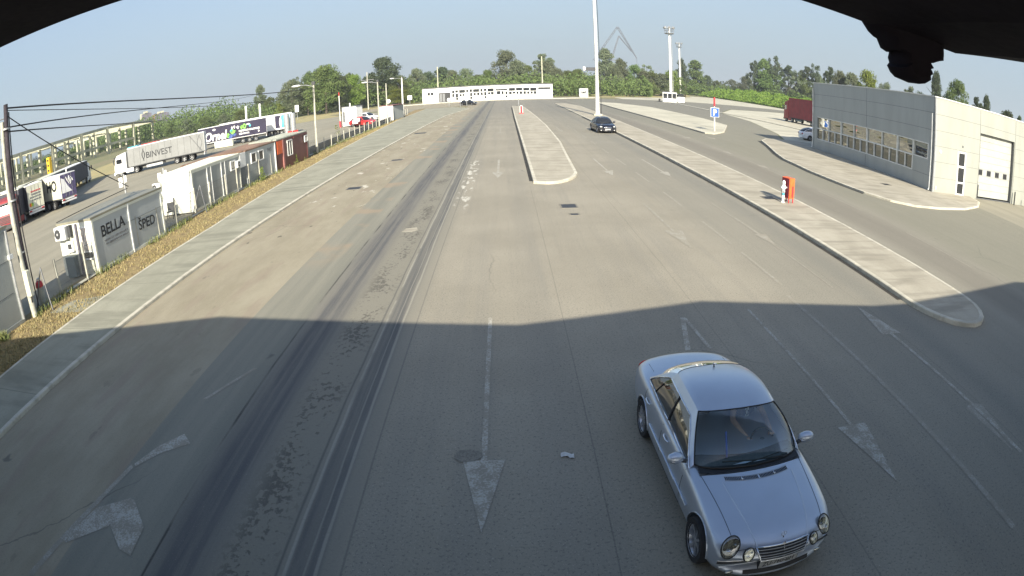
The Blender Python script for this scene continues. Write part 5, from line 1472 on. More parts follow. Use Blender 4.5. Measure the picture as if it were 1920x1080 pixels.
dsh = thing('satellite_dish', 'white satellite dish on a short pole above the tin shed roof', 'dish', (-20.9, 105, 2.74))
mm = Matrix.Translation((0, 0, .75)) @ Matrix.Rotation(R(60), 4, 'X')
MB().lathe([(0, .0), (.22, .03), (.42, .11), (.43, .12), (.22, .05), (0, .02)], n=20, m=mm).build('dish', 'whitegloss', dsh, smooth=60)
MB().tube([(0, 0, 0), (0, .1, .75)], .03, 6).build('pole', 'steel', dsh)

def yard_kiosk():
    k = thing('kiosk', 'white box kiosk in the yard behind the red car', 'kiosk', (-27.2, 95.5, 0), R(-10))
    MB().box((1.35, 1.3, 1.8), (2.7, 2.6, 3.3), bev=.03).build('wall', 'white', k)
    MB().box((1.35, 1.3, 3.5), (2.9, 2.8, .1)).build('roof', 'greysteel', k)
    MB().box((.32, -.01, 1.75), (.42, .05, 1.9)).build('door', 'greysteel', k)
    MB().tube([(1.6, -.1, 3.5), (1.6, -.1, 4.1)], .12, 8).build('flue', 'whitegloss', k)
    return k
yard_kiosk()
rp = thing('flag_pole', 'white pole with a red tip standing beside the white kiosk', 'pole', (-27.9, 96.5, 0))
MB().tube([(0, 0, 0), (0, 0, 5.6)], .07, 8).build('pole', 'whitegloss', rp); MB().tube([(0, 0, 5.6), (0, 0, 6.2)], .09, 8).build('tip', 'signred', rp); MB().box((0, 0, .55), (.3, .3, 1.1)).build('base', 'signred', rp)
# white plastic chair by the white end wall, stool-like
pc = thing('plastic_chair', 'dark plastic chair left before the bright white cabin end', 'chair', (-19.3, 28.0, 0), R(20))
MB().box((0, 0, .42), (.46, .46, .05), bev=.02).build('seat', 'trim', pc); MB().box((0, .22, .68), (.46, .05, .46), bev=.02).build('backrest', 'trim', pc)
for a_ in (-.2, .2):
    for b_ in (-.2, .2): MB().tube([(a_, b_, 0), (a_ * .9, b_ * .9, .42)], .022, 6).build('leg', 'trim', pc)

# ------------------------------------------------------------------ utility pole, cables, small post at the left
up_ = thing('utility_pole', 'tall dark timber utility pole clamped to a pale concrete post at the left edge', 'pole', (-17.12, 13.4, 0))
MB().tube([(-.02, 0, 1.4), (-.08, 0, 4.2), (-.10, 0, 7.8)], [.12, .11, .10], 10).build('pole', 'wood', up_, smooth=60)
MB().tube([(.05, -.16, 0), (-.10, -.15, 3.4), (-.16, -.14, 4.6)], [.14, .12, .10], 8).build('stub_post', 'concpost', up_, smooth=60)
MB().tube([(-.24, -.1, 4.4), (-.34, -.05, 7.2)], .09, 8).build('side_post', 'concpost', up_, smooth=60)
MB().box((.20, -.24, 1.30), (.30, .20, .95), bev=.02).build('cable_box', 'cream', up_)
MB().tube([(.22, -.24, .84), (.16, -.22, .6), (.02, -.2, .55)], .03, 6).build('box_tail', 'cable', up_)
MB().tube([(-.06, .14, 7.5), (-.02, .16, 5), (.08, .16, 2.4), (.10, .14, .3)], .03, 6).build('riser', 'cable', up_)
for z_ in (2.4, 4.3, 6.9): MB().lathe([(.17, -.03), (.17, .03)], c=(-.08, -.04, z_), n=14).build('band', 'steel', up_)
for z_ in (6.6, 6.95, 7.3): MB().tube([(-.1, 0, z_), (-.5, -.1, z_ + .02)], .025, 6).build('bracket', 'greysteel', up_)
def cable(p, q, sag, label, r=.022, group=None):
    p, q = Vector(p), Vector(q)
    pts = [p.lerp(q, i / 24) - Vector((0, 0, sag * 4 * (i / 24) * (1 - i / 24))) for i in range(25)]
    tag(MB().tube(pts, r, 6).build('overhead_cable', 'cable'), label, 'cable', group)
G_ = 'cables strung from the timber pole'
cable((-17.2, 13.4, 7.66), (-18.25, 54.2, 6.6), .55, 'thick twisted overhead cable, topmost from the timber pole to the first lamp post', .034, G_)
cable((-17.2, 13.4, 7.58), (-18.25, 54.2, 6.2), .9, 'thin overhead cable hanging just under the thick twisted one', .016, G_)
cable((-17.2, 13.4, 6.95), (-60, 130, 9), .6, 'lower overhead cable running from the timber pole across the lorry park to the far trees', .03, G_)
cable((-17.2, 13.4, 6.80), (-70, 120, 7.2), .8, 'lowest overhead cable running from the timber pole across the lorry park', .03, G_)
cable((-17.2, 13.4, 7.4), (-19.3, 24.0, 2.75), .12, 'slanting service cable from the timber pole down to the lettered cabin roof', .022, G_)
cable((-19.35, 17.75, 2.5), (-19.4, 24.0, 2.66), .0, 'dark cable lying along the back roof edge of the lettered cabin', .02)
bn = thing('marker_post', 'squat grey post with a red and white cap inside the fence by the timber pole', 'post', (-17.7, 14.4, 0))
MB().lathe([(.15, 0), (.17, .15), (.16, .78), (.13, .80)], n=16).build('post', 'concpost', bn, smooth=40)
MB().lathe([(.185, .74), (.19, .84), (.15, .95), (.10, .97)], n=16).build('cap', 'signred', bn, smooth=40)
MB().tube([(-.12, 0, .96), (-.06, 0, 1.05), (.06, 0, 1.08), (.13, 0, .98)], .04, 8).build('hoop', 'whitegloss', bn, smooth=60)

# mirrors on a post in the lorry park
def mirror_post(x, y, h, s, label):
    t = thing('mirror_post', label, 'mirror', (x, y, 0))
    MB().tube([(0, 0, 0), (0, 0, h)], .07, 8).build('post', 'steel', t)
    MB().box((-.30, -.12, h - .55), (.42 * s, .10, .72 * s), bev=.04).build('box', 'whitegloss', t); MB().box((.25, -.1, h - .35), (.20, .10, .5 * s), bev=.03).build('side_box', 'whitegloss', t)
    return t
mirror_post(-26.9, 33, 2.7, 1.0, 'white box-topped post standing in the yard before the white lorry cab')
mirror_post(-21.7, 31.2, 2.75, .8, 'white box-topped post just behind the bright white cabin end')

# ------------------------------------------------------------------ lamp posts
def lamp_post(x, y, h, label, arm=1.3, mat='concpost', r=.13, head=True, grp='street lamps'):
    t = thing('street_lamp' if head else 'utility_post', label, 'street lamp' if head else 'pole', (x, y, 0), 0, grp if head else None)
    MB().tube([(0, 0, 0), (0, 0, h)], [r, r * .65], 10).build('pole', mat, t, smooth=60)
    if head:
        a = MB(); a.tube([(0, 0, h - .5), (-arm * .5, -.1, h - .25), (-arm, -.15, h - .2)], .045, 6); a.build('arm', 'steel', t, smooth=60)
        l_ = MB(); l_.ball((-arm - .3, -.2, h - .2), (.5, .19, .11), 10); l_.build('lamp_head', 'whitegloss', t, smooth=60)
        MB().box((0, 0, h - .15), (.35, .25, .35)).build('cap_box', 'trim', t)
    return t
lamp_post(-18.3, 54.3, 7.25, 'concrete street lamp just beyond the red cabin, nearest of the street lamps', 1.5)
lamp_post(-18.9, 87.0, 7.4, 'concrete street lamp beside the red car and white tin shed', 1.7)
lamp_post(-21.2, 122, 8.4, 'white street lamp beyond the tin shed, farthest of the street lamps along the fence', 1.8, 'whitegloss', .2)
lamp_post(-18.7, 92.5, 6.8, 'bare concrete pole close behind the street lamp by the tin shed', head=False)
t = lamp_post(-45, 191, 13, 'tall thin wooden pole with a crossarm rising before the big dark tree', head=False, r=.22)
MB().box((0, 0, 10.2), (4.6, .2, .2)).build('crossarm', 'greysteel', t); MB().box((0, 0, 9.4), (3.6, .5, .25)).build('crossarm', 'greysteel', t)
lamp_post(-24, 216, 13.5, 'thin pale pole rising behind the left part of the long white building', head=False, mat='palestone', r=.3)
lamp_post(14.6, 218, 16.0, 'thin pale pole rising behind the right end of the long white building', head=False, mat='palestone', r=.3)

# ------------------------------------------------------------------ masts
mp = thing('lattice_mast', 'very tall white antenna mast on the long island, reaching above the view', 'mast', (14.7, 91.2, .13))
mm = MB(); hM = 21.5
mm.tube([(0, 0, 0), (0, 0, 6), (0, 0, hM)], [.34, .28, .22], 10); mm.build('tube', 'whitegloss', mp, smooth=60)
ld = MB()
for s_ in (-.2, .2): ld.tube([(s_, -.36, .8), (s_, -.26, 21.2)], .025, 5)
for i in range(66): ld.box((0, -.36 + .0048 * i * .31, 1.0 + i * .31), (.42, .06, .035))
ld.build('ladder', 'steel', mp)
MB().box((0, 0, .12), (1.3, 1.3, .25), bev=.03).build('footing', 'apron', mp)
MB().tube([(.62, .1, .2), (.42, .1, hM)], .045, 6).build('cable', 'cable', mp)
MB().box((-1.1, 0, 7.6), (1.7, .5, .55), bev=.05).build('camera_bracket', 'trim', mp); MB().box((-2.0, -.1, 7.65), (.4, .5, .6), bev=.05).build('camera', 'whitegloss', mp)
def flood_mast(x, y, h, label):
    t = thing('floodlight_mast', label, 'mast', (x, y, 0), 0, 'floodlight masts')
    MB().tube([(0, 0, 0), (0, 0, h)], [.55, .30], 12).build('tube', 'whitegloss', t, smooth=60)
    p_ = MB(); p_.lathe([(1.5, h - 2.6), (1.6, h - 2.5), (1.6, h - 2.3)], n=16)
    for i in range(10):
        a_ = 2 * PI * i / 10; p_.tube([(1.6 * math.cos(a_), 1.6 * math.sin(a_), h - 2.4), (1.6 * math.cos(a_), 1.6 * math.sin(a_), h - .6)], .06, 5)
    for z_ in (h - 1.4, h - .6): p_.tube([(1.6 * math.cos(q * PI / 10), 1.6 * math.sin(q * PI / 10), z_) for q in range(20)], .06, 5, closed=True)
    p_.build('platform', 'greysteel', t)
    for i in range(6):
        a_ = 2 * PI * i / 6 + .3
        MB().box((1.7 * math.cos(a_), 1.7 * math.sin(a_), h - .3), (.8, .8, .6), rz=a_, ry=.5).build('floodlight', 'steel', t)
    MB().tube([(.9, 0, 1), (.7, 0, h - 2.5)], .09, 6).build('ladder', 'steel', t)
    return t
flood_mast(56.2, 190.5, 26.5, 'white floodlight mast rising behind the glazed booth, the taller-looking of two')
flood_mast(95.7, 306, 30.5, 'white floodlight mast at the green bank, farther of the two')

# ------------------------------------------------------------------ booths, signs and posts
bw = thing('booth', 'small white booth with dark painted marks beyond the antenna mast', 'booth', (28.3, 217, 0))
MB().box((1.6, 1.2, 1.7), (3.2, 2.4, 3.3), bev=.03).build('wall', 'white', bw); MB().box((1.6, 1.2, 3.45), (3.5, 2.7, .14)).build('roof', 'trim', bw)
gmk = MB(); random.seed(6)
for i in range(9): gmk.box((.65 + .24 * i, -.02, 2.0 + random.uniform(-.5, .3)), (.22, .03, random.uniform(.5, 1.1)))
gmk.build('painted_marks', 'ink', bw)
gb = thing('booth', 'grey glazed control booth at the foot of the nearer floodlight mast', 'booth', (50.4, 180, 0), R(-10))
fr = MB()
for x_ in (0, 1.5, 3.0, 4.4): fr.box((x_, 0, 1.7), (.14, .14, 3.3))
fr.box((2.2, 0, .6), (4.4, .10, 1.2)); fr.box((2.2, 0, 3.1), (4.4, .12, .5)); fr.box((2.2, 1.2, 1.7), (4.4, 2.2, 3.3))
fr.build('wall', 'frame', gb)
for x_ in (.75, 2.25, 3.7): MB().box((x_, .0, 2.0), (1.2, .08, 1.6)).build('window', 'dglass', gb)
MB().box((2.2, 1.1, 3.42), (4.8, 2.8, .16)).build('roof', 'trim', gb)
tag(MB().lathe([(.3, 0), (.32, .9), (.2, 1.0), (0, 1.02)], n=12).build('waste_bin', 'black', None, loc=(48.8, 178.5, 0)), 'small black bin standing left of the glazed booth', 'bin')
bw2 = thing('service_van_box', 'small white box with a dark top just right of the glazed booth', 'box', (57.2, 183, 0))
MB().box((0, 0, .9), (2.4, 2, 1.8), bev=.05).build('body', 'truckwhite', bw2); MB().box((0, 0, 2.3), (2.2, 1.9, 1.0), bev=.2).build('top', 'dglass', bw2)

def post_sign(x, y, h, w_, hh, label, mat='whitegloss', name='road_sign', post='steel', rnd=False, z0=0.0):
    t = thing(name, label, 'sign', (x, y, z0))
    MB().tube([(0, 0, 0), (0, 0, h)], .045 + .0002 * y, 8).build('post', post, t)
    if rnd: MB().lathe([(w_ / 2, -.02), (w_ / 2, .02)], m=Matrix.Translation((0, -.08, h - w_ / 2)) @ Matrix.Rotation(PI / 2, 4, 'X'), n=20).build('plate', mat, t)
    else: MB().box((0, -.08, h - hh / 2), (w_, .04, hh), bev=.01).build('plate', mat, t)
    return t
ps = thing('parking_sign', 'blue square parking sign on a white post at the tip of the pale island', 'sign', (25.05, 65.9, .12))
MB().tube([(0, 0, 0), (0, 0, 2.9)], .05, 8).build('post', 'whitegloss', ps)
pb = MB().box((0, -.09, 2.32), (1.12, .04, 1.18), bev=.02).build('plate', 'whitegloss', ps)
MB().box((0, -.118, 2.32), (1.02, .02, 1.08), bev=.01).build('face', 'signblue', pb)
lettering('P', 1.0, 'whitegloss', pb, frame((-.28, -.132, 1.98), (1, 0, 0), (0, 0, 1)), bold=.03, depth=.006)
pr_ = thing('marker_post', 'red post with a white foot showing just above the blue parking sign', 'post', (26.95, 71, .12))
MB().tube([(0, 0, 0), (0, 0, 2.9)], .07, 8).build('post', 'whitegloss', pr_); MB().tube([(0, 0, 2.9), (0, 0, 4.1)], .12, 10).build('head', 'signred', pr_)
po_ = thing('barrier_post', 'red barrier post with white edges near the far end of the tapered island', 'post', (2.95, 99.5, .14))
MB().box((0, 0, .72), (.34, .34, 1.24), bev=.03).build('post', 'signred', po_); MB().box((0, -.01, 1.36), (.36, .38, .10), bev=.02).build('cap', 'whitegloss', po_)
for a_ in (-.22, .22): MB().box((a_, .02, .70), (.09, .2, 1.2), bev=.02).build('white_edge', 'whitegloss', po_)
MB().box((0, 0, .05), (.8, .5, .1)).build('foot', 'signred', po_)
post_sign(3.5, 138, 2.7, .5, .6, 'thin grey sign post standing behind the tapered island', 'steel')
post_sign(-14.6, 156.5, 2.3, 1.0, 1.0, 'round white sign before the dark garage opening of the long building', rnd=True)
post_sign(-11.2, 151, 2.4, .8, 1.2, 'white sign post standing left before the black car at the far end')
post_sign(-9.5, 151, 2.4, .8, 1.0, 'white sign post standing right before the black car at the far end')
post_sign(-33, 205, 3.3, 1.6, 1.6, 'white square sign board beyond the left end of the long building')
post_sign(-64, 172, 4.6, 1.3, 2.2, 'tall white notice board before the trees beyond the lorry park')
post_sign(-72, 165, 2.6, 2.2, 1.8, 'wide pale notice board in the dry grass beyond the lorry park')
for (x_, y_, l_) in ((-62.3, 130, 'white post behind the lorry with the painted side, left of a pair'), (-58.8, 131, 'white post behind the lorry with the painted side, right of a pair')):
    tag(MB().box((0, 0, 3.3), (.45, .45, 6.6), bev=.05).build('gate_post', 'whitegloss', None, loc=(x_, y_, 0)), l_, 'post', 'white gate posts of the lorry park')

# ------------------------------------------------------------------ hydrant and hose cabinet
hc = thing('hose_cabinet', 'tall orange-red fire hose cabinet on legs beside the hydrant on the long island', 'cabinet', (13.56, 24.85, .14), R(12))
hb = MB(); hb.box((0, 0, .72), (.36, .62, 1.0), bev=.012); hb.build('cabinet', 'orange', hc)
MB().box((.0, -.315, .70), (.30, .012, .94), bev=.004).build('door', 'orange', hc)
MB().box((.04, -.326, .55), (.10, .012, .55)).build('label_strip', 'signred', hc)
MB().box((-.186, 0, .72), (.012, .58, .94)).build('side_panel', plain('dark_crimson', (.16, .012, .03), .6), hc)
for a_ in (-.14, .14):
    for b_ in (-.26, .26): MB().box((a_, b_, .11), (.04, .04, .22)).build('leg', 'signred', hc)
hy = thing('fire_hydrant', 'white standpipe fire hydrant with a blue band left of the hose cabinet', 'hydrant', (13.22, 24.72, .14))
hy.scale = (.82, .82, .90)
hm = MB(); hm.lathe([(.13, 0), (.13, .03), (.085, .05), (.08, .30), (.10, .32), (.10, .36), (.08, .38), (.085, .72), (.12, .74), (.12, .92), (.09, .98), (.06, 1.02)], n=18); hm.build('barrel', 'whitegloss', hy, smooth=40)
MB().lathe([(.082, .40), (.088, .41), (.088, .52), (.082, .53)], n=18).build('band', 'cyan', hy, smooth=40)
for s in (-1, 1):
    MB().lathe([(.055, 0), (.055, .09), (.07, .10), (.07, .15), (0, .16)], m=Matrix.Translation((0, 0, .82)) @ Matrix.Rotation(s * PI / 2, 4, 'Y') @ Matrix.Translation((0, 0, .07)), n=12).build('outlet', 'steel', hy, smooth=40)
MB().lathe([(.05, 0), (.05, .07), (.06, .08), (0, .10)], m=Matrix.Translation((0, -.07, .62)) @ Matrix.Rotation(PI / 2, 4, 'X'), n=12).build('outlet', 'steel', hy, smooth=40)
MB().lathe([(.085, .98), (.10, 1.0), (.10, 1.14), (.055, 1.20), (0, 1.22)], n=14).build('bonnet', 'whitegloss', hy, smooth=40)

# ------------------------------------------------------------------ unfinished frame, towers, crane in the distance
fr_ = thing('concrete_frame', 'long unfinished concrete frame of columns and beams beyond the lorry park', 'structure', (0, 0, 0))
cols = [(-163, 228, 10.2), (-160.5, 208, 11.2), (-160, 187, 11.6), (-158.5, 167, 11.2), (-157, 147, 10.7), (-156, 128, 10.4), (-155, 110, 10.2), (-154, 92, 10.0)]
dv = Vector((-34, 4, 0))
for i, (x_, y_, h_) in enumerate(cols):
    for k in (0, .3, .6, 1, 1.35, 1.7, 2):
        q = Vector((x_, y_, 0)) + dv * k
        MB().box((q.x, q.y, h_ / 2), (1.0, 1.0, h_)).build('column', 'palestone', fr_)
    MB().box((x_ + dv.x, y_ + dv.y, h_ - .6), (68, .7, 1.0), rz=math.atan2(dv.y, dv.x)).build('cross_beam', 'palestone', fr_)
for a_, b_ in zip(cols, cols[1:]):
    for k in range(3):
        A_, B_ = Vector(a_) + Vector((dv.x * k, dv.y * k, 0)), Vector(b_) + Vector((dv.x * k, dv.y * k, 0))
        L_ = (B_ - A_).length
        mid = (A_ + B_) / 2
        MB().box((mid.x + .0, mid.y, mid.z - .55), (.8, L_ - 1.0, 1.1), rz=math.atan2(-(B_.x - A_.x), B_.y - A_.y) , rx=math.asin((B_.z - A_.z) / L_)).build('beam', 'palestone', fr_)
        if k == 0 and b_[1] < 200:
            MB().box((mid.x + .1, mid.y, 4.0), (.6, L_ - 1.0, 1.0), rz=math.atan2(-(B_.x - A_.x), B_.y - A_.y)).build('beam', 'palestone', fr_)
    for q in range(1, 5):
        c_ = Vector(a_).lerp(Vector(b_), q / 5)
        MB().box((c_.x + dv.x / 2, c_.y + dv.y / 2, c_.z - .35), (33, .4, .7), rz=math.atan2(dv.y, dv.x)).build('purlin', 'palestone', fr_)
def tower(x, y, w_, h, mats_, label):
    t = thing('tower_block', label, 'tower', (x, y, 0), R(-36), 'towers on the horizon')
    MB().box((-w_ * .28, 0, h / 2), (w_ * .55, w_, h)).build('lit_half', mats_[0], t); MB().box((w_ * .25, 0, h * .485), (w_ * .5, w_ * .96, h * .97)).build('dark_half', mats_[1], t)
    MB().box((0, 0, h + 1), (w_ * .4, w_ * .4, 2)).build('roof_box', 'palestone', t)
    return t
tower(-366, 500, 11, 25, ('palestone', 'purplegrey'), 'distant pale tower block, left of the two on the horizon')
tower(-345, 500, 15, 21, ('brick', 'purplegrey'), 'distant brick-coloured tower block, right of the two on the horizon')
ym = thing('yellow_machine', 'yellow site machine arm standing before the concrete frame behind the lorries', 'machine', (-87, 80, 0))
MB().box((0, 0, 3.9), (1.0, 1.0, 3.4), bev=.1).build('arm', 'yellow', ym); MB().box((.1, 0, 1.1), (1.6, 1.6, 2.2), bev=.1).build('base', 'yellow', ym)
for z_ in (3.0, 4.0, 5.0): MB().box((.1, -.52, z_), (.5, .06, .4)).build('opening', 'black', ym)
cr = thing('harbour_crane', 'distant grey level-luffing harbour crane with folded jib above the trees', 'crane', (98, 600, 0), R(-8))
def lat(p, q, r0, r1, name):
    p, q = Vector(p), Vector(q); b_ = MB(); d = (q - p).normalized(); a_ = Vector((0, 1, 0)); c_ = d.cross(a_).normalized(); n = 12
    for s1 in (-1, 1):
        for s2 in (-1, 1): b_.tube([p + a_ * s1 * r0 + c_ * s2 * r0, q + a_ * s1 * r1 + c_ * s2 * r1], .32, 5)
    for i in range(n):
        f0, f1 = i / n, (i + 1) / n; ra, rb = r0 + (r1 - r0) * f0, r0 + (r1 - r0) * f1; s = 1 if i % 2 else -1
        for a1 in (-1, 1): b_.tube([p.lerp(q, f0) + c_ * s * ra + a_ * a1 * ra, p.lerp(q, f1) - c_ * s * rb + a_ * a1 * rb], .22, 4)
    b_.build(name, 'cranegrey', cr)
lat((-4, 0, 30), (22, 0, 68), 1.0, .7, 'main_jib'); lat((22, 0, 68), (41, 0, 34), .9, .3, 'fly_jib'); lat((14, 0, 30), (23, 0, 58), .7, .4, 'luffing_arm'); lat((23, 0, 58), (36, 0, 41), .35, .25, 'tie')
MB().box((8, 0, 24), (18, 6, 8)).build('machine_house', 'cranegrey', cr); MB().box((8, 0, 10), (10, 8, 20)).build('portal', 'cranegrey', cr); MB().box((18, 0, 31), (8, 2, 1.4), ry=R(12)).build('counterweight', 'cranegrey', cr)
MB().tube([(41, 0, 34), (42, 0, 15)], .22, 5).build('hoist_rope', 'cranegrey', cr)
# ------------------------------------------------------------------ lorries
def lorry(name, label, loc, rz, cabm='truckwhite', side='tarpgrey', rear='truckwhite', cab=True, trailer=True, tl=11.6, h=3.55, w=2.3, group=None, deco=None, roofm='truckwhite', skirt=None):
    """forward is local -Y, origin on the ground under the front bumper; trailer runs back along +Y"""
    t = thing(name, label, 'lorry', loc, rz, group)
    k = h / 4.0
    if cab:
        cl = 2.05
        c_ = MB()
        prof = [(0.02, .45), (-.02, 1.2), (.05, 1.75), (.28, 2.75), (.55, 3.15), (cl, 3.45), (cl, .55)]
        prof = [(a, b * k * 1.06) for a, b in prof]
        n = len(prof)
        vs = [(-w / 2, a, b) for a, b in prof] + [(w / 2, a, b) for a, b in prof]
        fs = [tuple(range(n)), tuple(range(2 * n - 1, n - 1, -1))] + [(i, n + i, n + (i + 1) % n, (i + 1) % n) for i in range(n)]
        c_.add(vs, fs)
        co = c_.build('cab', cabm, t)
        bv = co.modifiers.new('b', 'BEVEL'); bv.width = .09; bv.segments = 3; bake(co); co.data.polygons.foreach_set('use_smooth', [True] * len(co.data.polygons)); co.data.set_sharp_from_angle(angle=R(40))
        ws = MB(); z0, z1 = prof[2][1] + .05, prof[3][1] - .05
        ws.grid(lambda u, v: ((2 * u - 1) * (w / 2 - .14), .05 + .23 * v - .03, z0 + (z1 - z0) * v), 8, 4); ws.build('windscreen', 'dglass', t)
        MB().box((0, .10, z1 + .12), (w - .2, .34, .10), rx=R(-20)).build('sun_visor', 'trim', t)
        for s in (-1, 1):
            MB().box((s * (w / 2 + .008), .85, (z0 + z1) / 2), (.03, .95, (z1 - z0) * .75), bev=.01).build('side_window', 'dglass', t)
            MB().box((s * (w / 2 + .22), .02, (z0 + z1) / 2 + .1), (.20, .14, .62), bev=.03).build('mirror', 'trim', t)
            MB().box((s * (w / 2 - .34), -.05, .85 * k), (.42, .08, .26), bev=.03).build('headlight', 'reflector', t)
            MB().box((s * (w / 2 - .03), 2.5, .62), (.10, 1.3, .55), bev=.03).build('tank', cabm, t)
        MB().box((0, -.05, .52 * k), (w + .02, .22, .42), bev=.05).build('bumper', cabm if cabm != 'truckred' else 'trim', t)
        gr = MB()
        for i in range(5): gr.box((0, -.02, (1.0 + .16 * i) * k), (w * .7, .06, .07))
        gr.build('grille', 'trim', t)
        for y_ in (1.0, 3.6):
            for s in (-1, 1): road_wheel(t, s * (w / 2 - .18), y_, .46, .30, s, 6, 'steel')
        MB().box((0, 3.0, .75), (.9, 4.6, .22)).build('chassis', 'trim', t)
    y0 = 2.35 if cab else 0.0
    if trailer:
        b_ = MB(); b_.box((0, y0 + tl / 2, (1.0 + h) / 2), (w, tl, h - 1.0))
        for s in (-1, 1):
            for i in range(1, 12): b_.box((s * (w / 2 + .004), y0 + tl * i / 12, (1.08 + h) / 2), (.012, .025, h - 1.2), k=1)
        bo_ = b_.build('trailer_box', [side, 'trim' if side in ('tarpgrey', 'tarpred') else side], t)
        r_ = MB(); r_.box((0, y0 + tl / 2, h + .03), (w + .04, tl + .04, .08)); r_.build('trailer_roof', roofm, t)
        for s in (-1, 1):
            MB().box((s * (w / 2 + .004), y0 + tl / 2, .98), (.03, tl, .12)).build('side_rail', 'trim', t)
            MB().box((s * (w / 2 - .06), y0 + 4.2, .60), (.06, 2.6, .34)).build('side_guard', skirt or 'steel', t)
            for i in range(3):
                road_wheel(t, s * (w / 2 - .18), y0 + tl - 4.3 + i * 1.15, .44, .30, s, 6, 'steel')
        rd = MB(); rd.box((0, y0 + tl + .02, (1.0 + h) / 2), (w - .06, .04, h - 1.06)); rdo = rd.build('rear_doors', rear, t)
        lb_ = MB(); lb_.box((0, y0 + tl + .045, (1.0 + h) / 2), (.03, .02, h - 1.1))
        for x_ in (-.5, .5): lb_.box((x_, y0 + tl + .05, (1.0 + h) / 2), (.035, .03, h - 1.15))
        lb_.build('lock_rods', 'steel', rdo)
        rb_ = MB(); rb_.box((0, y0 + tl - .1, .62), (w - .1, .12, .16)); rb_.box((0, y0 + tl - .06, .86), (w - .05, .1, .18)); rb_.build('rear_bumper', 'truckwhite', t)
        for s in (-1, 1): MB().box((s * (w / 2 - .25), y0 + tl + .01, .84), (.34, .04, .12)).build('tail_lamp', 'redlens', t)
        MB().box((0, y0 + tl / 2, .85), (1.0, tl - .4, .16)).build('trailer_frame', 'trim', t)
        if deco: deco(t, bo_, rdo, w, y0, tl, h)
    return t
def ang(dx, dy):
    """rotation that points local -Y along (dx, dy)"""
    return math.atan2(dx, -dy)
def side_frame(w, s, y, z):
    """text frame on the trailer's flank; s=-1: local -X flank seen from -X"""
    return frame((s * (w / 2 + .012), y, z), (0, -s * -1 * -1 if False else s, 0), (0, 0, 1))

# white cab, plain grey curtains with a black wordmark
def deco_grey(t, box, rear, w, y0, tl, h):
    for s in (-1, 1):
        # reading direction along +Y on the +X flank
        yy = y0 + (2.6 if s > 0 else tl - 2.6)
        lettering('BINVEST', 1.2, 'ink', box, frame((s * (w / 2 + .012), yy + s * .35, 1.72), (0, s, 0), (0, 0, 1)), sx=.92, bold=.01)
        lg = MB()
        for q in (-1, 1):
            pts = []
            for i in range(13):
                z_ = 1.42 + 1.75 * i / 12
                b_ = .20 * math.cos((i / 12 - .5) * PI * 1.35)
                pts.append((s * (w / 2 + .014), yy + s * (-.05 + q * b_), z_))
            lg.tube(pts, [.02 + .045 * math.sin(PI * i / 12) for i in range(13)], 6)
        lg.build('emblem', 'ink', box)
        ov = MB()
        for q in (-1, 1):
            ov.tube([(s * (w / 2 + .014), y0 + (tl - .7 if s > 0 else .7) + q * .35 * math.cos((i / 16 - .5) * PI * 1.25), 1.15 + 2.2 * i / 16) for i in range(17)], .035, 6)
        ov.build('oval_print', 'inkgrey', box)
    MB().box((0, y0 + .9, h + .14), (w, 1.6, .12)).build('roof_strip', 'cyan', t)
    MB().box((0, y0 + 3.6, h + .12), (w, 2.6, .10)).build('roof_strip', 'signred', t)
p0, p1 = Vector((-53.6, 64.2, 0)), Vector((-40.2, 69.6, 0))
d_ = (p0 - p1).normalized()
lorry('lorry', 'white lorry with long grey curtains and a dark wordmark, facing left', p0, ang(d_.x, d_.y), deco=deco_grey, tl=12.0)

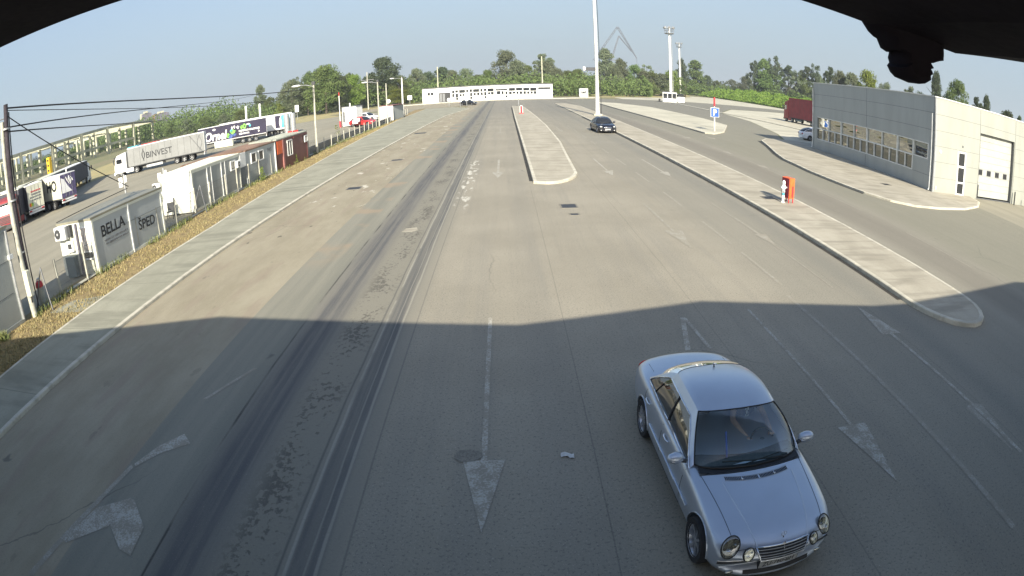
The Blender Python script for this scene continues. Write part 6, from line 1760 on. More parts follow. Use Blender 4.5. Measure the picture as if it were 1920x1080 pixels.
# navy trailer with a white script name and vegetable print
def deco_navy(t, box, rear, w, y0, tl, h):
    s = 1
    X = w / 2 + .012
    lettering('Ornel', 2.05, 'whitegloss', box, frame((X, y0 + 1.05, 1.35), (0, 1, .0), (0, 0, 1)), shear=.2, sx=.80, bold=.06)
    cw = MB()
    for a_ in (-50, -25, 0, 25, 50):
        d = Vector((0, math.sin(R(a_)), math.cos(R(a_)))); c_ = Vector((X, y0 + 2.9, 2.95))
        n_ = Vector((0, d.z, -d.y))
        cw.add([c_, c_ + d * .22 + n_ * .075, c_ + d * .44, c_ + d * .22 - n_ * .075], [(0, 1, 2, 3)])
    cw.build('crown_print', 'whitegloss', box)
    MB().box((X - .006, y0 + tl * .5, 1.06), (.02, tl * .98, .12)).build('white_strip', 'whitegloss', box)
    random.seed(9)
    def blob(y, z, a, b, mat, nm='fruit_print', e=.012):
        bm_ = MB(); n = 18
        pts = [(X + e, y + a * (1 + .22 * math.sin(5 * 2 * PI * i / n)) * math.cos(2 * PI * i / n), z + b * (1 + .22 * math.cos(4 * 2 * PI * i / n)) * math.sin(2 * PI * i / n)) for i in range(n)]
        bm_.add(pts + [(X + e, y, z)], [(i, (i + 1) % n, n) for i in range(n)]); bm_.build(nm, mat, box)
    for y, z, a, b, m_ in ((3.75, 1.75, .32, .38, 'green'), (4.2, 1.55, .5, .35, 'blue'), (4.75, 2.25, .5, .40, 'green'), (4.5, 2.45, .25, .25, 'cyan'), (5.0, 1.7, .45, .25, 'blue'), (4.65, 2.9, .14, .25, 'whitegloss'), (5.15, 3.0, .14, .25, 'whitegloss'), (5.85, 2.85, .24, .24, 'whitegloss'), (6.6, 2.75, .22, .32, 'green'), (7.2, 2.85, .42, .40, 'green'), (8.0, 3.1, .36, .12, 'whitegloss'), (8.35, 2.8, .2, .2, 'cyan')):
        blob(y0 + 5.35 + (y - 3.75) * .86, z, a * .95, b, m_)
    blob(y0 + 8.36, 2.85, .16, .15, 'tarpnavy', e=.02)
    lettering('PAMETNO ZALOGAJE', .42, 'whitegloss', box, frame((X, y0 + 7.3, 2.02), (0, 1, 0), (0, 0, 1)), sx=.90, bold=.02)
    lettering('VIŠE NOVOG', .36, 'whitegloss', box, frame((X, y0 + 7.3, 1.52), (0, 1, 0), (0, 0, 1)), sx=.86, bold=.02)
    for y in (10.6, ): blob(y0 + y + .2, 1.65, .14, .14, 'whitegloss')
p0, p1 = Vector((-37.6, 91.6, 0)), Vector((-50.6, 85.2, 0))
d_ = (p0 - p1).normalized()
lorry('lorry_trailer', 'parked navy trailer printed with a white script name, crown and vegetables', p1, ang(-d_.x, -d_.y), 'truckwhite', 'tarpnavy', 'truckwhite', cab=False, tl=12.2, h=3.65, deco=deco_navy)
def deco_cyan(t, box, rear, w, y0, tl, h):
    X = w / 2 + .012
    for y, z, a, b, m_ in ((tl - 1.2, 2.6, .8, 1.3, 'cyan'), (tl - 2.6, 2.6, .5, 1.3, 'tarpnavy')):
        MB().box((X, y, (1.1 + h) / 2), (.02, a * 2, h - 1.5)).build('side_print', m_, box)
    MB().grid(lambda u, v: (X + .02, tl - 2.2 + .5 * math.sin(PI * v) * (u - .3), 1.3 + 1.9 * v), 6, 10).build('white_swirl', 'whitegloss', box)
lorry('lorry_trailer', 'parked white trailer with a cyan and navy tail print, behind the navy one', (-49.5, 91.5, 0), ang(-d_.x, -d_.y), 'truckwhite', 'truckwhite', 'truckwhite', cab=False, tl=13.4, h=3.75, deco=deco_cyan)
st = thing('steel_stand', 'pair of tall grey steel drums standing at the right end of the painted trailers', 'drum', (-36.6, 94.3, 0))
for x_ in (-.6, .6): MB().lathe([(.5, 0), (.5, 3.6), (.4, 3.7), (0, 3.72)], c=(x_, 0, 0), n=14).build('drum', 'steel', st, smooth=40)
gb2 = thing('flower_box', 'heap of bright red crates on the ground right of the painted trailers', 'crates', (-34.2, 90, 0))
random.seed(12)
for i in range(5): MB().box((random.uniform(-.9, .9), random.uniform(-.5, .5), .3 + .25 * (i % 2)), (.8, .6, .5), rz=random.random(), bev=.02).build('crate', 'redpaint', gb2)
tag(MB().box((0, 0, .55), (3.6, .6, 1.0), bev=.04).build('crate', 'cream', None, loc=(-45.2, 84.6, 0)), 'long pale crate standing under the navy trailer', 'crate')

# lorries at the far left
def deco_b(t, box, rear, w, y0, tl, h):
    pr = MB(); pr.grid(lambda u, v: (-w * .46 + w * .92 * u, y0 + tl + .052, 1.45 + (h - 1.7) * v), 4, 4); pr.build('door_print', 'tarppurple', rear)
    sw = MB(); sw.add([(w * .46, y0 + tl + .06, 1.5), (w * .46, y0 + tl + .06, h - .3), (w * .25, y0 + tl + .06, h - .5), (w * .05, y0 + tl + .06, 2.1), (-w * .2, y0 + tl + .06, 1.5)][::-1], [(0, 1, 2, 3, 4)]); sw.build('white_swoosh', 'truckwhite', rear)
    for q in range(3):
        MB().tube([(-.7 + .5 * i / 4 + q * .25, y0 + tl + .06, 2.5 + .3 * math.sin(i * 1.3 + q) + .15 * q) for i in range(5)], .05, 5).build('swirl', 'whitegloss', rear)
    lettering('HO', 1.5, 'ink', box, frame((-(w / 2 + .02), y0 + tl - .6, 1.9), (0, -1, 0), (0, 0, 1)), bold=.05)
    lettering('HO', 1.5, 'ink', box, frame((w / 2 + .02, y0 + tl - 3.2, 1.9), (0, 1, 0), (0, 0, 1)), bold=.05)
def deco_a(t, box, rear, w, y0, tl, h):
    random.seed(4)
    for i in range(4):
        z_ = 2.7 - i * .28; x_ = -.75
        while x_ < .6:
            l_ = random.uniform(.1, .35); MB().box((x_ + l_ / 2, y0 + tl + .055, z_), (l_, .02, .14)).build('lettering', 'signred' if i == 0 else 'inkgrey', rear); x_ += l_ + .08
    for x_, c_ in ((.7, 'yellow'), (.85, 'orange'), (.5, 'green')): MB().ball((x_, y0 + tl + .05, 1.45), (.12, .03, .2), 8).build('fruit_print', c_, rear)
for (x_, y_, hd, rear, side, dec, lab) in ((-45.3, 38.75, Vector((-.975, .22, 0)), 'cream', 'tarpdark', deco_a, 'lorry with a cream printed rear door and dark sides, nearest the red cab'),
                                      (-42.9, 42.15, Vector((-.985, .17, 0)), 'tarppurple', 'tarpcream', deco_b, 'lorry with a purple and white printed rear door and cream side')):
    tl = 10.5
    f_ = Vector((x_, y_, 0)) + hd * (tl + 2.35)
    lorry('lorry', lab, f_, ang(hd.x, hd.y), 'truckwhite', side, rear, tl=tl, h=3.35, w=2.25, deco=dec)
h2 = Vector((-.52, .855, 0)).normalized(); f_ = Vector((-64.2, 67.6, 0))
lorry('lorry', 'white-cabbed lorry with a long dark trailer, farthest of the group at far left', f_, ang(h2.x, h2.y), 'truckwhite', 'tarpdark', 'truckwhite', tl=15.5, h=3.35, w=2.4, roofm='truckwhite')
lorry('lorry_trailer', 'pale-roofed trailer standing in line behind the long dark one at far left', f_ - h2 * 18.6, ang(h2.x, h2.y), 'truckwhite', 'tarpdark', 'truckwhite', cab=False, tl=14.5, h=3.4, w=2.4, roofm='cream')
hf = Vector((.50, -.86, 0))
lorry('lorry', 'red lorry cab at the far left edge, half hidden by the timber pole', (-45.2, 33.6, 0), ang(hf.x, hf.y), 'truckred', 'tarpdark', 'truckwhite', tl=9.0, h=3.4, w=2.4, roofm='cream')

# red curtain lorry at the right, half hidden by the workshop
hr = Vector((.10, 1, 0)).normalized()
lorry('lorry', 'dark red curtain-sided lorry parked behind the grey workshop', (58.9, 108.5, 0), ang(-.02, 1), 'truckred', 'tarpred', 'tarpred', tl=13.6, h=5.0, w=2.9, roofm='tarpred', skirt='teal')

# ------------------------------------------------------------------ other cars
car('dark_sedan', 'dark navy car with bright headlamps driving towards the gate at the long island kerb', (11.05 - .35, 59.6, 0), R(3), 'darkpaint', sc=1.13)
car('black_car', 'black car passing before the long white building at the far end', (-7.2, 155.5, 0), R(62), 'blackpaint', hs=1.05, tail=.5, wagon=True, sc=1.05)
car('white_car', 'white hatchback parked right of the white kiosk in the yard', (-23.6, 108.6, 0), R(68), 'whitepaint', hs=1.0, tail=.4, wagon=True, sc=1.15)
car('red_car', 'red estate car parked before the white kiosk by the fence', (-20.7, 92.3, 0), R(62), 'redpaint', hs=1.0, tail=.45, wagon=True, sc=1.12)
car('white_van_car', 'white estate car showing its tail beside the left corner of the workshop', (41.4, 63.6, 0), R(84), 'whitepaint', hs=1.12, tail=.55, wagon=True, sc=1.05)
lt_ = thing('luggage_trailer', 'white boxy load heaped on the tail of the red car', 'load', (-23.6, 91.6, 0))
random.seed(3)
for i in range(4): MB().box((random.uniform(-.5, .5), random.uniform(-.3, .3), .9 + .3 * (i % 2)), (.7, .7, .6), rz=random.random(), bev=.05).build('sack', 'whitegloss', lt_)
# ------------------------------------------------------------------ trees and undergrowth
def leafmat(name, a, b_, dark):
    b = NB(name); p = b.pos(); oi = b.n('ShaderNodeObjectInfo')
    n = b.noise(p, .35, 4, .65); n2 = b.noise(p, 1.7, 3, .6)
    c = b.mix(b.ramp(n, .35, .65), a, b_)
    c = b.mix(b.math('MULTIPLY', b.ramp(n2, .5, .7), .55), c, dark)
    hv = b.n('ShaderNodeHueSaturation'); b.l(c, hv.inputs['Color'])
    b.l(b.math('ADD', .475, b.math('MULTIPLY', oi.outputs['Random'], .05)), hv.inputs['Hue'])
    b.l(b.math('ADD', .85, b.math('MULTIPLY', oi.outputs['Random'], .6)), hv.inputs['Value'])
    d = b.n('ShaderNodeBsdfDiffuse'); t = b.n('ShaderNodeBsdfTranslucent'); m = b.n('ShaderNodeMixShader'); m.inputs[0].default_value = .3
    b.l(hv.outputs[0], d.inputs[0]); b.l(hv.outputs[0], t.inputs[0]); b.l(d.outputs[0], m.inputs[1]); b.l(t.outputs[0], m.inputs[2])
    b.l(m.outputs[0], b.out.inputs['Surface']); return b.m
M['leaf0'] = leafmat('leaves_mid_green', (.095, .135, .045), (.145, .185, .07), (.045, .064, .026))
M['leaf1'] = leafmat('leaves_grey_green', (.115, .14, .08), (.165, .185, .115), (.055, .068, .042))
M['leaf2'] = leafmat('leaves_dark', (.060, .080, .045), (.09, .112, .065), (.03, .042, .024))
M['leaf3'] = leafmat('leaves_yellow_green', (.13, .17, .035), (.18, .22, .06), (.06, .085, .02))
M['vine'] = leafmat('bright_creeper', (.12, .195, .035), (.19, .27, .06), (.05, .085, .018))
def leaf_quad(vs, fs, p, s, rng):
    a = Vector((rng.gauss(0, 1), rng.gauss(0, 1), rng.gauss(0, .8))).normalized()
    b = a.orthogonal().normalized(); c = a.cross(b)
    r = rng.uniform(0, 2 * PI)
    u = b * math.cos(r) + c * math.sin(r); v = a.cross(u)
    k = len(vs); w_ = s * rng.uniform(.6, 1.2); h_ = s * rng.uniform(.5, .9)
    vs += [p - u * w_, p - v * h_ * .6 + a * s * .15, p + u * w_, p + v * h_ * .6 - a * s * .1]
    fs.append((k, k + 1, k + 2, k + 3))
def crown_mesh(kind, seed):
    """unit tree: 1 high, crown and trunk meshes"""
    rng = random.Random(seed); vs, fs = [], []
    blobs = []
    if kind == 'round': z0, n, rr = .06, 84, .40
    elif kind == 'tall': z0, n, rr = .05, 80, .23
    elif kind == 'ragged': z0, n, rr = .10, 58, .34
    elif kind == 'cone': z0, n, rr = .04, 84, .26
    else: z0, n, rr = .02, 50, .50                    # bush
    for i in range(n):
        t = rng.random() ** (.8 if kind != 'bush' else .9)
        z = z0 + (1 - z0) * t * .93
        if kind == 'cone': env = (1 - t) ** .8 + .06
        elif kind == 'tall': env = math.sin(PI * min(1, t * .85 + .15)) ** .6
        elif kind == 'bush': env = math.sqrt(max(0, 1 - t ** 2))
        else: env = math.sin(PI * (t * .82 + .14)) ** .7
        a = rng.uniform(0, 2 * PI); q = rr * env * math.sqrt(rng.random()) * (.9 if kind != 'ragged' else 1.05)
        rad = rng.uniform(.045, .095) * (1.25 if kind in ('bush', 'round') else .95) * (.8 if kind == 'ragged' else 1)
        blobs.append((Vector((q * math.cos(a), q * math.sin(a), min(z, 1 - rad * .7))), rad))
    for c, rad in blobs:
        m = int(55 + 620 * rad)
        for j in range(m):
            d = Vector((rng.gauss(0, 1), rng.gauss(0, 1), rng.gauss(0, 1))).normalized()
            p = c + Vector((d.x, d.y, d.z * .8)) * rad * rng.uniform(.55, 1.15)
            if p.z < 0.01: continue
            leaf_quad(vs, fs, p, rng.uniform(.014, .026), rng)
    me = bpy.data.meshes.new('crown'); me.from_pydata([tuple(v) for v in vs], [], fs); me.update()
    tb = MB()
    lean = rng.uniform(-.03, .03)
    tb.tube([(0, 0, -.01), (lean * .5, 0, .3), (lean, .01, .62), (lean * 1.2, 0, .85)], [.026, .019, .011, .004], 7)
    for i in range(5):
        z = rng.uniform(.25, .6); a = rng.uniform(0, 2 * PI); L = rng.uniform(.15, .28)
        tb.tube([(lean * z, 0, z), (lean * z + L * .5 * math.cos(a), L * .5 * math.sin(a), z + L * .45), (lean * z + L * math.cos(a), L * math.sin(a), z + L * .75)], [.010, .006, .002], 5)
    tm = bpy.data.meshes.new('trunk'); tm.from_pydata([tuple(v) for v in tb.v], [], tb.f); tm.materials.append(M['bark']); tm.update()
    return me, tm
LIB = {}
for kind in ('round', 'tall', 'ragged', 'cone', 'bush'):
    for sd in range(3): LIB[kind, sd] = crown_mesh(kind, 100 + sd * 7 + len(kind))
MESHCACHE = {}
def tree(x, y, h, wf, kind, leaf, label, group, sd):
    """h height in metres, wf width factor"""
    me, tm = LIB[kind, sd % 3]
    key = (kind, sd % 3, leaf)
    if key not in MESHCACHE:
        m2 = me.copy(); m2.materials.clear(); m2.materials.append(M[leaf]); MESHCACHE[key] = m2
    t = thing('bush' if kind == 'bush' else 'tree', label, 'bush' if kind == 'bush' else 'tree', (x, y, 0), (sd * 2.399) % 6.28, group, (h * wf, h * wf, h))
    c = bpy.data.objects.new('crown', MESHCACHE[key]); COL.objects.link(c); c.parent = t
    k = bpy.data.objects.new('trunk', tm); COL.objects.link(k); k.parent = t
    return t
TREES = [
    (-106.0, 237.4, 16.7, 0.83, 'tall', 'leaf1', "grey-green narrow tree above the painted trailers"),
    (-98.2, 229.9, 10.2, 0.77, 'bush', 'leaf0', "mid-green low bush above the painted trailers"),
    (-76.7, 200.9, 14.3, 0.96, 'round', 'leaf1', "grey-green round tree above the painted trailers"),
    (-72.7, 207.6, 12.6, 1.01, 'round', 'leaf0', "mid-green round tree behind the first street lamp, leftmost of 3"),
    (-61.5, 195.5, 18.1, 1.07, 'round', 'leaf0', "mid-green round tree behind the first street lamp, rightmost of 3"),
    (-56.6, 197.0, 13.1, 0.9, 'round', 'leaf2', "dark green round tree behind the first street lamp"),
    (-54.3, 208.0, 13.3, 0.93, 'round', 'leaf3', "yellow-green round tree behind the white kiosk"),
    (-53.5, 228.8, 13.4, 0.91, 'round', 'leaf2', "dark green round tree behind the white kiosk"),
    (-46.8, 225.2, 19.9, 1.14, 'round', 'leaf2', "dark green round tree behind the tin shed, the taller of two"),
    (-39.5, 221.5, 11.4, 1.02, 'round', 'leaf0', "mid-green round tree behind the tin shed"),
    (-38.5, 211.5, 6.5, 1.72, 'bush', 'leaf3', "yellow-green low bush behind the tin shed"),
    (-38.1, 257.2, 15.2, 0.79, 'round', 'leaf1', "grey-green round tree over the white building's left end, the taller of two"),
    (-33.0, 259.9, 13.3, 0.91, 'round', 'leaf2', "dark green round tree over the white building's left end"),
    (-27.8, 268.6, 15.7, 1.45, 'tall', 'leaf2', "dark green narrow tree over the white building's left end"),
    (-22.3, 261.0, 13.3, 0.81, 'round', 'leaf1', "grey-green round tree over the white building's left end, the lower of two"),
    (-16.5, 267.5, 13.9, 0.99, 'round', 'leaf1', "grey-green round tree over the white building's middle"),
    (-10.5, 259.8, 9.9, 1.22, 'round', 'leaf0', "mid-green round tree over the white building's middle, second from left of 3"),
    (-6.3, 254.9, 12.3, 0.96, 'round', 'leaf0', "mid-green round tree over the white building's middle, rightmost of 3"),
    (1.6, 262.0, 21.5, 0.94, 'round', 'leaf1', "grey-green round tree over the white building's right end, leftmost of 4"),
    (6.1, 257.9, 16.6, 0.95, 'round', 'leaf1', "grey-green round tree over the white building's right end, second from left of 4"),
    (10.9, 261.8, 14.1, 0.95, 'round', 'leaf0', "mid-green round tree over the white building's right end"),
    (18.4, 264.4, 20.2, 0.97, 'ragged', 'leaf1', "grey-green ragged tree over the white building's right end"),
    (19.0, 261.3, 16.5, 0.98, 'round', 'leaf1', "grey-green round tree over the white building's right end, third from left of 4"),
    (23.0, 254.0, 12.2, 1.07, 'round', 'leaf1', "grey-green round tree over the white building's right end, rightmost of 4"),
    (28.3, 260.5, 11.4, 1.18, 'round', 'leaf0', "mid-green round tree left of the antenna mast, leftmost of 3"),
    (33.6, 263.9, 12.5, 0.98, 'round', 'leaf0', "mid-green round tree left of the antenna mast, rightmost of 3"),
    (40.1, 272.1, 9.1, 1.4, 'round', 'leaf2', "dark green round tree left of the antenna mast"),
    (49.6, 280.6, 24.1, 1.0, 'tall', 'leaf1', "grey-green narrow tree below the harbour crane, the taller of two"),
    (52.5, 275.0, 14.7, 0.98, 'round', 'leaf1', "grey-green round tree below the harbour crane, the taller of two"),
    (57.6, 284.2, 19.0, 1.16, 'tall', 'leaf1', "grey-green narrow tree below the harbour crane, the lower of two"),
    (64.8, 282.7, 15.7, 0.86, 'round', 'leaf0', "mid-green round tree between crane and floodlight masts, leftmost of 3"),
    (71.5, 283.1, 16.8, 0.98, 'ragged', 'leaf1', "grey-green ragged tree between crane and floodlight masts"),
    (72.5, 278.7, 12.1, 1.24, 'round', 'leaf0', "mid-green round tree between crane and floodlight masts, second from left of 3"),
    (79.7, 289.2, 10.6, 1.19, 'round', 'leaf0', "mid-green round tree between crane and floodlight masts, rightmost of 3"),
    (93.7, 316.4, 15.8, 0.66, 'ragged', 'leaf2', "dark green ragged tree at the farther floodlight mast"),
    (103.9, 329.0, 23.2, 0.77, 'tall', 'leaf2', "dark green narrow tree at the farther floodlight mast"),
    (129.7, 378.4, 25.5, 1.55, 'cone', 'leaf0', "mid-green pointed tree right of the farther floodlight mast"),
    (139.2, 380.3, 15.2, 0.85, 'round', 'leaf2', "dark green round tree right of the farther floodlight mast"),
    (140.5, 363.8, 11.7, 1.34, 'bush', 'leaf0', "mid-green low bush right of the farther floodlight mast"),
    (149.8, 360.1, 13.2, 1.32, 'bush', 'leaf1', "grey-green low bush above the blue parking sign"),
    (158.6, 356.3, 16.3, 1.03, 'round', 'leaf1', "grey-green round tree above the blue parking sign"),
    (139.1, 299.3, 24.5, 0.6, 'ragged', 'leaf2', "dark green ragged tree on the creeper bank, the lower of two"),
    (144.2, 296.8, 26.3, 1.0, 'tall', 'leaf0', "mid-green narrow tree on the creeper bank"),
    (149.4, 294.2, 29.8, 0.6, 'ragged', 'leaf2', "dark green ragged tree on the creeper bank, the taller of two"),
    (146.9, 295.5, 19.8, 1.27, 'round', 'leaf0', "mid-green round tree on the creeper bank"),
    (157.1, 290.2, 24.1, 0.91, 'ragged', 'leaf2', "dark green ragged tree above the red lorry, leftmost of 3"),
    (160.5, 288.4, 22.1, 0.9, 'ragged', 'leaf1', "grey-green ragged tree above the red lorry"),
    (164.0, 286.4, 18.8, 0.87, 'round', 'leaf0', "mid-green round tree above the red lorry"),
    (166.7, 284.8, 24.8, 0.71, 'ragged', 'leaf2', "dark green ragged tree above the red lorry, second from left of 3"),
    (171.2, 282.1, 27.6, 0.6, 'ragged', 'leaf2', "dark green ragged tree above the red lorry, rightmost of 3"),
    (172.9, 281.1, 20.1, 1.35, 'tall', 'leaf1', "grey-green narrow tree above the red lorry"),
    (127.4, 197.5, 20.5, 0.6, 'ragged', 'leaf2', "dark green ragged tree over the workshop's left half"),
    (119.9, 178.5, 18.1, 0.6, 'round', 'leaf1', "grey-green round tree over the workshop's left half, the taller of two"),
    (121.0, 171.6, 17.3, 0.69, 'round', 'leaf1', "grey-green round tree over the workshop's left half, the lower of two"),
    (114.2, 151.9, 17.9, 0.73, 'round', 'leaf3', "yellow-green round tree over the workshop's left half"),
    (119.0, 148.1, 15.5, 0.6, 'bush', 'leaf1', "grey-green low bush over the workshop's middle"),
    (125.7, 142.5, 15.2, 0.89, 'ragged', 'leaf1', "grey-green ragged tree over the workshop's middle"),
    (122.0, 132.4, 13.4, 0.63, 'round', 'leaf2', "dark green round tree over the workshop's middle"),
    (129.6, 132.0, 21.8, 0.65, 'cone', 'leaf2', "dark green pointed tree over the workshop's roller door"),
    (124.2, 116.1, 18.7, 0.72, 'round', 'leaf0', "mid-green round tree over the workshop's roller door"),
    (121.0, 104.7, 15.0, 0.6, 'ragged', 'leaf2', "dark green ragged tree at the right edge over the workshop, the taller of two"),
    (119.2, 99.1, 15.8, 0.62, 'cone', 'leaf2', "dark green pointed tree at the right edge over the workshop"),
    (111.3, 84.9, 12.0, 0.73, 'round', 'leaf2', "dark green round tree at the right edge over the workshop"),
    (105.4, 76.1, 11.4, 0.61, 'ragged', 'leaf2', "dark green ragged tree at the right edge over the workshop, the lower of two"),
    (-106.0, 215.3, 6.5, 1.35, 'bush', 'leaf0', "mid-green low bush on the slope above the navy trailer, the taller of two"),
    (-117.0, 220.9, 6.2, 1.48, 'bush', 'leaf1', "grey-green low bush on the slope above the navy trailer, the lower of two"),
    (-127.0, 221.1, 6.4, 1.66, 'bush', 'leaf0', "mid-green low bush on the slope above the navy trailer, the lower of two"),
    (-139.9, 225.1, 7.2, 1.54, 'bush', 'leaf1', "grey-green low bush on the slope above the navy trailer, the taller of two"),
    (-149.3, 224.9, 7.4, 1.38, 'bush', 'leaf0', "mid-green low bush beyond the concrete frame"),
    (-81.6, 204.3, 9.8, 0.9, 'bush', 'leaf3', "yellow-green low bush above the painted trailers"),
    (45.6, 281.3, 9.9, 1.12, 'bush', 'leaf1', "grey-green low bush below the harbour crane"),
    (32.0, 247.9, 4.5, 2.0, 'bush', 'leaf0', "mid-green low bush left of the antenna mast"),
    (26.2, 246.6, 4.9, 1.94, 'bush', 'leaf3', "yellow-green low bush left of the antenna mast"),
    (-39.0, 246.9, 9.7, 0.89, 'bush', 'leaf0', "mid-green low bush over the white building's left end"),
    (56.5, 264.0, 7.4, 1.75, 'bush', 'leaf0', "mid-green low bush between crane and floodlight masts, the taller of two"),
    (67.4, 266.6, 7.3, 1.82, 'bush', 'leaf0', "mid-green low bush between crane and floodlight masts, the lower of two"),
    (168.7, 283.6, 13.3, 1.03, 'bush', 'leaf0', "mid-green low bush above the red lorry"),
    (157.5, 290.0, 11.8, 1.42, 'bush', 'leaf1', "grey-green low bush above the red lorry"),
    (140.5, 298.6, 10.3, 1.59, 'bush', 'leaf0', "mid-green low bush on the creeper bank"),
    (-85.0, 231.9, 17.5, 0.81, 'ragged', 'leaf1', "grey-green ragged tree above the painted trailers"),
    (-80.8, 233.4, 18.6, 0.98, 'tall', 'leaf0', "mid-green narrow tree behind the first street lamp, the taller of two"),
    (-73.4, 231.7, 14.3, 0.99, 'round', 'leaf0', "mid-green round tree behind the first street lamp, second from left of 3"),
    (-71.2, 244.8, 16.4, 1.14, 'tall', 'leaf1', "grey-green narrow tree behind the first street lamp"),
    (-63.4, 235.6, 15.5, 1.42, 'tall', 'leaf0', "mid-green narrow tree behind the first street lamp, the lower of two"),
    (-59.0, 244.0, 11.3, 1.33, 'round', 'leaf1', "grey-green round tree behind the white kiosk"),
    (-51.2, 231.4, 11.8, 1.8, 'tall', 'leaf0', "mid-green narrow tree behind the tin shed"),
    (-48.4, 246.3, 10.9, 1.26, 'round', 'leaf2', "dark green round tree behind the tin shed, the lower of two"),
    (-41.6, 244.5, 10.0, 1.63, 'ragged', 'leaf1', "grey-green ragged tree behind the tin shed"),
    (-40.0, 261.0, 12.4, 1.15, 'round', 'leaf0', "mid-green round tree over the white building's left end"),
    (-36.5, 292.7, 9.5, 2.0, 'ragged', 'leaf1', "grey-green ragged tree over the white building's left end, the taller of two"),
    (-29.6, 264.4, 8.6, 1.93, 'ragged', 'leaf1', "grey-green ragged tree over the white building's left end, the lower of two"),
    (-22.7, 283.1, 11.7, 1.43, 'ragged', 'leaf3', "yellow-green ragged tree over the white building's left end"),
    (-17.6, 281.5, 8.1, 1.77, 'round', 'leaf0', "mid-green round tree over the white building's middle, leftmost of 3"),
    (-11.6, 268.8, 10.8, 2.0, 'tall', 'leaf1', "grey-green narrow tree over the white building's middle"),
    (-5.2, 263.9, 8.9, 2.0, 'tall', 'leaf0', "mid-green narrow tree over the white building's middle"),
    (0.5, 263.0, 6.9, 2.0, 'tall', 'leaf1', "grey-green narrow tree over the white building's right end"),
    (6.6, 265.9, 11.1, 2.0, 'tall', 'leaf3', "yellow-green narrow tree over the white building's right end"),
    (11.5, 269.8, 8.5, 2.0, 'tall', 'leaf2', "dark green narrow tree over the white building's right end"),
    (18.1, 284.4, 9.6, 1.29, 'round', 'leaf2', "dark green round tree over the white building's right end, the taller of two"),
    (23.9, 279.0, 9.2, 1.72, 'round', 'leaf2', "dark green round tree over the white building's right end, the lower of two"),
    (29.0, 267.4, 8.5, 1.63, 'round', 'leaf0', "mid-green round tree left of the antenna mast, second from left of 3"),
    (37.5, 297.6, 11.1, 1.31, 'round', 'leaf3', "yellow-green round tree left of the antenna mast"),
    (44.8, 278.4, 7.4, 1.97, 'round', 'leaf0', "mid-green round tree below the harbour crane"),
    (49.8, 269.4, 9.8, 2.0, 'ragged', 'leaf1', "grey-green ragged tree below the harbour crane"),
    (57.2, 287.4, 8.8, 1.98, 'round', 'leaf1', "grey-green round tree below the harbour crane, the lower of two"),
    (64.1, 281.8, 9.0, 1.67, 'round', 'leaf2', "dark green round tree between crane and floodlight masts"),
    (66.0, 270.0, 12.5, 1.62, 'tall', 'leaf1', "grey-green narrow tree between crane and floodlight masts, the taller of two"),
    (77.1, 277.5, 11.8, 2.0, 'tall', 'leaf1', "grey-green narrow tree between crane and floodlight masts, the lower of two"),
    (84.6, 285.7, 13.7, 1.26, 'round', 'leaf3', "yellow-green round tree at the farther floodlight mast"),
    (89.8, 278.9, 8.6, 1.84, 'ragged', 'leaf0', "mid-green ragged tree at the farther floodlight mast"),
]
for i, (x_, y_, h_, w_, k_, l_, lab) in enumerate(TREES):
    tree(x_, y_, h_, w_, k_, l_, lab, 'bushes at the edge of the woods' if k_ == 'bush' else 'trees along the skyline', i)
# bright creeper-covered bank on the right
rng = random.Random(77); vs, fs = [], []
def bank_pt(t, s):
    """t along the foot, s across 0..1"""
    x0 = 100 + 21 * t; y0 = 118 + 230 * t
    h = 6.4 * math.sin(PI * min(1, s * .9 + .02)) ** .7 * (.72 + .38 * mnoise.noise(Vector((t * 22, s * 3, 1))) + .30 * mnoise.noise(Vector((t * 70, s * 8, 4))))
    return Vector((x0 + 24 * s, y0 + 3 * s, max(0, h)))
for i in range(24000):
    t, s = rng.random() ** 1.3, rng.random() ** 1.4
    p = bank_pt(t, s); p.z = max(.05, p.z + rng.uniform(-.5, .35))
    leaf_quad(vs, fs, p, rng.uniform(.35, .62), rng)
bm_ = MB().grid(lambda u, v: bank_pt(u, v) - Vector((0, 0, .35)), 60, 10)
me = bpy.data.meshes.new('creeper_bank'); 
b0 = len(vs); vs += [Vector(p) for p in bm_.v]; fs += [tuple(i + b0 for i in f) for f in bm_.f]
me.from_pydata([tuple(v) for v in vs], [], fs); me.materials.append(M['vine']); o = bpy.data.objects.new('creeper_bank', me); COL.objects.link(o); struct(o, 'stuff')
o['label'] = 'bright green creeper covering the long bank behind the pale apron'
# undergrowth along the foot of the woods
vs, fs = [], []; rng = random.Random(5)
def strip(P, n, h0, h1, dep, s0=.35, s1=.7):
    seg = [(Vector(a), Vector(b)) for a, b in zip(P, P[1:])]
    tot = sum((b - a).length for a, b in seg)
    for a, b in seg:
        for i in range(int(n * (b - a).length / tot)):
            t = rng.random(); p = a.lerp(b, t); q = rng.random()
            hh = (h0 + (h1 - h0) * (.5 + .5 * mnoise.noise(Vector((p.x * .07, p.y * .07, 3)))))
            leaf_quad(vs, fs, Vector((p.x, p.y + dep * q, hh * (rng.random() ** .7) * (.55 + .45 * q))), rng.uniform(s0, s1), rng)
strip([(-330, 330, 0), (-200, 262, 0), (-120, 225, 0), (-62, 214, 0), (-30, 222, 0), (20, 226, 0), (62, 240, 0), (85, 320, 0), (120, 370, 0)], 46000, 7, 14, 16)
strip([(-330, 330, 0), (-235, 275, 0), (-170, 225, 0), (-120, 222, 0)], 12000, 10, 17, 22, .5, .9)
strip([(-250, 110, 0), (-235, 180, 0), (-215, 260, 0)], 12000, 6, 10, 14, .5, .9)
strip([(120, 372, 0), (140, 300, 0), (146, 230, 0), (150, 150, 0), (160, 80, 0), (165, 20, 0)], 16000, 5, 10, 12, .5, .9)
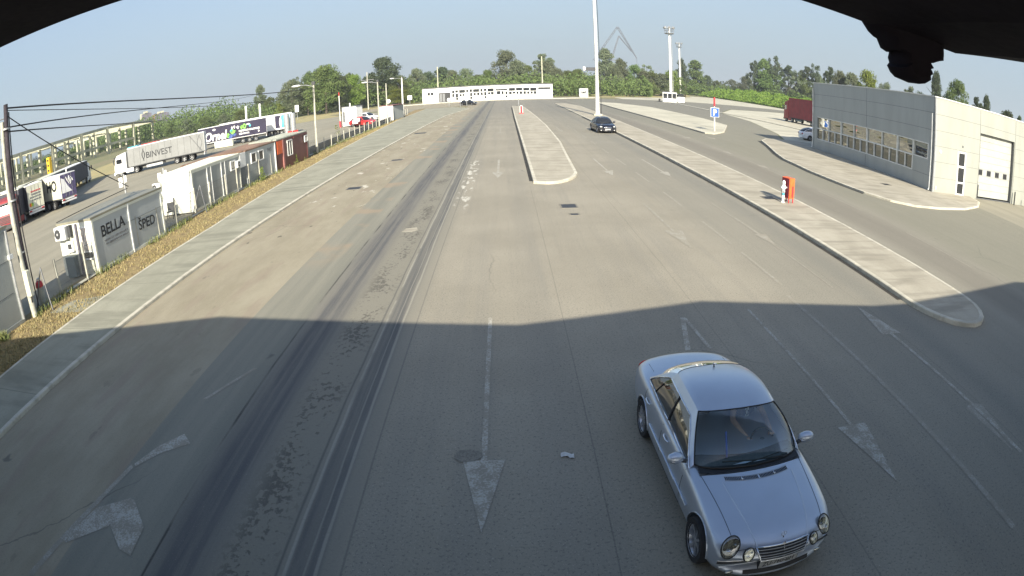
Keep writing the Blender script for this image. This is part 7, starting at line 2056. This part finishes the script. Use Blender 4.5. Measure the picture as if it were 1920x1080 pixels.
me = bpy.data.meshes.new('undergrowth'); me.from_pydata([tuple(v) for v in vs], [], fs); me.materials.append(M['leaf0']); o = bpy.data.objects.new('undergrowth', me); COL.objects.link(o); struct(o, 'stuff')
o['label'] = 'dense green undergrowth along the foot of the far trees'
# far wooded skyline
vs, fs = [], []; rng = random.Random(6)
strip([(-900, 620, 0), (-520, 520, 0), (-260, 470, 0), (0, 480, 0), (260, 470, 0), (520, 420, 0), (800, 300, 0)], 16000, 9, 19, 30, 1.2, 2.4)
me = bpy.data.meshes.new('far_wood'); me.from_pydata([tuple(v) for v in vs], [], fs); me.materials.append(M['leaf2']); o = bpy.data.objects.new('far_wood', me); COL.objects.link(o); struct(o, 'stuff')
o['label'] = 'low line of far dark woodland along the horizon'
# dry grass of the verge, weeds at the fence foot
def gmat(name, a, b_):
    b = NB(name); p = b.pos(); n = b.noise(p, 3, 3, .6)
    d = b.bsdf(b.mix(b.ramp(n, .35, .65), a, b_), .9); return b.m
M['strawblade'] = gmat('straw_blades', (.33, .265, .125), (.24, .21, .095)); M['weed'] = gmat('green_weed', (.13, .16, .05), (.22, .23, .08))
def blades(name, n, fn, mat, h0, h1, label, wd=.012):
    vs, fs = [], []; rng = random.Random(len(name))
    for i in range(n):
        p = fn(rng)
        if p is None: continue
        a = rng.uniform(0, 2 * PI); h = rng.uniform(h0, h1); ln = h * rng.uniform(.2, 1.1); w_ = wd * rng.uniform(.7, 1.6)
        d = Vector((math.cos(a), math.sin(a), 0)); e = Vector((-d.y, d.x, 0)); k = len(vs)
        vs += [p - e * w_, p + e * w_, p + d * ln * .45 + Vector((0, 0, h * .7)) + e * w_ * .6, p + d * ln * .45 + Vector((0, 0, h * .7)) - e * w_ * .6, p + d * ln + Vector((0, 0, h * rng.uniform(.75, 1)))]
        fs += [(k, k + 1, k + 2, k + 3), (k + 3, k + 2, k + 4)]
    me = bpy.data.meshes.new(name); me.from_pydata([tuple(v) for v in vs], [], fs); me.materials.append(M[mat]); o = bpy.data.objects.new(name, me); COL.objects.link(o)
    struct(o, 'stuff'); o['label'] = label
def verge(rng):
    y = 9 + 100 * rng.random() ** 1.9
    xr = -14.15 - max(0, (y - 24)) * .058; xl = fence_x(max(13, y)) + .15 if y > 12.8 else -17.1
    x = xl + (xr - xl) * rng.random()
    if mnoise.noise(Vector((x * .9, y * .5, 0))) < -.15 and rng.random() < .8: return None
    return Vector((x, y, .015))
blades('dry_grass', 26000, verge, 'strawblade', .03, .12, 'dry straw-coloured grass covering the verge between fence and pavement', .014)
def foot(rng):
    y = 11 + 80 * rng.random() ** 1.6
    if mnoise.noise(Vector((y * .45, 7, 0))) < -.12: return None
    return Vector((fence_x(max(13, y)) + abs(rng.gauss(0, .22)) - .05, y, .01))
blades('fence_weeds', 4200, foot, 'weed', .08, .40, 'green weeds growing along the foot of the fence', .016)
def weedplant(x, y, h, label):
    t = thing('weed_plant', label, 'plant', (x, y, 0)); r = random.Random(int(x * 10 + y)); vs, fs = [], []
    for i in range(160):
        z = h * r.random() ** .8; q = .28 * h * (1 - z / h * .6) * math.sqrt(r.random()); a = r.uniform(0, 6.28)
        leaf_quad(vs, fs, Vector((q * math.cos(a), q * math.sin(a), z)), .07, r)
    me = bpy.data.meshes.new('leaves'); me.from_pydata([tuple(v) for v in vs], [], fs); me.materials.append(M['leaf3']); o = bpy.data.objects.new('leaves', me); COL.objects.link(o); o.parent = t
    MB().tube([(0, 0, 0), (.02, .02, h * .9)], [.02, .006], 5).build('stem', 'bark', t)
weedplant(-18.05, 61, 2.3, 'tall yellow-green weed growing through the fence beyond the first street lamp')
weedplant(-17.5, 38.5, 1.1, 'leafy weed at the fence before the pale grey cabin')
weedplant(-18.0, 47.2, .9, 'low leafy weed at the fence before the red cabin')
# ------------------------------------------------------------------ morning haze: pale even air round the whole place
hz = MB().box((0, 0, 48), (9600, 9600, 100)).build('haze', 'white')
b_ = NB('haze_air'); b_.t.nodes.remove(b_.out); b_.out = b_.t.nodes.new('ShaderNodeOutputMaterial')
v_ = b_.n('ShaderNodeVolumePrincipled'); v_.inputs['Color'].default_value = (.80, .87, .93, 1); v_.inputs['Density'].default_value = 0.00032; v_.inputs['Anisotropy'].default_value = 0.2
b_.l(v_.outputs[0], b_.out.inputs['Volume'])
hz.data.materials.clear(); hz.data.materials.append(b_.m); struct(hz, 'stuff'); hz['label'] = 'thin pale morning haze over the whole yard'
